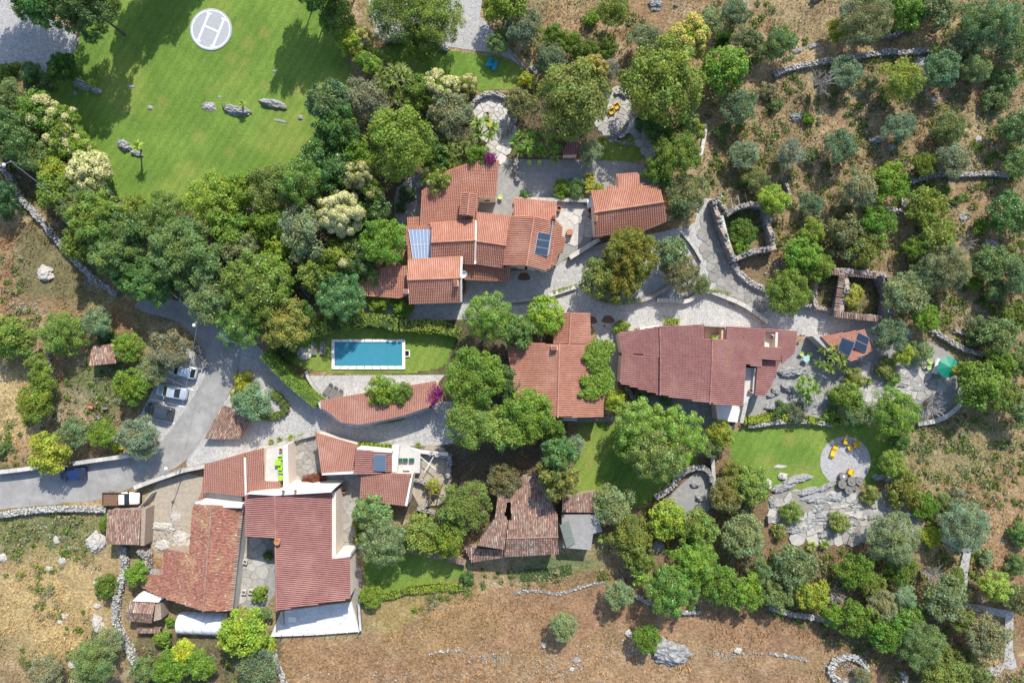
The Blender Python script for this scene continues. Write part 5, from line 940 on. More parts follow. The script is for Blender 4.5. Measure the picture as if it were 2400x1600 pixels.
# (species, x, y, r, colour, label, options)
O = {}
TREES = [
 # ---- tall trees round the helipad lawn
 ('feather', 105, -8, 72, 'ft', 'tall dark conifer overhanging the gravel court', dict(top=13)), ('feather', 205, 12, 74, 'ft', 'tall dark conifer at the top of the helipad lawn', dict(top=14.5)), ('feather', 291, -165, 66, 'ft', 'tall conifer beyond the lawn top edge', dict(top=15)),
 ('feather', 40, -110, 70, 'ft', 'tall conifer shading the gravel court from above', dict(top=14)), ('feather', -30, -60, 60, 'ft', 'tall conifer at the corner above the gravel court', dict(top=13)), ('feather', 368, -235, 72, 'ft', 'tall conifer beyond the lawn shading the helipad side', dict(top=15)), ('feather', 405, -290, 70, 'ft', 'outer tall conifer beyond the lawn top', dict(top=15)), ('feather', 738, -22, 50, 'ft', 'dark conifer at the upper corner of the lawn', dict(top=11)), ('feather', 702, -112, 50, 'ft', 'dark conifer beyond the upper corner of the lawn', dict(top=15.5)), ('feather', 800, -70, 50, 'ft', 'dark conifer above the bright hedge row', dict(top=13)),
 ('feather', 152, 160, 38, 'dk', 'dark round conifer at the corner of the gravel court', dict(top=5)), ('dense', 75, 172, 26, 'dk', 'dark shrub below the gravel court', dict(shrub=True)), ('dense', 112, 192, 22, 'dk', 'small dark shrub beside the round conifer', dict(shrub=True)), ('broad', 18, 172, 20, 'g2', 'green shrub at the frame edge by the gravel court', dict(shrub=True)), ('broad', 38, 158, 14, 'g1', 'small shrub on the kerb of the gravel court', dict(shrub=True)),
 ('olive', 25, 218, 34, 'ol2', 'grey green tree above the cream blossom at the frame edge', O), ('broad', 95, 262, 50, 'g2', 'green tree sprinkled with cream blossom at the lawn corner', dict(bloom=.35)), ('dense', 20, 318, 62, 'dk', 'big dark green tree at the frame edge', dict(top=8)), ('broad', 42, 258, 24, 'g1', 'small tree with a pale cream cap', dict(bloom=.9)), ('broad', 84, 292, 24, 'g1', 'small tree with a cream streak of blossom', dict(bloom=.8)), ('broad', 150, 290, 40, 'g2', 'green tree leaning over the lawn edge', dict(bloom=.15)), ('broad', 145, 335, 38, 'g1', 'tree with creamy flower clusters beside the lawn', dict(bloom=.7)), ('olive', 75, 362, 44, 'ol2', 'soft grey green tree inside the blossom group', O), ('broad', 190, 340, 32, 'g1', 'green tree tip touching the lawn', dict(bloom=.15)), ('broad', 208, 402, 50, 'g3', 'round tree covered in pale cream blossom by the lawn', dict(bloom=1.0, bcol=(.66, .60, .36))), ('broad', 128, 408, 42, 'yg', 'yellow green round tree below the blossom group', O), ('broad', 146, 450, 52, 'g2', 'green tree beside the long stone wall', O), ('dense', 5, 462, 40, 'dk2', 'dark tree outside the long stone wall', O), ('dense', -15, 260, 45, 'dk', 'dark tree cut by the frame edge above', O),
 ('feather', 200, 488, 50, 'fg', 'grey green feathery tree next to the stone wall', dict(top=8)), ('feather', 235, 512, 66, 'fy', 'yellow green feathery tree below the lawn', dict(top=10)), ('feather', 198, 570, 46, 'fy', 'feathery tree with brownish tips by the wall', dict(top=8)), ('feather', 278, 588, 62, 'fg', 'broad feathery tree in the middle of the grove', dict(top=9)), ('feather', 315, 545, 50, 'fg', 'soft feathery tree between two larger ones', dict(top=9)), ('feather', 440, 595, 84, 'fg', 'largest soft olive green feathery tree', dict(top=10)), ('feather', 362, 655, 60, 'ft', 'dark feathery tree over the road bend', dict(top=8)), ('feather', 315, 652, 42, 'ft', 'feathery tree at the foot of the stone wall', dict(top=7)),
 ('dense', 388, 505, 56, 'g2', 'glossy green tree at the bottom edge of the lawn', dict(top=8)), ('broad', 320, 485, 30, 'g1', 'small bright tree between lawn and grove', O), ('broad', 505, 472, 66, 'yg', 'bright speckled tree below the lawn', dict(top=9)), ('broad', 568, 448, 48, 'g1', 'bright green tree at the lawn bottom corner', dict(top=8)), ('broad', 545, 540, 50, 'g2', 'green tree behind the speckled bright tree', dict(top=8)), ('broad', 640, 445, 58, 'wl', 'pale green tree at the lawn corner near the dark group', dict(top=9)), ('broad', 630, 520, 48, 'g2', 'green tree in the shaded middle of the grove', dict(top=8)),
 ('dense', 708, 428, 60, 'g2', 'deep green tree with light leaf tips', dict(top=10)), ('olive', 712, 545, 52, 'ol', 'tall pale grey green tree beside the cream tree', dict(top=10, ry=1.3)), ('broad', 800, 498, 56, 'g3', 'big domed tree covered in cream blossom in the grove', dict(bloom=1.0, top=10, bcol=(.68, .62, .38))), ('broad', 842, 415, 34, 'g2', 'narrow tree with cream blossom above the big domed one', dict(bloom=.95, top=10)), ('broad', 873, 450, 28, 'g2', 'small tree with cream blossom next to the courtyard', dict(bloom=.7, top=8)), ('dense', 790, 400, 55, 'dk', 'dark tree behind the cream blossom trees', dict(top=9)), ('dense', 872, 492, 44, 'dk', 'dark tree between blossom and west courtyard', dict(top=7)), ('broad', 900, 565, 56, 'g1', 'bright leafy tree beside the skylight', dict(top=9)), ('broad', 795, 610, 46, 'g1', 'tree with one cream tuft below the domed blossom', dict(top=8, bloom=.06)), ('dense', 840, 600, 45, 'dk', 'dark tree below the skylight tree', dict(top=7)), ('broad', 660, 585, 36, 'yg', 'yellowish young tree in the grove', dict(top=7)), ('broad', 640, 650, 55, 'g1', 'leafy tree above the big dark road tree', dict(top=9)), ('spiky', 625, 582, 22, 'sp', 'spiky rosette plant deep in the grove', O), ('spiky', 868, 642, 34, 'sp', 'spiky plant at the edge of the lean-to roof', dict(top=5)), ('spiky', 640, 605, 16, 'sp', 'small spiky rosette plant in the grove', O), ('broad', 735, 640, 40, 'wl', 'pale leafy tree near the dark solar collector', dict(top=7)), ('dense', 800, 690, 60, 'ft', 'blue green tree above the pool lane', dict(top=8)), ('broad', 700, 740, 40, 'dk', 'dark tree at the end of the vine hedge', dict(top=6)), ('broad', 495, 690, 70, 'ol2', 'pale green tree over the road bend', dict(top=9)), ('dense', 600, 665, 82, 'g2', 'huge deep green tree left of the lean-to', dict(top=11)), ('dense', 570, 760, 60, 'g2', 'deep green tree overhanging the white parked car', dict(top=9)), ('broad', 668, 760, 62, 'fy', 'yellow green tree at the corner of the pool garden', dict(top=9)), ('broad', 565, 590, 45, 'ol2', 'grey green tree next to the feathery giants', dict(top=8)), ('broad', 940, 720, 26, 'g1', 'green hedge tuft under the front gable', dict(shrub=True)), ('broad', 890, 705, 28, 'g1', 'green hedge tuft under the lean-to', dict(shrub=True)), ('broad', 835, 730, 22, 'yg', 'light green bush at the lane entrance', dict(shrub=True)),
 ('dense', 1025, 424, 37, 'g1', 'neat round bush with cream flowers on the salmon roof edge', dict(top=7, bloom=.12)),
 # ---- right lawn edge and upper gardens
 ('broad', 790, 42, 44, 'wl', 'pale green hedge tree at the lawn edge', dict(top=5)), ('broad', 822, 95, 36, 'yg', 'yellow green hedge tree at the lawn edge', dict(top=4.5)), ('broad', 851, 92, 24, 'wl', 'hedge shrub with a cream flower head', dict(top=4.5, bloom=.8)), ('broad', 842, 130, 26, 'g1', 'green hedge shrub under the cream flower head', dict(top=4)), ('dense', 872, 146, 34, 'g1', 'neat round bright bush at the end of the hedge', dict(top=4)), ('olive', 940, 35, 76, 'wl', 'wide soft tree above the upper garden lawn', dict(top=8)), ('olive', 1020, 45, 70, 'wl', 'wide soft tree with bare branches beside the north paving', dict(top=8)), ('broad', 990, 100, 40, 'g2', 'low branches of the soft tree over the lawn edge', dict(top=5)), ('broad', 1185, 5, 52, 'g1', 'bright tree at the top beside the north paving', dict(top=6)), ('olive', 1225, 62, 44, 'tl', 'blue green tree above the garden steps', dict(top=5)), ('broad', 1165, 100, 26, 'ol2', 'small grey green tree by the paving', O), ('broad', 1190, 75, 22, 'g1', 'small bright bush on the paving edge', O),
 ('spiky', 925, 195, 54, 'sp', 'broad clump of spiky plants below the upper lawn', dict(top=6)), ('olive', 858, 235, 52, 'ol', 'grey green tree between lawn and spiky clump', dict(top=7)), ('broad', 975, 215, 40, 'g2', 'bright green tree beside the cream tree', dict(top=6)), ('broad', 1032, 205, 42, 'g2', 'round tree with a dense cream crown by the upper lawn', dict(bloom=1.0, top=6, bcol=(.68, .62, .34))), ('broad', 1096, 198, 24, 'g1', 'small cream flowered shrub by the upper lawn', dict(bloom=.8)), ('olive', 1060, 275, 52, 'ol', 'silvery grey green round tree by the stone patio', dict(top=7)), ('feather', 775, 245, 52, 'tl', 'blue green conifer at the edge of the helipad lawn', dict(top=9)), ('feather', 790, 300, 52, 'ft', 'dark conifer below the blue green one', dict(top=9)), ('broad', 930, 335, 86, 'g1', 'huge bright round tree in the middle garden', dict(top=11)), ('dense', 745, 375, 46, 'dk', 'dark tree at the lower corner of the lawn', dict(top=8)), ('broad', 850, 375, 44, 'g2', 'green tree beneath the huge bright one', dict(top=8)), ('spiky', 1122, 312, 46, 'sp', 'spiky crown beside the stone patio', dict(top=6)), ('spiky', 1066, 358, 40, 'sp', 'spiky crown above the bougainvillea roof', dict(top=6)), ('spiky', 1056, 312, 18, 'sp', 'single pale rosette below the silvery tree', dict(top=5)), ('broad', 1020, 365, 40, 'dk', 'dark tree between bright giant and spiky crowns', dict(top=6)), ('broad', 1120, 372, 30, 'g2', 'shady tree overhanging the salmon roof corner', dict(top=7)), ('broad', 1215, 240, 34, 'br', 'brownish tree beside the stone patio', dict(top=5)),
 ('scrub', 1295, 85, 30, 'g2', 'green hedge clump on the slope above the steps', O), ('scrub', 1335, 98, 28, 'g2', 'middle hedge clump on the slope', O), ('scrub', 1375, 118, 26, 'g2', 'lower hedge clump on the slope', O), ('broad', 1385, 42, 18, 'g1', 'small green tree on the bare slope', O), ('scrub', 1420, 108, 26, 'g2', 'round green shrub on the slope by the silvery tree', O), ('olive', 1290, 138, 36, 'tl', 'blue green tree beside the garden steps', O), ('scrub', 1365, 132, 24, 'yg', 'yellow green shrub above the walnut', O), ('olive', 1435, 30, 34, 'wl', 'thin young tree casting a long trunk shadow', dict(top=6)), ('olive', 1508, 92, 36, 'ol', 'silvery tree beside the golden tree', dict(top=5)), ('dead', 1545, 92, 28, 'gr', 'dry grey brush beside the golden tree', O), ('broad', 1613, 90, 50, 'g3', 'round golden cream flowering tree on the slope', dict(bloom=1.0, top=7, bcol=(.60, .47, .16))), ('broad', 1392, 168, 32, 'g3', 'pale gold flowering crown behind the walnut', dict(bloom=1.0, top=8, bcol=(.58, .48, .18))), ('broad', 1335, 235, 92, 'wl', 'huge walnut tree with brown tinged leaves', dict(top=10)), ('broad', 1555, 192, 96, 'g1', 'huge bright walnut tree beside the dirt track', dict(top=11)), ('broad', 1700, 165, 54, 'g1', 'bright round tree between walnut and dirt track', dict(top=7)), ('feather', 1690, 95, 17, 'dk', 'slim pointed dark cypress', dict(top=6, hz=2.2)), ('olive', 1668, 50, 30, 'ol', 'pale olive above the cypress', O), ('olive', 1722, 30, 32, 'tl', 'dark olive at the top of the slope', O), ('scrub', 1752, 100, 36, 'ol2', 'grey green bush at the start of the stone wall', O), ('scrub', 1790, 120, 26, 'ol2', 'small bush at the start of the stone wall', O), ('olive', 1730, 250, 44, 'tl', 'blue green tree on the brown slope by the track', O), ('dense', 1618, 303, 34, 'dk', 'glossy dark round bush dotted with yellow', dict(top=5, bloom=.5, bcol=(.30, .34, .06))), ('broad', 1583, 362, 58, 'g2', 'round green tree beside the cottage', dict(top=8)), ('broad', 1545, 300, 40, 'dk', 'shaded tree below the bright walnut', dict(top=6)), ('spiky', 1240, 335, 42, 'sp', 'spiky bed beside the lime chairs', dict(top=4)), ('spiky', 1290, 350, 34, 'sp', 'spiky bed beside the little red hut', dict(top=4)), ('spiky', 1412, 330, 16, 'sp2', 'single spiky plant on the small lawn', O), ('olive', 1384, 358, 28, 'ol3', 'soft pale bush by the little red hut', O), ('olive', 1742, 362, 34, 'tl2', 'silvery blue tree on the lower brown slope', O), ('olive', 1425, 165, 26, 'gr', 'hazy grey bush between the two walnuts', O), ('broad', 1235, 190, 20, 'yg', 'small yellow shrub at the lawn tip', dict(shrub=True)), ('scrub', 1690, 310, 20, 'ol2', 'small bush at the bend of the dirt track', O), ('dense', 1510, 285, 26, 'dk2', 'dark shrub beside the slab path', dict(shrub=True)),
 # ---- olive hillside
 ('olive', 2022, 44, 64, 'ol', 'largest olive tree on the hillside', dict(top=7)), ('broad', 1962, 72, 26, 'yg', 'yellow green shrub against the largest olive', O), ('olive', 1832, 106, 38, 'ol2', 'olive beside the straw track', O), ('broad', 2125, 30, 44, 'g2', 'green hedge tree at the top of the hillside', dict(top=5)), ('broad', 2190, 25, 48, 'ol2', 'leafy tree beside the straw track top', dict(top=5)), ('olive', 2320, 55, 66, 'tl', 'dark spreading tree at the upper corner', dict(top=7)), ('broad', 2285, 55, 28, 'yg', 'bright shrub against the dark corner tree', O), ('scrub', 2290, 85, 18, 'yg', 'small bright shrub beside the olive', O), ('olive', 2250, 98, 34, 'ol', 'olive near the top end of the track', O), ('olive', 2370, 100, 50, 'ol2', 'twiggy tree at the frame edge', dict(top=5)), ('olive', 2206, 162, 42, 'tl', 'dark olive over the red earth', O), ('olive', 2286, 158, 36, 'ol', 'paler olive over the red earth', O), ('scrub', 2190, 120, 18, 'ol2', 'bush at the end of the long hillside wall', O), ('olive', 1980, 167, 36, 'tl2', 'silvery olive just below the hillside wall', O), ('olive', 2108, 190, 50, 'fy', 'feathery green tree in the middle of the slope', dict(top=6)), ('dead', 1922, 192, 40, 'gr', 'pale dry brush below the hillside wall', O), ('scrub', 2040, 195, 22, 'ol3', 'pale shrub beside the feathery green tree', O), ('olive', 2106, 300, 36, 'tl2', 'bright silvery olive above the ledge rock', O), ('olive', 2220, 302, 37, 'ol2', 'round olive on the lone rise', O), ('dense', 2378, 300, 40, 'dk', 'dark bush at the frame edge', O), ('olive', 1852, 362, 34, 'tl2', 'silvery olive on the lower brown slope', O), ('olive', 1966, 345, 38, 'tl', 'olive with a trailing shadow on the slope', O), ('olive', 2232, 378, 40, 'ol', 'pale olive above the bumpy stone wall', O), ('scrub', 2165, 385, 28, 'g2', 'green shrub left of the pale olive', O), ('scrub', 2350, 190, 34, 'ol2', 'low scrub beside the red earth', dict(shrub=True)), ('scrub', 2330, 235, 32, 'ol2', 'low scrub with pale rocks', dict(shrub=True)), ('scrub', 2385, 385, 34, 'ol2', 'scrub at the frame edge over the stone wall', O), ('scrub', 1800, 215, 22, 'ol3', 'dry pale tuft bush on the slope', dict(shrub=True)), ('scrub', 1895, 280, 14, 'g1', 'small green tuft beside the grey rock', dict(shrub=True)), ('scrub', 1815, 245, 18, 'ol2', 'low bush above the grey rock', dict(shrub=True)), ('scrub', 2080, 400, 22, 'yg', 'yellow green tuft in the olive group', dict(shrub=True)), ('scrub', 1900, 365, 20, 'ol2', 'low bush between two olives', dict(shrub=True)),
 ('olive', 2010, 442, 44, 'ol3', 'pale silver olive with a fine round crown', dict(top=5)), ('scrub', 2086, 432, 46, 'g1', 'bright green round tree beside the silver olive', dict(top=5)), ('olive', 1900, 478, 28, 'tl', 'small blue green olive above the overgrown ruin', O), ('scrub', 2170, 485, 48, 'g1', 'green round tree by the broken corner wall', dict(top=5)), ('scrub', 2055, 520, 42, 'g2', 'tangled green shrub below the broken wall', O), ('scrub', 1978, 555, 50, 'ol2', 'grey green shrub mass over the ruins', dict(top=4.5)), ('scrub', 2200, 555, 42, 'fy', 'olive green round tree below the broken wall', dict(top=5)), ('scrub', 2145, 580, 30, 'g1', 'leafy shrub between two round trees', O), ('broad', 1900, 545, 32, 'g1', 'bright shrub at the upper edge of the overgrown ruin', O), ('broad', 1880, 600, 44, 'g1', 'bright leafy shrub beside the ruined room', dict(top=4.5)), ('broad', 1920, 630, 34, 'g1', 'bright shrub spilling on the ruin wall', dict(top=4)), ('scrub', 2030, 590, 40, 'wl', 'yellowish shrub mass above the ruin', O), ('broad', 1843, 685, 54, 'g1', 'bright feathery round tree beside the lane', dict(top=5)), ('olive', 2213, 628, 56, 'ol', 'broad pale olive right of the ruin', dict(top=6)), ('olive', 2122, 690, 50, 'ol', 'pale olive beside the ruined brush wall', dict(top=5.5)), ('olive', 2165, 650, 38, 'ol2', 'twiggy olive between two pale olives', O), ('dead', 2264, 572, 29, 'gr', 'grey leafless round bush', O), ('dense', 2365, 500, 50, 'dk', 'dark green tree on the dry slope', dict(top=5)), ('scrub', 2320, 615, 42, 'ol2', 'grey green scrub tree below the rock band', O), ('olive', 2382, 640, 48, 'tl', 'blue olive at the frame edge', O), ('scrub', 2285, 660, 20, 'g1', 'small round bright bush', O), ('scrub', 2335, 680, 26, 'ol2', 'small grey bush below the scrub tree', O), ('dense', 1995, 693, 28, 'yg', 'yellow green bush growing inside the ruin', dict(top=3.5)), ('broad', 1813, 468, 36, 'g3', 'bright light green shrub above the ruined enclosure', O), ('olive', 1772, 425, 30, 'br', 'brownish dry shrub above the pergola ruin', O), ('scrub', 1755, 415, 24, 'g1', 'green shrub behind the brownish shrub', O), ('broad', 1690, 470, 12, 'g3', 'small bright bush in the pergola ruin', dict(shrub=True)), ('scrub', 2170, 745, 32, 'g1', 'green bush below the pale olive', O), ('olive', 2085, 785, 40, 'tl', 'dark olive beside the solar shed', O), ('scrub', 2240, 470, 14, 'ol2', 'tiny bush on the dry slope', dict(shrub=True)), ('scrub', 2295, 530, 18, 'g2', 'small round shrub on the dry slope', O), ('scrub', 2292, 778, 34, 'ol2', 'grey green scrub above the parasol', dict(shrub=True)), ('scrub', 2340, 790, 44, 'ol2', 'wide grey green scrub at the far edge', O), ('scrub', 2385, 740, 36, 'g2', 'green scrub at the frame edge below the blue olive', O), ('scrub', 2340, 850, 36, 'g1', 'green round scrub beyond the stone wall', O), ('scrub', 2395, 850, 34, 'ol2', 'scrub at the frame edge beside the fields', O), ('scrub', 1740, 545, 32, 'g2', 'grass clump inside the ruined room', dict(shrub=True)), ('broad', 1730, 580, 24, 'g1', 'leafy clump at the ruined room wall', dict(shrub=True)),
 # ---- house gardens
 ('olive', 1612, 455, 50, 'ol2', 'grey green tree at the cottage corner', dict(top=6)), ('dense', 1588, 490, 26, 'dk', 'dark clipped round bush beside the cottage', dict(top=4)), ('spiky', 1565, 430, 18, 'sp', 'spiky plant at the cottage back corner', O), ('broad', 1540, 405, 36, 'g2', 'green tree behind the cottage', dict(top=6)), ('feather', 1480, 598, 64, (.225, .24, .05), 'wide olive yellow tree in the walled garden', dict(top=8)), ('broad', 1400, 650, 46, 'wl', 'green tree at the lane side of the walled garden', dict(top=7)), ('feather', 1455, 660, 48, (.22, .24, .05), 'olive yellow tree over the walled garden front', dict(top=7)), ('broad', 1570, 595, 40, 'tl', 'blue green tree in the walled garden', dict(top=6)), ('olive', 1595, 640, 42, 'br', 'yellowish thin tree at the walled garden end', dict(top=5)), ('olive', 1640, 668, 24, 'ol2', 'round bush at the tip of the walled garden', O), ('broad', 1278, 742, 46, 'g3', 'bright lime green tree beside the red roof', dict(top=7)), ('feather', 1212, 775, 44, 'fg', 'feathery conifer between two round trees', dict(top=8)), ('dense', 1146, 742, 60, 'g1', 'dense round speckled tree beside the lane', dict(top=9)), ('broad', 1456, 768, 20, 'g1', 'small bush against the maroon roof', dict(shrub=True)), ('broad', 1318, 445, 24, 'g1', 'rounded bush in the courtyard bed', dict(shrub=True)), ('scrub', 1350, 445, 26, 'ol2', 'tangled plants in the courtyard bed', dict(shrub=True)), ('dense', 1230, 457, 14, 'dk', 'small dark shrub on the courtyard ledge', dict(shrub=True)), ('dense', 955, 455, 20, 'dk2', 'dark border plants of the west courtyard', dict(shrub=True)), ('dense', 940, 485, 14, 'dk2', 'clipped dark bed in the west courtyard', dict(shrub=True)), ('broad', 1405, 440, 12, 'yg', 'small yellow green plant by the cottage', dict(shrub=True)),
 ('broad', 900, 915, 40, 'g1', 'round tree growing through the pool house roof', dict(top=5.5)), ('broad', 945, 922, 26, 'g2', 'smaller tree beside the round roof tree', dict(top=5)), ('broad', 1112, 885, 72, 'g1', 'large leafy tree at the end of the pool house', dict(top=9)), ('broad', 1110, 985, 66, 'wl', 'large yellowish green tree over the lane end', dict(top=9)), ('broad', 1180, 1005, 50, 'fy', 'yellow green tree behind the red house', dict(top=8)), ('broad', 1235, 975, 66, 'g1', 'bright tree against the red house roof', dict(top=9)), ('broad', 1292, 995, 34, 'g2', 'green tree under the corner of the red roof', dict(top=6)), ('dense', 1195, 895, 40, 'dk', 'shaded tree beside the red house wall', dict(top=5)), ('feather', 1308, 1060, 40, 'fg', 'pale tip of the tall feathery conifer by the barn', dict(top=10)), ('feather', 1308, 1115, 52, 'fy', 'tall feathery conifer above the ruined barn', dict(top=9)), ('olive', 1345, 1040, 24, 'gr', 'thin twiggy bush on the oak lawn edge', O), ('dense', 1500, 1000, 66, 'g1', 'upper part of the great oak over the lawn', dict(top=9)), ('dense', 1590, 1015, 66, 'g1', 'great oak crown beside the sunken yard', dict(top=9)), ('dense', 1540, 1060, 72, 'wl', 'great oak crown above its shadow on the lawn', dict(top=9.5)), ('dense', 1475, 1040, 44, 'g1', 'lower side crown of the great oak', dict(top=7)), ('broad', 1440, 938, 28, 'yg', 'yellow green bush beside the vine roof', O), ('olive', 1506, 928, 18, 'tl', 'small blue green shrub under the maroon eave', O), ('olive', 1562, 934, 20, 'tl', 'thin shrub along the maroon eave', dict(shrub=True)), ('broad', 1690, 1015, 32, 'yg', 'bright yellow green shrub by the white terrace', O), ('feather', 1665, 1045, 26, 'fg', 'feathery bush beside the great oak', O), ('olive', 1438, 1180, 48, 'ol', 'silvery olive below the oak lawn', dict(top=5)), ('broad', 1720, 1100, 26, 'wl', 'green bush at the corner of the round terrace lawn', O), ('olive', 1705, 1155, 42, 'br', 'brownish olive beside the slab topped wall', O), ('broad', 1755, 1135, 46, 'wl', 'broad green tree at the end of the stepped rocks', dict(top=5)), ('olive', 595, 940, 44, 'tl2', 'blue grey round conifer by the lane fork', dict(top=5)), ('broad', 575, 898, 28, 'yg', 'low yellow green shrub above the blue conifer', dict(shrub=True)), ('broad', 555, 930, 16, 'yg', 'small yellow shrub beside the road', dict(shrub=True)),
 ('olive', 398, 822, 48, 'ol', 'pale olive above the silver car', dict(top=5)), ('feather', 313, 905, 42, 'g1', 'bright feathery tree beside the parking bays', dict(top=5)), ('olive', 358, 868, 36, 'ol', 'pale olive beside the parking bays', O), ('olive', 328, 1025, 48, 'tl2', 'silvery olive at the road corner', dict(top=5)), ('olive', 173, 1015, 35, 'tl', 'blue green olive above the yellow tree', O), ('scrub', 240, 1015, 32, 'g1', 'green shrub between two olives', O), ('broad', 275, 1048, 12, 'yl', 'small yellow flowering shrub by the road wall', dict(shrub=True)), ('broad', 118, 1060, 48, 'yg', 'bright yellow green tree overhanging the road', dict(top=5)), ('scrub', 82, 945, 42, 'g1', 'bright round tree in the dry orchard', O), ('scrub', 100, 890, 32, 'g1', 'green shrub above the bright orchard tree', O), ('broad', 88, 850, 26, 'wl', 'yellowish shrub by the tumbled wall', O), ('broad', 30, 790, 50, 'wl', 'light green tree at the frame edge above the orchard', O), ('broad', 152, 785, 54, 'wl', 'light green round tree above the shed', dict(top=5)), ('dense', 230, 755, 34, 'tl', 'blue green shrub beside the dirt track', O), ('broad', 302, 812, 34, 'g1', 'green tree beside the small pink shed', O), ('dense', 250, 790, 22, 'dk', 'dark shrub behind the small pink shed', dict(shrub=True)), ('scrub', 5, 1050, 20, 'ol2', 'bush at the frame edge above the road', dict(shrub=True)),
 ('broad', 568, 1478, 54, 'g3', 'bright green round tree beside the white tunnel', dict(top=6)), ('broad', 430, 1525, 30, 'yl', 'yellow shrub in the kitchen garden', O), ('broad', 385, 1495, 22, 'g1', 'round bush near the white tunnel', O), ('broad', 400, 1565, 40, 'g2', 'green shrub below the yellow shrub', O), ('broad', 470, 1555, 34, 'g1', 'leafy shrub right of the yellow shrub', O), ('olive', 222, 1545, 54, 'ol2', 'grey green olive bush at the bottom of the straw field', O), ('olive', 255, 1500, 34, 'ol3', 'soft pale bush at the straw field corner', O), ('olive', 110, 1572, 38, 'ol3', 'pale olive bush in the straw field', O), ('broad', 322, 1342, 28, 'g1', 'green bush against the winding wall', O), ('olive', 605, 1565, 48, 'tl', 'blue green tree below the bright terrace', O), ('broad', 618, 1440, 20, 'ol2', 'round shrub beside the terrace corner', O), ('broad', 625, 1510, 22, 'g3', 'vine on the terrace wall', dict(shrub=True)), ('broad', 610, 1390, 20, 'g1', 'leafy shrub in the slab alley', dict(shrub=True)), ('dense', 630, 1300, 12, 'dk', 'dark planting against the big maroon roof', dict(shrub=True)), ('scrub', 250, 1375, 28, 'g2', 'green scrub along the winding wall', dict(shrub=True)), ('scrub', 255, 1225, 22, 'g2', 'green scrub beside the pink shed', dict(shrub=True)), ('scrub', 400, 1455, 12, 'g1', 'small bush behind the tiny hut', dict(shrub=True)), ('scrub', 340, 1570, 30, 'ol2', 'grey green shrub at the bottom of the winding wall', O),
 ('dense', 900, 1268, 58, 'ol2', 'large grey green tree above the lower lawn', dict(top=7)), ('dense', 872, 1200, 46, 'ol2', 'smaller grey green tree beside the tiled roof', dict(top=6)), ('broad', 985, 1250, 46, 'wl', 'bright yellowish tree next to the grey green one', dict(top=6)), ('scrub', 1090, 1185, 62, 'wl', 'wide yellow green bush mass behind the ruined barn', dict(top=6)), ('broad', 1050, 1262, 42, 'g1', 'green tree above the tiled garden wall', dict(top=6)), ('olive', 1180, 1122, 40, 'br', 'brownish olive tree above the barn', dict(top=5)), ('broad', 1015, 1140, 20, 'yg', 'vine over the wooden frame', O), ('dense', 1095, 1355, 16, 'dk', 'small dark bush at the lawn tip', dict(shrub=True)), ('broad', 845, 1210, 22, 'yg', 'yellow green creeper bush beside the tiled roof', O), ('scrub', 870, 1395, 28, 'g1', 'leafy shrub at the lower lawn corner', dict(shrub=True)), ('broad', 735, 1132, 28, (.24, .085, .05), 'red leaved shrub in the stone court', dict(shrub=True, name='red_shrub')), ('broad', 700, 1135, 12, 'tl', 'small grey green plant beside the red shrub', dict(shrub=True)),
 # ---- wooded slope lower right
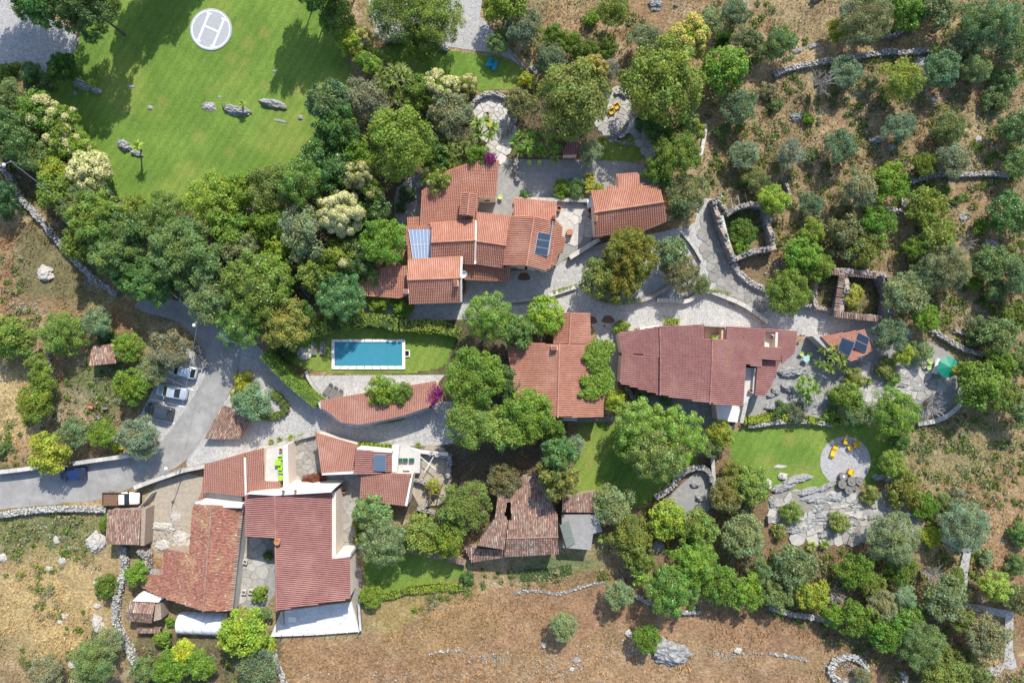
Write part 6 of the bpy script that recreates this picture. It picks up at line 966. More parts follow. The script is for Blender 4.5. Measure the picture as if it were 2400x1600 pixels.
 ('olive', 1478, 1255, 50, 'wl', 'twiggy yellow green tree beside the flat roof', dict(top=5)), ('olive', 1450, 1392, 34, 'ol', 'lone olive at the edge of the brown field', O), ('olive', 1320, 1468, 33, 'ol', 'olive with a dark shadow in the brown field', O), ('scrub', 1515, 1495, 33, 'g2', 'leafy sapling beside the rock mound', O), ('dense', 1575, 1375, 66, 'g2', 'big dark green oak on the wooded slope', dict(top=7)), ('broad', 1625, 1315, 56, 'g1', 'bright oak on the wooded slope', dict(top=7)), ('broad', 1565, 1215, 46, 'g3', 'bright yellow green tree beside the well court', dict(top=5)), ('broad', 1640, 1235, 44, 'wl', 'olive green tree above the bright oak', dict(top=5)), ('scrub', 1500, 1310, 36, 'wl', 'yellowish shrub on the slope top', O), ('spiky', 1500, 1352, 28, 'sp2', 'bright spiky plant on the wooded slope', O), ('spiky', 1412, 1260, 16, 'sp', 'spiky plant below the flat roof', O), ('olive', 1742, 1252, 50, 'ol', 'silvery olive beside the stepped rocks', dict(top=5)), ('scrub', 1690, 1370, 46, 'g2', 'green scrub oak along the slope', O), ('scrub', 1750, 1385, 42, 'g1', 'green scrub oak above the shaded field', O), ('scrub', 1780, 1335, 30, 'ol2', 'small scrub tree in the dry gap', O), ('scrub', 1860, 1325, 52, 'ol2', 'large scrub oak below the rock steps', dict(top=5)), ('scrub', 1820, 1395, 36, 'ol2', 'scrub oak above the shaded wall', O), ('broad', 1905, 1392, 38, 'g3', 'bright scrub tree beside the grey bush', O), ('dead', 1957, 1392, 26, 'gr', 'grey leafless bush on the slope', O), ('scrub', 2000, 1335, 44, 'g2', 'scrub oak in the middle of the slope', O), ('scrub', 2042, 1368, 32, 'wl', 'small scrub oak with bare twigs', O), ('olive', 2090, 1262, 62, 'ol', 'big soft olive over the round rock floor', dict(top=6)), ('olive', 2255, 1232, 58, 'tl2', 'big blue green tree beside the footpath', dict(top=6)), ('scrub', 2110, 1335, 36, 'g2', 'dark scrub below the big soft olive', O), ('scrub', 2182, 1258, 24, 'yg', 'yellow green bush beside the big olive', O), ('olive', 2210, 1400, 52, 'ol', 'broad olive beside the footpath bend', dict(top=5)), ('dense', 2332, 1372, 36, 'g3', 'bright round bush beyond the footpath', O), ('olive', 2315, 1492, 50, 'ol', 'silvery olive inside the footpath loop', O), ('olive', 2155, 1510, 56, 'ol2', 'large olive at the bottom of the wooded slope', dict(top=6)), ('broad', 2205, 1570, 58, 'wl', 'yellow green tree at the bottom edge', dict(top=5)), ('scrub', 2075, 1480, 44, 'g2', 'green scrub above the shaded bottom field', O), ('scrub', 2000, 1445, 42, 'g2', 'green scrub along the lower wall', O), ('olive', 2065, 1415, 36, 'ol3', 'pale olive in the slope middle', O), ('olive', 2115, 1395, 30, 'gr', 'twiggy pale bush below the dark scrub', O), ('scrub', 2130, 1445, 34, 'wl', 'mixed green scrub beside the large olive', O), ('scrub', 2255, 1450, 28, 'wl', 'yellowish scrub beside the footpath olive', O), ('scrub', 2390, 1400, 36, 'ol2', 'scrub at the frame edge beyond the bright bush', O), ('dead', 2180, 1340, 30, 'gr', 'bare white branches beside the footpath', O), ('scrub', 1950, 1440, 28, 'g1', 'small scrub at the end of the shaded wall', O), ('scrub', 2240, 1350, 22, 'g2', 'small bush beside the footpath', O), ('scrub', 2150, 1445, 14, 'g3', 'small lime green bush in the slope middle', O), ('dense', 1855, 1200, 26, 'g1', 'low green bush on the stepped rocks', dict(shrub=True)), ('dense', 1965, 1222, 26, 'fy', 'olive green bush on the lowest rock step', dict(shrub=True)), ('dense', 1828, 1243, 18, 'fy', 'small bush at the foot of the rock steps', dict(shrub=True)), ('spiky', 1901, 1278, 15, 'sp2', 'pale green agave below the rock steps', dict(shrub=True)), ('spiky', 1932, 1275, 15, 'sp2', 'second pale green agave below the rock steps', dict(shrub=True)), ('dense', 2038, 1158, 24, 'fy', 'bush beside the round stone tables', dict(shrub=True)), ('scrub', 2120, 1150, 44, 'wl', 'dark leaved hedge below the round lawn', dict(shrub=True)), ('scrub', 2165, 1185, 32, 'g2', 'green scrub at the dry field corner', dict(shrub=True)), ('olive', 2020, 1585, 22, 'ol', 'small olive beside the oval stone ring', O), ('scrub', 2290, 1580, 34, 'ol2', 'scrub at the foot of the footpath', O), ('scrub', 2395, 1250, 30, 'ol2', 'scrub at the frame edge in the dry field', dict(shrub=True)), ('scrub', 2380, 1320, 26, 'ol2', 'thin shrub in the dry field', dict(shrub=True)), ('olive', 2310, 1305, 20, 'ol3', 'small pale shrub in the dry field', dict(shrub=True)), ('scrub', 2210, 1180, 26, 'ol2', 'low scrub patch in the dry field', dict(shrub=True)), ('olive', 2240, 1160, 18, 'ol3', 'pale tuft in the dry field', dict(shrub=True)),
 # ---- rock garden by the maroon house
 ('spiky', 1950, 842, 42, 'sp2', 'large spiky clump beside the cafe table', dict(top=3.5)), ('spiky', 1895, 912, 34, 'sp2', 'spiky clump beside the grooved rock', dict(top=3)), ('dense', 2002, 886, 26, 'g1', 'low green hedge bed in the rock garden', dict(shrub=True)), ('spiky', 2034, 893, 12, 'sp', 'small agave at the bed end', dict(shrub=True)), ('dense', 2075, 862, 26, 'fy', 'square planted bed with blue flowers', dict(shrub=True)), ('dense', 2095, 888, 16, 'g1', 'small bush below the square bed', dict(shrub=True)), ('broad', 2115, 828, 26, 'yg', 'yellow green round bush above the square bed', O), ('olive', 2155, 825, 30, 'ol', 'pale twiggy tree above the square bed', dict(shrub=True)), ('broad', 2290, 905, 54, 'g2', 'big green tree beside the parasol', dict(top=6)), ('broad', 2255, 872, 26, 'g3', 'bright bush against the parasol', O), ('broad', 2092, 965, 56, 'g1', 'bright tree overhanging the round terrace lawn', dict(top=6)), ('broad', 1990, 932, 36, 'g1', 'bright bush in the rock garden middle', O), ('olive', 2005, 965, 34, 'ol2', 'soft grey green bush above the rubble wall', O), ('dense', 1960, 930, 24, 'g1', 'green bush beside the broad flat rock', dict(shrub=True)), ('dense', 1948, 970, 20, 'g1', 'low round bush above the rubble wall', dict(shrub=True)), ('olive', 1865, 965, 26, 'tl', 'blue green shrub by the ridged rock', dict(shrub=True)), ('dense', 1825, 962, 22, 'dk', 'dark flowering bed below the ridged rock', dict(shrub=True)), ('dead', 2180, 948, 42, 'gr', 'grey twiggy bush above the pale wall', dict(shrub=True)), ('broad', 2092, 1085, 32, 'wl', 'round tree at the edge of the round lawn', dict(top=4)), ('scrub', 2350, 925, 40, 'wl', 'yellowish scrub beside the big green tree', O), ('scrub', 2395, 960, 40, 'ol2', 'scrub in the dry field at the frame edge', O), ('broad', 2105, 1035, 24, 'dk', 'dark bush in the lawn corner shade', O),
]
for sp, x, y, r, col, lab, kw in TREES: tree(sp, x, y, r, col, lab, group=None, **kw)

# hedges and climbers: leaf skins on a real body
def hedge(pxs, w, h, col, label, name='hedge', leaf=.16, dens=150, seed=1, z0=0, mt='leaf', rough=.12, cat='hedge'):
    rng = np.random.default_rng(seed + 300); P = resample([tuple(at(x, y, z0 + h * .8)[:2]) for x, y in smooth_poly(pxs, 1, False)], .4); n = len(P); A = offset_line(P, 1)
    r = empty(name, (P[n // 2][0], P[n // 2][1], z0), 0, label, cat); L = n * .4; k = int(L * (w + 2 * h) * dens)
    i = rng.integers(0, n, k); sft = rng.uniform(-.2, .2, (k, 1)); nb = np.array([(a[0] - p[0], a[1] - p[1], 0) for a, p in zip(A, P)])[i]; tg = np.stack([-nb[:, 1], nb[:, 0], nb[:, 2]], 1); s = rng.uniform(-(w + 2 * h) / 2, (w + 2 * h) / 2, k); hw = w / 2
    lat = np.clip(s, -hw, hw); zz = h - np.clip(np.abs(s) - hw, 0, None); d = np.where(np.abs(s)[:, None] <= hw, np.array([0, 0, 1.]), nb * np.sign(s)[:, None])
    bump = (fbm(np.array(P)[i, 0], np.array(P)[i, 1] + lat, 1.1, 2) - .5) * rough * 3
    pos = np.concatenate([np.array(P)[i], np.zeros((k, 1))], 1) + tg * sft + nb * lat[:, None] + d * (bump + rng.normal(0, .03, k))[:, None]; pos[:, 2] += zz + z0
    N = unit(d + rng.normal(size=(k, 3)) * .5); Lf = leaf * rng.uniform(.6, 1.3, k); tn = rng.normal(1, .17, k).clip(.5, 1.6); V, F, t = leaves(pos, N, rng.normal(size=(k, 3)), Lf, Lf * .6, np.stack([tn, tn, tn], 1))
    o = obj('foliage', mesh('foliage', V, F, M[mt], col=t), r); c = COL[col] if isinstance(col, str) else col; o.color = (*[1.45 * v for v in c], 1)
    B = MB(); Pa, Pb = offset_line(P, w / 2 - .1), offset_line(P, -w / 2 + .1); Vv = []; Ff = []
    for a, b in zip(Pa, Pb): Vv += [(a[0], a[1], z0), (a[0], a[1], z0 + h - .12), (b[0], b[1], z0 + h - .12), (b[0], b[1], z0)]
    for q in range(n - 1): Ff += [(4 * q + e, 4 * q + 4 + e, 4 * q + 5 + e, 4 * q + 1 + e) for e in range(3)]
    B.add(Vv, Ff).build('woody_core', M['hedgecore'], r); return r
M['hedgecore'] = mat('hedge_inside', (.05, .07, .02), (.03, .045, .015), 5, .95)
hedge([(622, 830), (660, 870), (700, 908), (744, 945)], 1.35, 3.0, (.15, .23, .035), 'long clipped hedge along the cobbled lane', seed=1)  # extra height added in place of a bank, to shade the lane
hedge([(638, 920), (660, 938), (672, 956), (660, 972), (630, 976), (598, 975)], 1.0, .7, (.13, .17, .035), 'low V shaped hedge below the blue grey conifer', seed=2)
hedge([(738, 775), (775, 765), (830, 752), (880, 750), (930, 760)], 1.7, 2.0, (.15, .21, .035), 'climbing vine hedge above the swimming pool', seed=3, leaf=.26, dens=80, rough=.4)
hedge([(930, 762), (980, 762), (1030, 765), (1075, 780)], 1.6, 1.9, (.20, .245, .04), 'yellowish vine hedge near the round speckled tree', seed=4, leaf=.26, dens=80, rough=.4)
hedge([(740, 752), (800, 742), (870, 737), (910, 745)], .5, 1.2, 'g1', 'thin clipped hedge behind the pool vine', seed=5)
hedge([(1745, 985), (1790, 980), (1830, 975), (1880, 982), (1950, 988), (2030, 984)], .9, 1.0, (.24, .28, .03), 'yellow green ground cover above the rubble wall', seed=6, leaf=.2, rough=.3)
hedge([(1383, 408), (1382, 450)], 1.15, 1.4, (.36, .33, .03), 'golden yellow clipped hedge beside the cottage', seed=7, dens=110)
hedge([(890, 1402), (950, 1385), (1010, 1376), (1090, 1374)], .9, .6, (.22, .27, .03), 'bright lime border along the lower lawn', seed=8, rough=.25)
hedge([(840, 1044), (880, 1046), (920, 1050)], .8, 1.3, (.22, .26, .03), 'bright creeper along the studio house top', seed=9, leaf=.2)
hedge([(665, 1040), (690, 1030), (708, 1022)], .8, .8, (.24, .27, .03), 'bright yellow creeping bush by the stone court', seed=10, leaf=.2, rough=.25)
hedge([(855, 990), (890, 990), (945, 976)], .5, 2.4, 'g2', 'creeper hanging under the pool house eave', seed=11, rough=.2)
hedge([(1300, 684), (1350, 668)], .35, .7, 'yg', 'thin grassy strip on the lane wall', seed=12)
hedge([(1400, 698), (1450, 710), (1500, 702)], .7, .35, 'fy', 'mossy creeper on the garden wall', seed=13, z0=.75)
hedge([(1662, 680), (1690, 682), (1710, 688)], .3, .3, 'yg', 'thin mossy strip on the wavy wall', seed=14, z0=.8)
hedge([(1560, 752), (1590, 755)], .8, .5, 'yg', 'small grassy clump above the maroon roof', seed=15)
hedge([(652, 800), (668, 822), (680, 840)], 1.2, 1.0, 'dk', 'dark flowering hedge beside the rock bench', seed=16)
hedge([(1340, 1335), (1280, 1345), (1220, 1350)], 1.6, .3, (.12, .18, .06), 'low leafy ground cover below the barn', seed=17, dens=30)
hedge([(838, 1195), (836, 1230), (842, 1270)], .6, 2.0, 'g3', 'bright ivy hedge beside the walk', seed=18)
hedge([(640, 1505), (628, 1500), (618, 1530)], .6, 1.0, 'g3', 'ivy at the corner of the bright terrace', seed=19)
# climbing vine over the red roof
vr = empty('climbing_vine', at(1400, 870, 3.5), 0, 'green climbing vine spilling over the red house roof', 'vine'); rng = np.random.default_rng(44); P = []
for cx, cy, rx, ry, n, z in ((1400, 835, 30, 40, 4200, 4.6), (1412, 890, 28, 36, 3200, 4.3), (1385, 918, 26, 20, 1500, 4.5), (1372, 893, 14, 14, 700, 4.7), (1425, 815, 16, 20, 900, 4.2), (1360, 925, 8, 6, 200, 4.7), (1372, 838, 8, 6, 200, 4.8)):
    a = rng.normal(0, .45, (n, 2)); k = np.hypot(a[:, 0], a[:, 1]) < 1.05; a = a[k]
    for u, v in a: p = at(cx + u * rx, cy + v * ry, z + rng.normal(0, .12) + .35 * (1 - min(1, u * u + v * v)) + .3 * vnoise(cx + u * rx, cy + v * ry, 9)); P.append(p)
P = np.array(P); n = len(P); tn = rng.normal(1, .18, n).clip(.5, 1.6); L = rng.uniform(.16, .34, n); V, F, t = leaves(P, unit(rng.normal(size=(n, 3)) * .6 + np.array([0, .1, 1])), rng.normal(size=(n, 3)), L, L * .75, np.stack([tn] * 3, 1)); o = obj('foliage', mesh('foliage', V, F, M['leaf'], col=t), vr); o.color = (*[1.5 * v for v in COL['g1']], 1)
B = MB(); B.tube([at(1430, 900, 0), at(1430, 898, 2), at(1415, 890, 4.1), at(1390, 900, 4.4)], [.08, .07, .06, .03], 6); B.build('stem', M['bark'], vr)
# bougainvillea
for cx, cy, r, z, lab in ((1147, 370, 14, 5.6, 'magenta bougainvillea on the salmon roof corner'), (1020, 925, 20, 3.2, 'magenta bougainvillea at the end of the pool house')):
    bv = empty('bougainvillea', at(cx, cy, 0), 0, lab, 'plant', 'magenta bougainvilleas'); n = 1500; a = rng.normal(size=(n, 3)) * .42; P = np.array([at(cx + u * r + (v * -10 if cy > 800 else 0), cy + v * r * (1.3 if cy > 800 else .8), z + w * .5) for u, v, w in a]); L = rng.uniform(.12, .26, n); tn = rng.normal(1, .2, n).clip(.4, 1.6)
    V, F, t = leaves(P, unit(rng.normal(size=(n, 3)) + np.array([0, 0, .8])), rng.normal(size=(n, 3)), L, L * .8, np.stack([tn] * 3, 1)); o = obj('blossom', mesh('blossom', V, F, M['blossom'], col=t), bv); o.color = (.28, .025, .18, 1)
    k = 300; V, F, t = leaves(P[:k] + rng.normal(0, .15, (k, 3)), unit(rng.normal(size=(k, 3)) + np.array([0, 0, .8])), rng.normal(size=(k, 3)), L[:k], L[:k] * .6, np.ones((k, 3))); o = obj('foliage', mesh('foliage', V, F, M['leaf'], col=t), bv); o.color = (*COL['g2'], 1)
    b_ = at(cx, cy, z); B = MB(); B.tube([(b_.x + .4, b_.y + .3, 0), (b_.x + .2, b_.y + .2, z * .6), (b_.x, b_.y, z)], [.06, .05, .03], 6); B.build('stem', M['bark'], bv)
# small palms on the lawn
def palm(px, py, h, R, label, bx=None):
    b = at(*(bx or (px, py)), 0); t = empty('palm', (b.x, b.y, 0), 0, label, 'palm', 'small palms on the helipad lawn'); p = at(px, py, h); B = MB(); B.tube([(b.x, b.y, -.1), ((b.x + p.x) / 2, (b.y + p.y) / 2, h * .5), (p.x, p.y, h)], [.14, .11, .12], 8); B.build('trunk', M['bark'], t)
    v, f, tn = rosette(np.random.default_rng(int(px)), np.array(p), (0, 0, 1), R, 40, .16, .35); f = [x if x[2] != x[3] else x[:3] for x in f]; o = obj('fronds', mesh('fronds', v, f, M['leaf'], col=np.array(tn)), t); o.color = (.36, .46, .08, 1)
palm(322, 343, 3.2, 1.1, 'taller fan palm casting a long shadow on the lawn', (330, 352)); palm(568, 243, 1.6, .75, 'small fan palm behind the long lawn boulder', (570, 250)); palm(216, 194, 1.2, .85, 'stubby yellow green palm on the shaded boulder')
# dry straw tufts and scrub mass
rg = np.random.default_rng(21); N0 = 150000; tx = rg.uniform(-76, 76, N0); ty = rg.uniform(-52, 52, N0); px_ = tx / S + 1200; py_ = 800 - ty / S; ii = ((ty + EY) / ST).round().astype(int); jj = ((tx + EX) / ST).round().astype(int)
ok = (soft[ii, jj] < .15) & (fbm(tx, ty, 3.0, 3) > .40); tx, ty, ii, jj = tx[ok], ty[ok], ii[ok], jj[ok]; n = len(tx); base = G[ii, jj]; zz = Z[ii, jj]
hgt = rg.uniform(.12, .45, n) * (.5 + fbm(tx, ty, 5, 2)); a = rg.uniform(0, 6.28, n); le = rg.normal(0, .5, (n, 2)); wd = rg.uniform(.05, .12, n)
p0 = np.stack([tx - np.cos(a) * wd, ty - np.sin(a) * wd, zz - .02], 1); p1 = np.stack([tx + np.cos(a) * wd, ty + np.sin(a) * wd, zz - .02], 1); p2 = np.stack([tx + le[:, 0] * hgt, ty + le[:, 1] * hgt, zz + hgt], 1)
col = base * rg.uniform(.7, 1.7, (n, 1)) * np.array([1.05, 1.0, .9]); V = np.stack([p0, p1, p2], 1).reshape(-1, 3); o = obj('dry_grass', mesh('dry_grass', V, np.arange(3 * n).reshape(n, 3), M['straw'], col=np.repeat(col, 3, 0))); tag(o, 'dry straw grass tufts over the hillside', 'grass', kind='stuff')
N1 = 15000; cx = rg.uniform(-76, 76, N1); cy = rg.uniform(-52, 52, N1); ii = ((cy + EY) / ST).round().astype(int); jj = ((cx + EX) / ST).round().astype(int); px_, py_ = cx / S + 1200, 800 - cy / S
dens = (fbm(cx, cy, 8, 3) > .55) & ~inside(px_, py_, [(640, 1480), (860, 1480), (1120, 1380), (1440, 1360), (1800, 1440), (2120, 1560), (2120, 1640), (640, 1640)]) | inside(px_, py_, [(1650, -60), (2460, -60), (2460, 980), (2280, 960), (2100, 770), (1850, 620), (1650, 420)]) & (fbm(cx, cy, 5, 3) > .44) | inside(px_, py_, [(2150, 600), (2420, 500), (2420, 960), (2280, 960), (2100, 760)]) | inside(px_, py_, [(1400, 1200), (1800, 1150), (2250, 1300), (2250, 1620), (2120, 1620), (1800, 1420)]) | inside(px_, py_, [(2100, 980), (2400, 960), (2400, 1200), (2150, 1190)]) | inside(px_, py_, [(0, 1220), (260, 1220), (260, 1310), (0, 1310)])
ok = (soft[ii, jj] < .3) & dens & (dist_line(px_, py_, TRACK) > 24) & (fbm(cx, cy, 2.5, 2) > .33); cx, cy, ii, jj = cx[ok], cy[ok], ii[ok], jj[ok]; m = len(cx); k = 46; rr = rg.uniform(.25, .75, m) * np.where(rg.random(m) < .2, 1.7, 1); pick = rg.integers(0, 5, m)
pal = np.array([COL['ol2'], COL['g2'], COL['fy'], COL['ol3'], (.26, .23, .13)])[pick] * 1.25; d = unit(rg.normal(size=(m, k, 3)) + np.array([0, 0, .6])); d[..., 2] = np.abs(d[..., 2]); P = np.stack([cx, cy, Z[ii, jj]], 1)[:, None] + d * rr[:, None, None] * rg.uniform(.5, 1.1, (m, k, 1)) * np.array([1, 1, .7]); tn = rg.normal(1, .2, (m, k, 1)).clip(.4, 1.6) * pal[:, None] ; P = P.reshape(-1, 3); q = len(P); L = rg.uniform(.16, .42, q)
V, F, t = leaves(P, unit(d.reshape(-1, 3) + rg.normal(size=(q, 3)) * .6), rg.normal(size=(q, 3)), L, L * .5, tn.reshape(-1, 3)); o = obj('undergrowth', mesh('undergrowth', V, F, M['straw'], col=t)); tag(o, 'low mixed scrub and weeds covering the wild ground', 'undergrowth', kind='stuff')

# fallen leaves on lanes, courts and roofs edges
n = 9000; lx = rg.uniform(-74, 74, n); ly = rg.uniform(-50, 50, n); px_, py_ = lx / S + 1200, 800 - ly / S; ok = np.zeros(n, bool)
for q in [LANE1, LANE2, ROAD, PARKING] + [c[1] for c in COURTS.values()]: ok |= inside(px_, py_, q)
ok &= fbm(lx, ly, 3, 3) > .47; lx, ly = lx[ok], ly[ok]; n = len(lx); P = np.stack([lx, ly, np.full(n, .05)], 1); tn = np.array([(.16, .10, .05), (.10, .075, .04), (.14, .13, .05)])[rg.integers(0, 3, n)]; L = rg.uniform(.06, .2, n)
V, F, t = leaves(P, unit(rg.normal(size=(n, 3)) * .3 + np.array([0, 0, 1])), rg.normal(size=(n, 3)), L, L * .6, tn); o = obj('fallen_leaves', mesh('fallen_leaves', V, F, M['straw'], col=t)); tag(o, 'fallen leaves blown along the lanes and courts', 'leaves', kind='stuff')
# ------------------------------------------------------------------ solar collectors
def quad_panel(name, pts, label, n, horiz, m='panel', frame='metal', legs=True, group='solar collectors'):
    P = [at(*p) for p in pts]; c = sum(P, Vector()) / 4; r = empty(name, (c.x, c.y, min(p.z for p in P)), 0, label, 'solar panel', group)
    nr = (P[1] - P[0]).cross(P[2] - P[1]).normalized(); nr = nr if nr.z > 0 else -nr
    for k in range(n):
        a, b = k / n + .012, (k + 1) / n - .012
        Q = [P[0].lerp(P[3], a), P[1].lerp(P[2], a), P[1].lerp(P[2], b), P[0].lerp(P[3], b)] if not horiz else [P[0].lerp(P[1], a), P[0].lerp(P[1], b), P[3].lerp(P[2], b), P[3].lerp(P[2], a)]
        f = MB().add([v + nr * .06 for v in Q] + [v - nr * .04 for v in Q], [(0, 1, 2, 3), (7, 6, 5, 4), (0, 4, 5, 1), (1, 5, 6, 2), (2, 6, 7, 3), (3, 7, 4, 0)]).build('panel_frame', M[frame], r)
        ce = sum(Q, Vector()) / 4; MB().add([ce + (v - ce) * .94 + nr * .064 for v in Q], [(0, 1, 2, 3)]).build('panel_glass', M[m], f)
    if legs:
        for v in P: MB().tube([v - nr * .03, (v.x, v.y, v.z - .7)], .025, 5).build('leg', M['metal'], r)
    return r
quad_panel('solar_collector', [(1261, 543, 6.25), (1292, 548, 6.0), (1283, 601, 6.0), (1252, 595, 6.25)], 'three blue solar panels on the wing with the silver pipe', 3, False)
quad_panel('solar_collector', [(876, 1064, 4.7), (905, 1065, 4.7), (904, 1104, 4.1), (875, 1103, 4.1)], 'pale twin solar panel on the striped studio roof', 2, False); M['panel2'] = glass('worn_solar_glass', (.11, .16, .22), .25)
quad_panel('solar_collector', [(1974, 789, 3.9), (2004, 801, 3.9), (1990, 837, 3.2), (1962, 820, 3.2)], 'dark tilted solar panel on the shed roof beside the spiky clump', 1, False); quad_panel('solar_collector', [(2011, 778, 3.9), (2038, 791, 3.9), (2029, 827, 3.2), (2000, 814, 3.2)], 'dark tilted solar panel at the shed roof peak', 2, False)
quad_panel('solar_collector', [(703, 672, 3.0), (722, 664, 3.0), (732, 672, 2.9), (724, 698, 2.2)], 'navy solar panel hidden among the grove trees', 1, False)
quad_panel('leaning_panel', [(1312, 1230, 3.6), (1333, 1219, 3.6), (1348, 1272, 2.6), (1328, 1284, 2.6)], 'three grey glass panels leaning beside the ruined barn', 3, False, 'olivepanel' if False else 'panel'); M['greypanel'] = glass('dusty_glass', (.20, .215, .17), .4)
for o in bpy.data.objects:
    if o.name.startswith('panel_glass') and o.parent and o.parent.parent:
        if o.parent.parent.name.startswith('leaning'): o.data.materials[0] = M['greypanel']
        elif 'pale twin' in o.parent.parent['label']: o.data.materials[0] = M['panel2']

# ------------------------------------------------------------------ vehicles
def paint(name, c, metal=.3): return mat(name, c, tuple(x * .93 for x in c), 2.0, .28, spec=.5, metal=metal, obcol=True)
def loft(B, secs, mi=0, cap=True):
    """secs: list of rings (equal counts)"""
    n = len(secs[0]); V = [p for s in secs for p in s]; F = []
    for i in range(len(secs) - 1):
        for k in range(n): F.append((i * n + k, i * n + (k + 1) % n, (i + 1) * n + (k + 1) % n, (i + 1) * n + k))
    if cap: F.append(tuple(range(n - 1, -1, -1))); F.append(tuple((len(secs) - 1) * n + k for k in range(n)))
    return B.add(V, F, mi)
def wheel(par, x, y, R=.31, w=.2):
    o = MB(); s = 1 if y > 0 else -1; seg = 16; V = []; F = []
    for yy, r in ((-w / 2, R * .9), (-w / 2 + .03, R), (w / 2 - .03, R), (w / 2, R * .9)):
        V += [(x + r * math.cos(2 * math.pi * k / seg), y + yy, R + r * math.sin(2 * math.pi * k / seg)) for k in range(seg)]
    for i in range(3): F += [(i * seg + k, (i + 1) * seg + k, (i + 1) * seg + (k + 1) % seg, i * seg + (k + 1) % seg) for k in range(seg)]
    F += [tuple(range(seg)), tuple(3 * seg + k for k in range(seg - 1, -1, -1))]
    wh = o.add(V, F).build('wheel', M['rubber'], par, world=False)
    MB().add([(x + R * .6 * math.cos(2 * math.pi * k / 10), y + s * (w / 2 + .005), R + R * .6 * math.sin(2 * math.pi * k / 10)) for k in range(10)], [tuple(range(10)) if s < 0 else tuple(range(9, -1, -1))]).build('rim', M['metal'], wh, world=False)
def ring(x, hw, z0, z1, sh=.12):
    return [(x, -hw, z0), (x, -hw * 1.0, z0 + (z1 - z0) * .55), (x, -hw * .93, z1 - sh * .4), (x, -hw * .72, z1), (x, 0, z1 + .02), (x, hw * .72, z1), (x, hw * .93, z1 - sh * .4), (x, hw, z0 + (z1 - z0) * .55), (x, hw, z0)]
def car(px, py, ang, L, Wd, Hh, pm, label, kind='hatch', name='parked_car', group='parked cars'):
    p = at(px, py, .7); r = empty(name, (p.x, p.y, .02), math.radians(-ang), label, 'car', group); h = Wd / 2; B = MB(); hood = .30 * L; f, b = L / 2, -L / 2; belt = .93
    secs = [ring(b, h * .78, .35, .70), ring(b + .10, h * .93, .22, .88), ring(b + .5, h, .2, belt), ring(0, h, .2, belt + .01), ring(f - hood, h, .2, belt), ring(f - .6, h * .97, .2, .84), ring(f - .2, h * .88, .22, .74), ring(f, h * .66, .32, .58)]
    loft(B, secs).build('body', pm, r, world=False, smooth=True)
    rb = b + (.12 if kind == 'hatch' else .85); cf = f - hood + .15; rf0, rf1 = rb + (.45 if kind == 'hatch' else .65), cf - .75; wb, wt = h * .93, h * .72
    lo = [(rb, wb * .92), (cf, wb * .9)]; z0, z1 = belt - .02, Hh
    # glasshouse pieces
    A, Bq = [(cf, -wb * .86, z0), (cf, wb * .86, z0), (rf1, wt, z1 - .03), (rf1, -wt, z1 - .03)], [(rb, wb * .86, z0), (rb, -wb * .86, z0), (rf0, -wt, z1 - .04), (rf0, wt, z1 - .04)]
    MB().add(A, [(0, 1, 2, 3)]).build('windscreen', M['carglass'], r, world=False); MB().add(Bq, [(0, 1, 2, 3)]).build('rear_window', M['carglass'], r, world=False)
    for s in (-1, 1): MB().add([(rb, s * wb * .86, z0), (cf, s * wb * .86, z0), (rf1, s * wt, z1 - .03), (rf0, s * wt, z1 - .04)], [(0, 1, 2, 3) if s < 0 else (3, 2, 1, 0)]).build('side_window', M['carglass'], r, world=False)
    R_ = MB(); xs = np.linspace(rf0 - .05, rf1 + .05, 6); ys = np.linspace(-1, 1, 7); V = [(x, y * (wt + .02), z1 - .03 + .05 * (1 - y * y) - .03 * ((x - xs.mean()) / (xs[-1] - xs[0]) * 2) ** 2) for x in xs for y in ys]
    R_.add(V, [(i * 7 + k, (i + 1) * 7 + k, (i + 1) * 7 + k + 1, i * 7 + k + 1) for i in range(5) for k in range(6)]).build('roof', pm, r, world=False, smooth=True)
    for s in (-1, 1):
        MB().tube([(cf, s * wb * .86, z0), (rf1, s * wt, z1 - .01)], .035, 5).build('pillar', pm, r, world=False); MB().tube([(rb, s * wb * .86, z0), (rf0, s * wt, z1 - .02)], .05, 5).build('pillar', pm, r, world=False); MB().tube([(rf1, s * wt, z1 - .02), (rf0, s * wt, z1 - .03)], .03, 5).build('roof_rail', pm, r, world=False)
        MB().box((cf - .25, s * (h + .08), belt), (.14, .2, .13)).build('mirror', pm, r, world=False); MB().box((f - .22, s * h * .62, .68), (.26, .28, .10), s * -.25, taper=.8).build('headlight', M['lamp'], r, world=False); MB().box((b + .1, s * h * .74, .76), (.14, .22, .16)).build('taillight', M['redlamp'], r, world=False)
        for x in (f - .78, b + .72): wheel(r, x, s * (h - .1))
    MB().box((f - .02, 0, .42), (.06, .5, .11)).build('number_plate', M['paint'], r, world=False); return r
M['lamp'] = glass('headlamp_glass', (.6, .62, .64), .1); M['redlamp'] = glass('taillight_glass', (.30, .012, .01), .2)
car(427, 868, 14 + 180, 4.1, 1.72, 1.45, paint('silver_white_paint', (.62, .66, .70)), 'pale silver hatchback in the top parking bay under the olive')
car(402, 918, 10 + 180, 4.4, 1.76, 1.45, paint('silver_paint', (.46, .52, .58)), 'silver car in the middle parking bay', 'sedan'); car(372, 964, 13 + 180, 4.05, 1.74, 1.5, paint('slate_paint', (.035, .05, .07), 0), 'dark slate hatchback in the lower parking bay')
car(168, 1110, -3 + 180, 3.9, 1.7, 1.5, paint('blue_paint', (.012, .03, .10), 0), 'dark blue hatchback on the road by the white wall', name='car'); car(544, 787, 8, 4.1, 1.74, 1.5, paint('light_blue_paint', (.55, .66, .74)), 'pale car half hidden under the deep green tree')
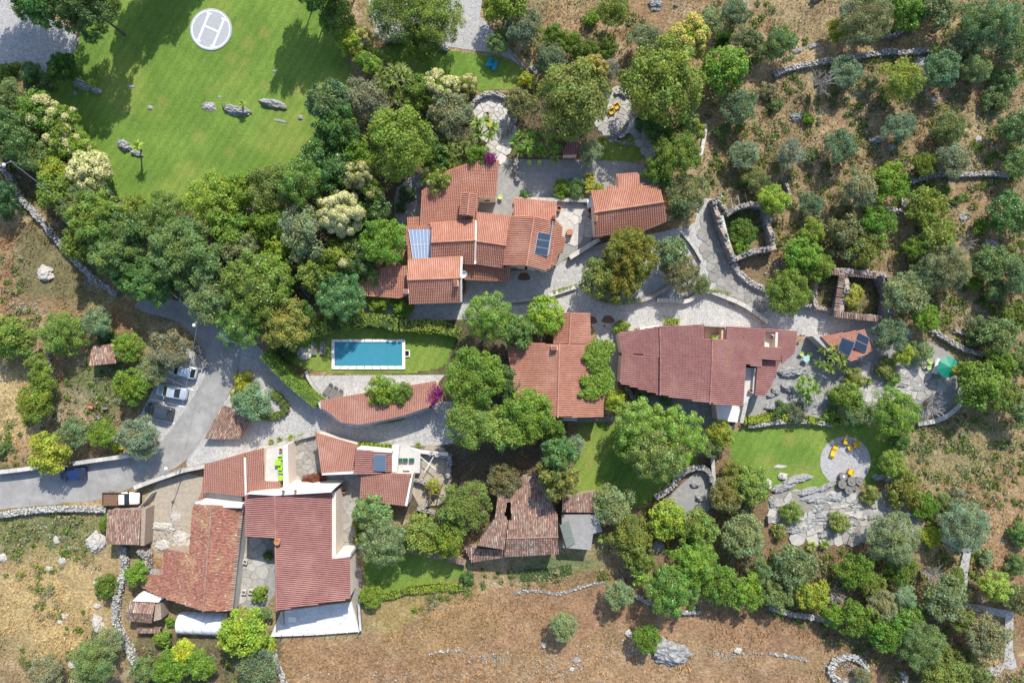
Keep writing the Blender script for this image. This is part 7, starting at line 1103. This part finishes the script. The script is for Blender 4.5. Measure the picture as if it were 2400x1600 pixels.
# pickup truck, bed towards the west
p = at(284, 1168, .8); r = empty('pickup_truck', (p.x, p.y, .02), 0, 'white flatbed truck with a brown wooden bed beside the gate', 'truck'); wp_ = paint('truck_white', (.78, .77, .74), 0)
loft(MB(), [ring(.05, .84, .35, 1.0), ring(.2, .86, .3, 1.02), ring(1.2, .86, .3, 1.02), ring(1.9, .84, .3, .98), ring(2.35, .80, .3, .92), ring(2.5, .70, .4, .8)]).build('cab_body', wp_, r, world=False, smooth=True)
MB().add([(1.30, -.74, 1.0), (1.30, .74, 1.0), (.78, .66, 1.55), (.78, -.66, 1.55)], [(0, 1, 2, 3)]).build('windscreen', M['carglass'], r, world=False); MB().add([(.06, .76, 1.0), (.06, -.76, 1.0), (.12, -.66, 1.55), (.12, .66, 1.55)], [(0, 1, 2, 3)]).build('rear_window', M['carglass'], r, world=False)
for s in (-1, 1): MB().add([(.06, s * .76, 1.0), (1.3, s * .76, 1.0), (.78, s * .66, 1.55), (.12, s * .66, 1.55)], [(0, 1, 2, 3) if s < 0 else (3, 2, 1, 0)]).build('side_window', M['carglass'], r, world=False); MB().box((1.15, s * .98, 1.05), (.12, .18, .2)).build('mirror', M['rubber'], r, world=False); MB().box((2.42, s * .55, .72), (.12, .26, .16)).build('headlight', M['lamp'], r, world=False)
MB().box((.46, 0, 1.56), (.76, 1.36, .07), taper=.94).build('roof', wp_, r, world=False); MB().box((2.55, 0, .45), (.14, 1.6, .22)).build('bumper', M['rubber'], r, world=False)
for k in range(7): MB().box((-1.27, -.72 + k * .24, .78), (2.36, .225, .05)).build('bed_plank', M['wood'], r, world=False)
for a, d in (((-1.27, .88, .93), (2.44, .05, .34)), ((-1.27, -.88, .93), (2.44, .05, .34)), ((-2.47, 0, .93), (.05, 1.7, .34)), ((-.06, 0, 1.05), (.05, 1.7, .55))): MB().box(a, d).build('bed_side', M['wood'], r, world=False)
MB().box((-1.2, 0, .6), (2.5, .9, .25)).build('chassis', M['rubber'], r, world=False); MB().box((-.3, -.45, .95), (.25, .3, .25), .3).build('toolbox', M['redlamp'], r, world=False)
for x in (1.75, -1.6):
    for s in (-1, 1): wheel(r, x, s * .76, .33, .22)

# ------------------------------------------------------------------ furniture
PL = {k: flat(k + '_plastic', c, .45, .4) for k, c in dict(yellow=(.62, .38, .01), lime=(.33, .58, .03), leafgreen=(.32, .46, .12), blue=(.01, .30, .48), grey=(.16, .155, .15), white=(.72, .71, .68), cyan=(.30, .50, .48), green=(.008, .20, .125), dkgreen=(.01, .10, .06), orange=(.45, .17, .02), wicker=(.20, .18, .155), red=(.45, .01, .01)).items()}
def base(px, py, ang, name, label, cat, z=0, group=None): p = at(px, py, z); return empty(name, (p.x, p.y, z), math.radians(-ang), label, cat, group)
def armchair(px, py, ang, m, label, z=.03, s=1.0, group=None, name='armchair'):
    """moulded lounge chair, front to +x"""
    r = base(px, py, ang, name, label, 'chair', z, group); k = s
    MB().box((.02 * k, 0, .33 * k), (.62 * k, .56 * k, .10 * k), tilt=('Y', .06)).build('seat', m, r, world=False); MB().box((-.33 * k, 0, .50 * k), (.10 * k, .74 * k, .60 * k), tilt=('Y', -.25)).build('backrest', m, r, world=False)
    for q in (-1, 1): MB().box((.0, q * .36 * k, .36 * k), (.66 * k, .09 * k, .42 * k), taper=.92).build('armrest', m, r, world=False)
    for a in (-.28, .28):
        for q in (-.3, .3): MB().box((a * k, q * k, .14 * k), (.06, .06, .28 * k)).build('leg', m, r, world=False)
    return r
def wavy_lounger(px, py, ang, L, m, label, z=.03, w=.62, group=None, prof=None):
    r = base(px, py, ang, 'sun_lounger', label, 'lounger', z, group); prof = prof or [(-.5, .25), (-.35, .42), (-.18, .30), (.0, .26), (.2, .42), (.36, .36), (.5, .62)]; V = []; F = []
    for dz in (0, -.06):
        for x, zz in prof: V += [(x * L, -w / 2, zz + dz), (x * L, w / 2, zz + dz)]
    n = len(prof)
    for i in range(n - 1): F += [(2 * i, 2 * i + 2, 2 * i + 3, 2 * i + 1), (2 * n + 2 * i, 2 * n + 2 * i + 1, 2 * n + 2 * i + 3, 2 * n + 2 * i + 2), (2 * i, 2 * n + 2 * i, 2 * n + 2 * i + 2, 2 * i + 2), (2 * i + 1, 2 * i + 3, 2 * n + 2 * i + 3, 2 * n + 2 * i + 1)]
    F += [(0, 1, 2 * n + 1, 2 * n), (2 * n - 2, 4 * n - 2, 4 * n - 1, 2 * n - 1)]; MB().add(V, F).build('shell', m, r, world=False)
    for x in (-.36, .36):
        for q in (-1, 1): MB().box((x * L, q * (w / 2 - .06), .14), (.06, .06, .3)).build('leg', m, r, world=False)
    return r
def table_round(px, py, R, m, label, z=.03, h=.72, group=None):
    r = base(px, py, 0, 'round_table', label, 'table', z, group); MB().lathe((0, 0, h), [(R - .02, -.03), (R, -.02), (R, 0), (R - .02, .01)], 28).build('table_top', m, r, world=False); MB().lathe((0, 0, 0), [(.04, .02), (.04, h - .03)], 10).build('pedestal', M['metal'], r, world=False); MB().lathe((0, 0, 0), [(R * .55, 0), (R * .5, .03)], 16).build('foot', M['metal'], r, world=False); return r
def table(px, py, ang, a, b, h, m, label, z=.03, slats=0):
    r = base(px, py, ang, 'table', label, 'table', z)
    if slats:
        for k in range(slats): MB().box((0, (-.5 + (k + .5) / slats) * b, h), (a, b / slats - .015, .04)).build('slat', m, r, world=False)
    else: MB().box((0, 0, h), (a, b, .05), taper=.985).build('table_top', m, r, world=False)
    for x in (-1, 1):
        for y in (-1, 1): MB().box((x * (a / 2 - .08), y * (b / 2 - .08), h / 2), (.06, .06, h)).build('leg', m, r, world=False)
    return r
def leafchair(px, py, ang, m, label, z=.03, group=None):
    r = base(px, py, ang, 'leaf_chair', label, 'chair', z, group); pts = [(math.cos(t) * .34 * (1.0 if math.cos(t) < .7 else 1.3), math.sin(t) * .33) for t in np.linspace(0, 2 * math.pi, 18)[:-1]]; V = [(x, y, .42 + .14 * y * y * 4 + (.28 * max(0, -x) * 2)) for x, y in pts] + [(0, 0, .40)] + [(x * .97, y * .97, .38 + .14 * y * y * 4 + (.28 * max(0, -x) * 2)) for x, y in pts]; n = len(pts)
    MB().add(V, [(k, (k + 1) % n, n) for k in range(n)] + [(k, n + 1 + k, n + 1 + (k + 1) % n, (k + 1) % n) for k in range(n)]).build('shell', m, r, world=False)
    for t in (.8, 2.4, 3.9, 5.5): MB().tube([(0, 0, .36), (.28 * math.cos(t), .28 * math.sin(t), 0)], .018, 5).build('leg', M['metal'], r, world=False)
    return r
Y_ = PL['yellow']; YG = 'yellow terrace chairs'
armchair(1979, 1033, 190 + 180, Y_, 'yellow armchair nearest the lawn on the round terrace', group=YG, s=.95); armchair(2003, 1041, 160, Y_, 'yellow armchair facing its twin across the low yellow table', group=YG, s=.95); table(1989, 1048, -35, .62, .62, .42, Y_, 'low square yellow table on the round terrace'); armchair(1991, 1104, -65, Y_, 'lone yellow armchair beside the stone tables', group=YG); wavy_lounger(1952, 1056, -70, 1.95, Y_, 'wavy yellow sun lounger on the round terrace')
armchair(1445, 252, 60, Y_, 'yellow armchair on the walnut terrace', group=YG); armchair(1433, 264, 70, Y_, 'yellow armchair partly under the walnut leaves', group=YG); wavy_lounger(1148, 293, 60, 1.3, Y_, 'yellow seat at the edge of the spiky crown')
for k, (x, y, rr, hh) in enumerate(((1972, 1114, 9.5, .7), (1990, 1125, 10.5, .85), (1969, 1132, 10, .75), (1985, 1145, 10, .7), (2008, 1124, 9.5, .9), (2001, 1138, 8.5, .6))):
    r = base(x, y, 0, 'stone_table', ('grey stone drum table with a white cup', 'central grey stone drum table of the cluster', 'wide grey drum table at the lawn side', 'lowest grey drum table of the cluster', 'dark grey drum table at the shrub side', 'small dark drum table between two larger')[k], 'table', .03, 'grey drum tables on the round terrace'); R = rr * S
    MB().lathe((0, 0, 0), [(R * .8, 0), (R * .95, hh * .4), (R, hh * .9), (R, hh), (R * .9, hh + .02), (R * .85, hh - .03)], 26).build('drum', PL['wicker'], r, world=False); MB().lathe((0, 0, hh), [(R * .35, -.03), (R * .3, .06), (R * .12, .07)], 18).build('centre_ring', M['stone_core'] if k != 0 else M['paint'], r, world=False)
for (x, y, w_), lab in zip(((1146, 149, 0), (1160, 156, 0)), ('blue plastic lounger nearer the paving', 'blue plastic lounger nearer the lawn tip')): wavy_lounger(x, y, -68, 1.25, PL['blue'], lab, w=.55, group='blue loungers on the upper lawn')
table(1152, 154, 20, .4, .4, .35, PL['blue'], 'tiny blue table between the blue loungers')
for x, lab in ((1240, 'lime leaf shaped chair beside the spiky bed'), (1264, 'lime leaf shaped chair with a dark foot stool')): leafchair(x, 383, 90, PL['leafgreen'], lab, group='lime leaf chairs')
leafchair(1173, 464, -90, PL['leafgreen'], 'slim lime chair on the courtyard ledge')
table_round(1885, 841, .45, PL['cyan'], 'round pale cyan cafe table beside the maroon house'); leafchair(1875, 828, 40, PL['leafgreen'], 'pale green chair beside the big rock side of the cafe table', group='pale green cafe chairs'); leafchair(1895, 830, 140, PL['leafgreen'], 'pale green chair beside the spiky clump', group='pale green cafe chairs')
table(2189, 858, 112, 2.1, .8, .75, PL['white'], 'long white garden table beside the parasol', slats=0)
for x, y, lab in ((2172, 861, 'lime chair at the open side of the white table'), (2194, 871, 'lime chair between white table and parasol'), (2175, 847, 'pale green chair at the top of the white table')): leafchair(x, y, 0, PL['leafgreen'], lab, group='lime chairs at the white table')
# parasol
p = at(2224, 860, 2.3); r = empty('parasol', (p.x, p.y, 0), 0, 'dark green octagonal parasol by the white table', 'parasol'); R = 1.5
for k in range(8):
    a, b = 2 * math.pi * k / 8 + .2, 2 * math.pi * (k + 1) / 8 + .2; MB().add([(0, 0, 2.62), (R * math.cos(a), R * math.sin(a), 2.12), (R * .97 * math.cos((a + b) / 2), R * .97 * math.sin((a + b) / 2), 2.10), (R * math.cos(b), R * math.sin(b), 2.12)], [(0, 1, 2), (0, 2, 3)]).build('canopy_panel', PL['green'], r, world=False); MB().tube([(0, 0, 2.60), (R * math.cos(a), R * math.sin(a), 2.10)], .015, 4).build('rib', M['metal'], r, world=False)
MB().lathe((0, 0, 0), [(.025, 0), (.025, 2.6), (.06, 2.63), (.02, 2.72)], 10).build('pole', M['metal'], r, world=False); MB().lathe((0, 0, 0), [(.3, 0), (.28, .1), (.06, .14)], 16).build('base', M['concrete'], r, world=False)
# pool loungers
def lounger(px, py, ang, label, m, z=.03, group='grey pool loungers'):
    r = base(px, py, ang, 'sun_lounger', label, 'lounger', z, group)
    for k in range(8): MB().box((-.55 + k * .16, 0, .32), (.145, .62, .03)).build('slat', m, r, world=False)
    for k in range(4): MB().box((.74 + k * .14, 0, .36 + k * .085), (.145, .62, .03), tilt=('Y', -.55)).build('back_slat', m, r, world=False)
    for s in (-1, 1):
        MB().box((.15, s * .33, .29), (1.7, .05, .06)).build('side_rail', M['metal'], r, world=False)
        for x in (-.55, .85): MB().box((x, s * .33, .14), (.05, .05, .28)).build('leg', M['metal'], r, world=False)
    return r
for x, y, a, lab in ((737, 821, -88, 'grey lounger beside the rock bench'), (757, 820, -85, 'grey lounger close to the pool coping'), (768, 915, -52, 'grey lounger nearest the hedge on the pool terrace'), (780, 922, -52, 'middle grey lounger against the pool house roof'), (792, 929, -52, 'grey lounger half under the pool house roof')): lounger(x, y, a, lab, PL['grey'])
sheet('pool_terrace', [(712, 880), (1042, 878), (1025, 900), (1000, 910), (850, 935), (752, 945), (730, 910)], M['cobble'], .018, 0, 'pale cobbled terrace between lawn and pool house')
# wheelbarrows
for x, y, a, m, lab in ((217, 950, 30, M['terracotta'], 'rusty orange wheelbarrow in the dry orchard'), (250, 953, 0, PL['wicker'], 'grey bathtub shaped trough in the orchard'), (235, 974, 50, PL['wicker'], 'grey wheelbarrow with orange handles')):
    r = base(x, y, a, 'wheelbarrow' if 'barrow' in lab else 'trough', lab, 'wheelbarrow' if 'barrow' in lab else 'trough', .1); B = MB(); B.add([(-.4, -.32, .55), (.45, -.28, .55), (.45, .28, .55), (-.4, .32, .55), (-.25, -.2, .25), (.25, -.16, .25), (.25, .16, .25), (-.25, .2, .25), (-.36, -.28, .55), (.41, -.24, .55), (.41, .24, .55), (-.36, .28, .55), (-.22, -.17, .29), (.22, -.13, .29), (.22, .13, .29), (-.22, .17, .29)], [(0, 4, 5, 1), (1, 5, 6, 2), (2, 6, 7, 3), (3, 7, 4, 0), (4, 7, 6, 5), (8, 9, 13, 12), (9, 10, 14, 13), (10, 11, 15, 14), (11, 8, 12, 15), (12, 13, 14, 15), (0, 1, 9, 8), (1, 2, 10, 9), (2, 3, 11, 10), (3, 0, 8, 11)]).build('tray', m, r, world=False)
    if 'barrow' in lab:
        for s in (-1, 1): MB().tube([(.55, s * .06, .2), (-.3, s * .25, .32), (-1.0, s * .3, .55)], .022, 5).build('handle', M['terracotta'], r, world=False); MB().tube([(-.25, s * .22, .3), (-.35, s * .22, 0)], .02, 5).build('leg', M['terracotta'], r, world=False)
        wheel(r, .55, .0, .18, .08)
    else:
        for s in (-1, 1): MB().box((s * .2, 0, .13), (.08, .4, .26)).build('foot', m, r, world=False)
# lime furniture and pots on the upper terrace of the south house
for x, y, a, lab in ((659, 1072, 90, 'lime chair at the top of the cement terrace'), (659, 1092, -90, 'lime chair below the lime table'), (660, 1104, 90, 'lime chair in the middle of the cement terrace'), (660, 1118, -90, 'lime chair at the bottom of the cement terrace')): armchair(x, y, a, PL['lime'], lab, 3.0, .75, 'lime chairs on the cement terrace')
table(655, 1082, 0, .8, .7, .7, PL['lime'], 'lime green table on the cement terrace', 3.0)
def pot(px, py, R, hh, label, z=.03, m='terracotta', plant=None):
    r = base(px, py, 0, 'clay_pot', label, 'pot', z, 'terracotta pots'); MB().lathe((0, 0, 0), [(R * .6, 0), (R * .95, hh * .5), (R * .8, hh * .88), (R, hh), (R * .8, hh), (R * .62, hh * .86), (R * .7, hh * .5)], 20).build('vessel', M[m], r, world=False); MB().lathe((0, 0, 0), [(R * .6, hh * .6), (R * .55, hh * .62)], 14).build('soil', M['soil'] if plant is None else M['soil'], r, world=False); return r
for a in ((799, 1147, .33, .7, 'terracotta jar nearer the white parapet'), (809, 1147, .33, .7, 'terracotta jar nearer the flagstone walk'), (1309, 491, .38, .9, 'big clay jar beside the solar wing'), (1383, 496, .42, .95, 'big clay jar beside the cottage wall'), (1305, 500, .15, .3, 'small pot below the solar wing jar'), (1384, 505, .16, .35, 'small pot below the cottage jar'), (1380, 508, .13, .3, 'tiny pot below the cottage jar'), (660, 1053, .22, .5, 'orange pot at the top of the cement terrace', 3.0), (662, 1139, .2, .4, 'pale pot at the foot of the terrace wall', 3.0), (1757, 915, .26, .6, 'round clay jar on the narrow roof terrace', 3.0), (938, 545, .24, .5, 'clay pot below the west courtyard', .03), (1875, 786, .16, .35, 'first small pot on the ledge by the maroon roof', .9), (1882, 787, .16, .35, 'second small pot on the ledge by the maroon roof', .9), (1416, 763, .18, .4, 'small pot on the lane side ledge', .6), (666, 1150, .18, .5, 'round clay pot on the white parapet', 5.5), (694, 1149, .16, .4, 'small clay pot on the white parapet', 5.5)): pot(*a)
MB_ = base(1334, 547, 0, 'brick_box', 'square red brick planter box on the stone steps', 'planter', .05); MB().box((0, 0, .5), (.75, .65, 1.0)).build('box_body', M['tile_deck'], MB_, world=False); MB().box((0, 0, 1.02), (.82, .72, .06)).build('lid', M['terracotta'], MB_, world=False)
# cushions, tables on the studio terrace
for x, lab in ((938, 'green cushion bench nearer the white wall'), (951, 'middle green cushion bench'), (966, 'green cushion bench nearer the ruin')):
    r = base(x, 1076, 0, 'cushion_bench', lab, 'bench', 1.6, 'green cushion benches'); MB().box((0, 0, .25), (.7, .5, .3)).build('base', M['plaster'], r, world=False); MB().box((0, 0, .46), (.68, .5, .14), taper=.92).build('cushion', PL['dkgreen'], r, world=False)
table(955, 1095, 0, .9, .5, .6, PL['white'], 'small table with flowers on the studio terrace', 1.6); tree('broad', 950, 1084, 9, (.25, .22, .05), 'small flower box on the studio terrace', shrub=True, top=None, name='flower_box')
# crossed poles in the ruin
r = empty('crossed_poles', at(1000, 1087), 0, 'two crossed white poles over the roofless store', 'poles')
for a, b in (((985, 1070), (1022, 1100)), ((1016, 1070), (995, 1106))): MB().tube([at(*a, 1.4), at(*b, 1.4)], .06, 6).build('pole', M['paint'], r)
# wooden vine frame
r = empty('vine_frame', at(1015, 1150), 0, 'weathered wooden vine frame beside the tiled roof', 'pergola')
for a, b in (((1012, 1138), (1006, 1180)), ((1035, 1138), (1030, 1160)), ((1008, 1140), (1040, 1138)), ((1018, 1158), (1040, 1160))): MB().tube([at(*a, 2.2), at(*b, 2.2)], .07, 6).build('beam', M['wood'], r)
for a in ((1012, 1138), (1035, 1138), (1006, 1180)): MB().tube([at(*a, 2.2), tuple(at(*a, 2.2)[:2]) + (-.1,)], .07, 6).build('post', M['wood'], r)
# pergola beams in the small ruin
for k, (a, b, lab) in enumerate((((1698, 475), (1704, 492), 'first'), ((1713, 462), (1717, 487), 'second'), ((1729, 457), (1734, 483), 'third'), ((1746, 451), (1753, 479), 'fourth'))):
    o = MB().tube([at(*a, 1.6), at(*b, 1.7)], .06, 6).build('roof_pole', M['twig']); tag(o, lab + ' bleached roof pole across the pergola ruin counting from the path', 'pole', 'bleached roof poles')
# white tables, posts
table(689, 1446, 0, 1.1, .68, .75, PL['white'], 'white table alone on the bright terrace', .5)
for k in range(8):
    x = 661 + k * 26.0; y = 1485 - k * 1.3; p = at(x, y, .5); q = at(x + 3, y - 1, 1.2); o = empty('fence_post', (p.x, p.y, 0), 0, ('thin white post at the shaded terrace corner', 'second thin post from the shaded terrace corner', 'third thin post from the shaded terrace corner', 'fourth thin post from the shaded terrace corner', 'fifth thin post from the shaded terrace corner', 'sixth thin post from the shaded terrace corner', 'seventh thin post from the shaded terrace corner', 'thin white post at the parapet end of the terrace')[k], 'post', 'thin posts along the bright terrace')
    MB().box((p.x, p.y, .6), (.08, .10, 1.4)).build('shaft', M['paint'], o); MB().box((p.x, p.y, 1.33), (.12, .14, .06)).build('cap', M['metal'], o)
# gate and crash barrier
r = empty('gate', at(352, 1168), 0, 'grey board gate standing open beside the truck', 'gate'); p, q = at(334, 1184, .6), at(362, 1152, .6); d = (q - p).normalized(); L = (q - p).length; an = math.atan2(d.y, d.x)
for k in range(5): MB().box(((p.x + q.x) / 2, (p.y + q.y) / 2, .25 + k * .24), (L, .06, .21), an).build('board', M['slab'] if False else M['cement'], r)
for v in (p, q): MB().box((v.x, v.y, .7), (.12, .12, 1.5), an).build('post', M['cement'], r)
r = empty('crash_barrier', at(398, 1108), 0, 'grey metal crash barrier above the slanting white wall', 'barrier'); p, q = at(366, 1120, .6), at(432, 1095, .6); d = (q - p).normalized(); an = math.atan2(d.y, d.x)
for z in (.5, .72): MB().tube([(p.x, p.y, z), (q.x, q.y, z)], .08, 6).build('rail', M['metal'], r)
for t in (0, .33, .66, 1): v = p.lerp(q, t); MB().box((v.x, v.y, .36), (.1, .1, .75), an).build('post', M['metal'], r)
# street lamps and cables
def lamp(px, py, h, arm, label):
    hd = at(px, py, h); r = empty('street_lamp', (hd.x + arm[0], hd.y + arm[1], 0), 0, label, 'street lamp', 'street lamps'); b = Vector((hd.x + arm[0], hd.y + arm[1], 0))
    MB().tube([b, b + Vector((0, 0, h * .6)), b + Vector((0, 0, h))], [.09, .07, .05], 8).build('pole', M['metal'], r); MB().tube([b + Vector((0, 0, h - .2)), (hd.x, hd.y, h)], .035, 6).build('bracket', M['metal'], r); MB().lathe((hd.x, hd.y, h - .12), [(.05, .22), (.16, .18), (.24, .06), (.2, 0), (.05, -.02)], 16).build('lamp_head', M['paint'], r); return b + Vector((0, 0, h))
t1 = lamp(8, 386, 6.5, (.9, .5), 'street lamp at the top of the long stone wall'); t2 = lamp(454, 762, 6.5, (.6, 1.2), 'street lamp in the pale tree at the road bend'); t3 = lamp(388, 1098, 6.0, (-.2, -.9), 'street lamp beside the crash barrier')
def cable(a, b, sag, label):
    pts = [a.lerp(b, k / 14) - Vector((0, 0, sag * 4 * (k / 14) * (1 - k / 14))) for k in range(15)]; o = MB().tube(pts, .02, 4).build('overhead_cable', M['metal']); tag(o, label, 'cable', 'overhead cables')
cable(t1, t2, .8, 'thin overhead cable running along the feathery trees'); cable(t2, t3, .8, 'thin overhead cable crossing the road beside the parking bays')
# table with basin in well court, cactus pot, red flower pot, planters
r = base(1143, 270, 0, 'cactus_pot', 'dark green potted cactus on the round patio', 'plant', .08); MB().lathe((0, 0, 0), [(.16, 0), (.22, .4), (.24, .42), (.2, .42)], 14).build('pot', M['terracotta'], r, world=False); v, f, tn = rosette(np.random.default_rng(3), np.array([0, 0, .45]), (0, 0, 1), .42, 22, .22, .1); o = obj('leaves', mesh('leaves', v, [x if x[2] != x[3] else x[:3] for x in f], M['leaf'], col=np.array(tn)), r, False); o.color = (.02, .06, .035, 1)
o = tree('broad', 1809, 790, 9, (.50, .012, .012), 'bright red flowering plant on the small roof terrace', top=3.9, name='red_flowers', cat='plant')
r = base(1680, 787, 0, 'terrace_sofa', 'lime sofa with a white table in the peach roof terrace', 'sofa', 3.4); MB().box((0, -.1, .25), (1.7, .45, .3), taper=.95).build('seat', PL['lime'], r, world=False); MB().box((0, -.38, .45), (1.7, .14, .5)).build('backrest', PL['lime'], r, world=False); MB().box((.1, -.1, .55), (.6, .5, .08)).build('tray_table', PL['white'], r, world=False)
for x, y, lab in ((636, 1034, 'small agave tuft at the lane end of the bed'), (656, 1030, 'small agave tuft in the middle of the bed'), (682, 1024, 'small agave tuft beside the bright creeper'), (980, 1042, 'small agave tuft on the pale terrace wall')): tree('spiky', x, y, 9, 'sp', lab, shrub=True)
for x, y, lab in ((1228, 648, 'dark hole of bare soil in the lane below the solar wing'), (1425, 748, 'dark red earth circle beside the lane'), (1385, 750, 'dark red earth strip round the small red roof')):
    o = obj('planting_hole', mesh('planting_hole', [(*wp([(x + (14 + 3 * math.sin(3 * t)) * math.cos(t), y + (11 + 2 * math.cos(2 * t)) * math.sin(t))])[0], .012) for t in np.linspace(0, 6.283, 19)[:-1]][::-1], [tuple(range(18))], M['soil'])); tag(o, lab, 'soil', kind='structure')
# chairs under the pergola, alley planters
for x, y, lab in ((577, 1314, 'square stone trough at the top of the alley'), (574, 1385, 'square stone trough beside the alley steps'), (590, 1384, 'open stone trough at the foot of the alley')):
    r = base(x, y, 10, 'stone_trough', lab, 'trough', .06)
    for a, d in (((0, .25, .25), (.6, .1, .5)), ((0, -.25, .25), (.6, .1, .5)), ((.25, 0, .25), (.1, .4, .5)), ((-.25, 0, .25), (.1, .4, .5))): MB().box(a, d).build('side', M['cement'], r, world=False)
    MB().box((0, 0, .2), (.4, .4, .3)).build('soil', M['soil'], r, world=False)
MB().box(at(1412, 1256, .5), (.6, .4, 1.0)).build('water_box', M['paint']); tag(bpy.data.objects['water_box'], 'small white utility box below the flat roof', 'box')
o = MB().box(at(1802, 1216, .4), (.5, .9, .8)).build('barbecue', M['concrete']); tag(o, 'small dark barbecue box at the lawn end', 'barbecue')
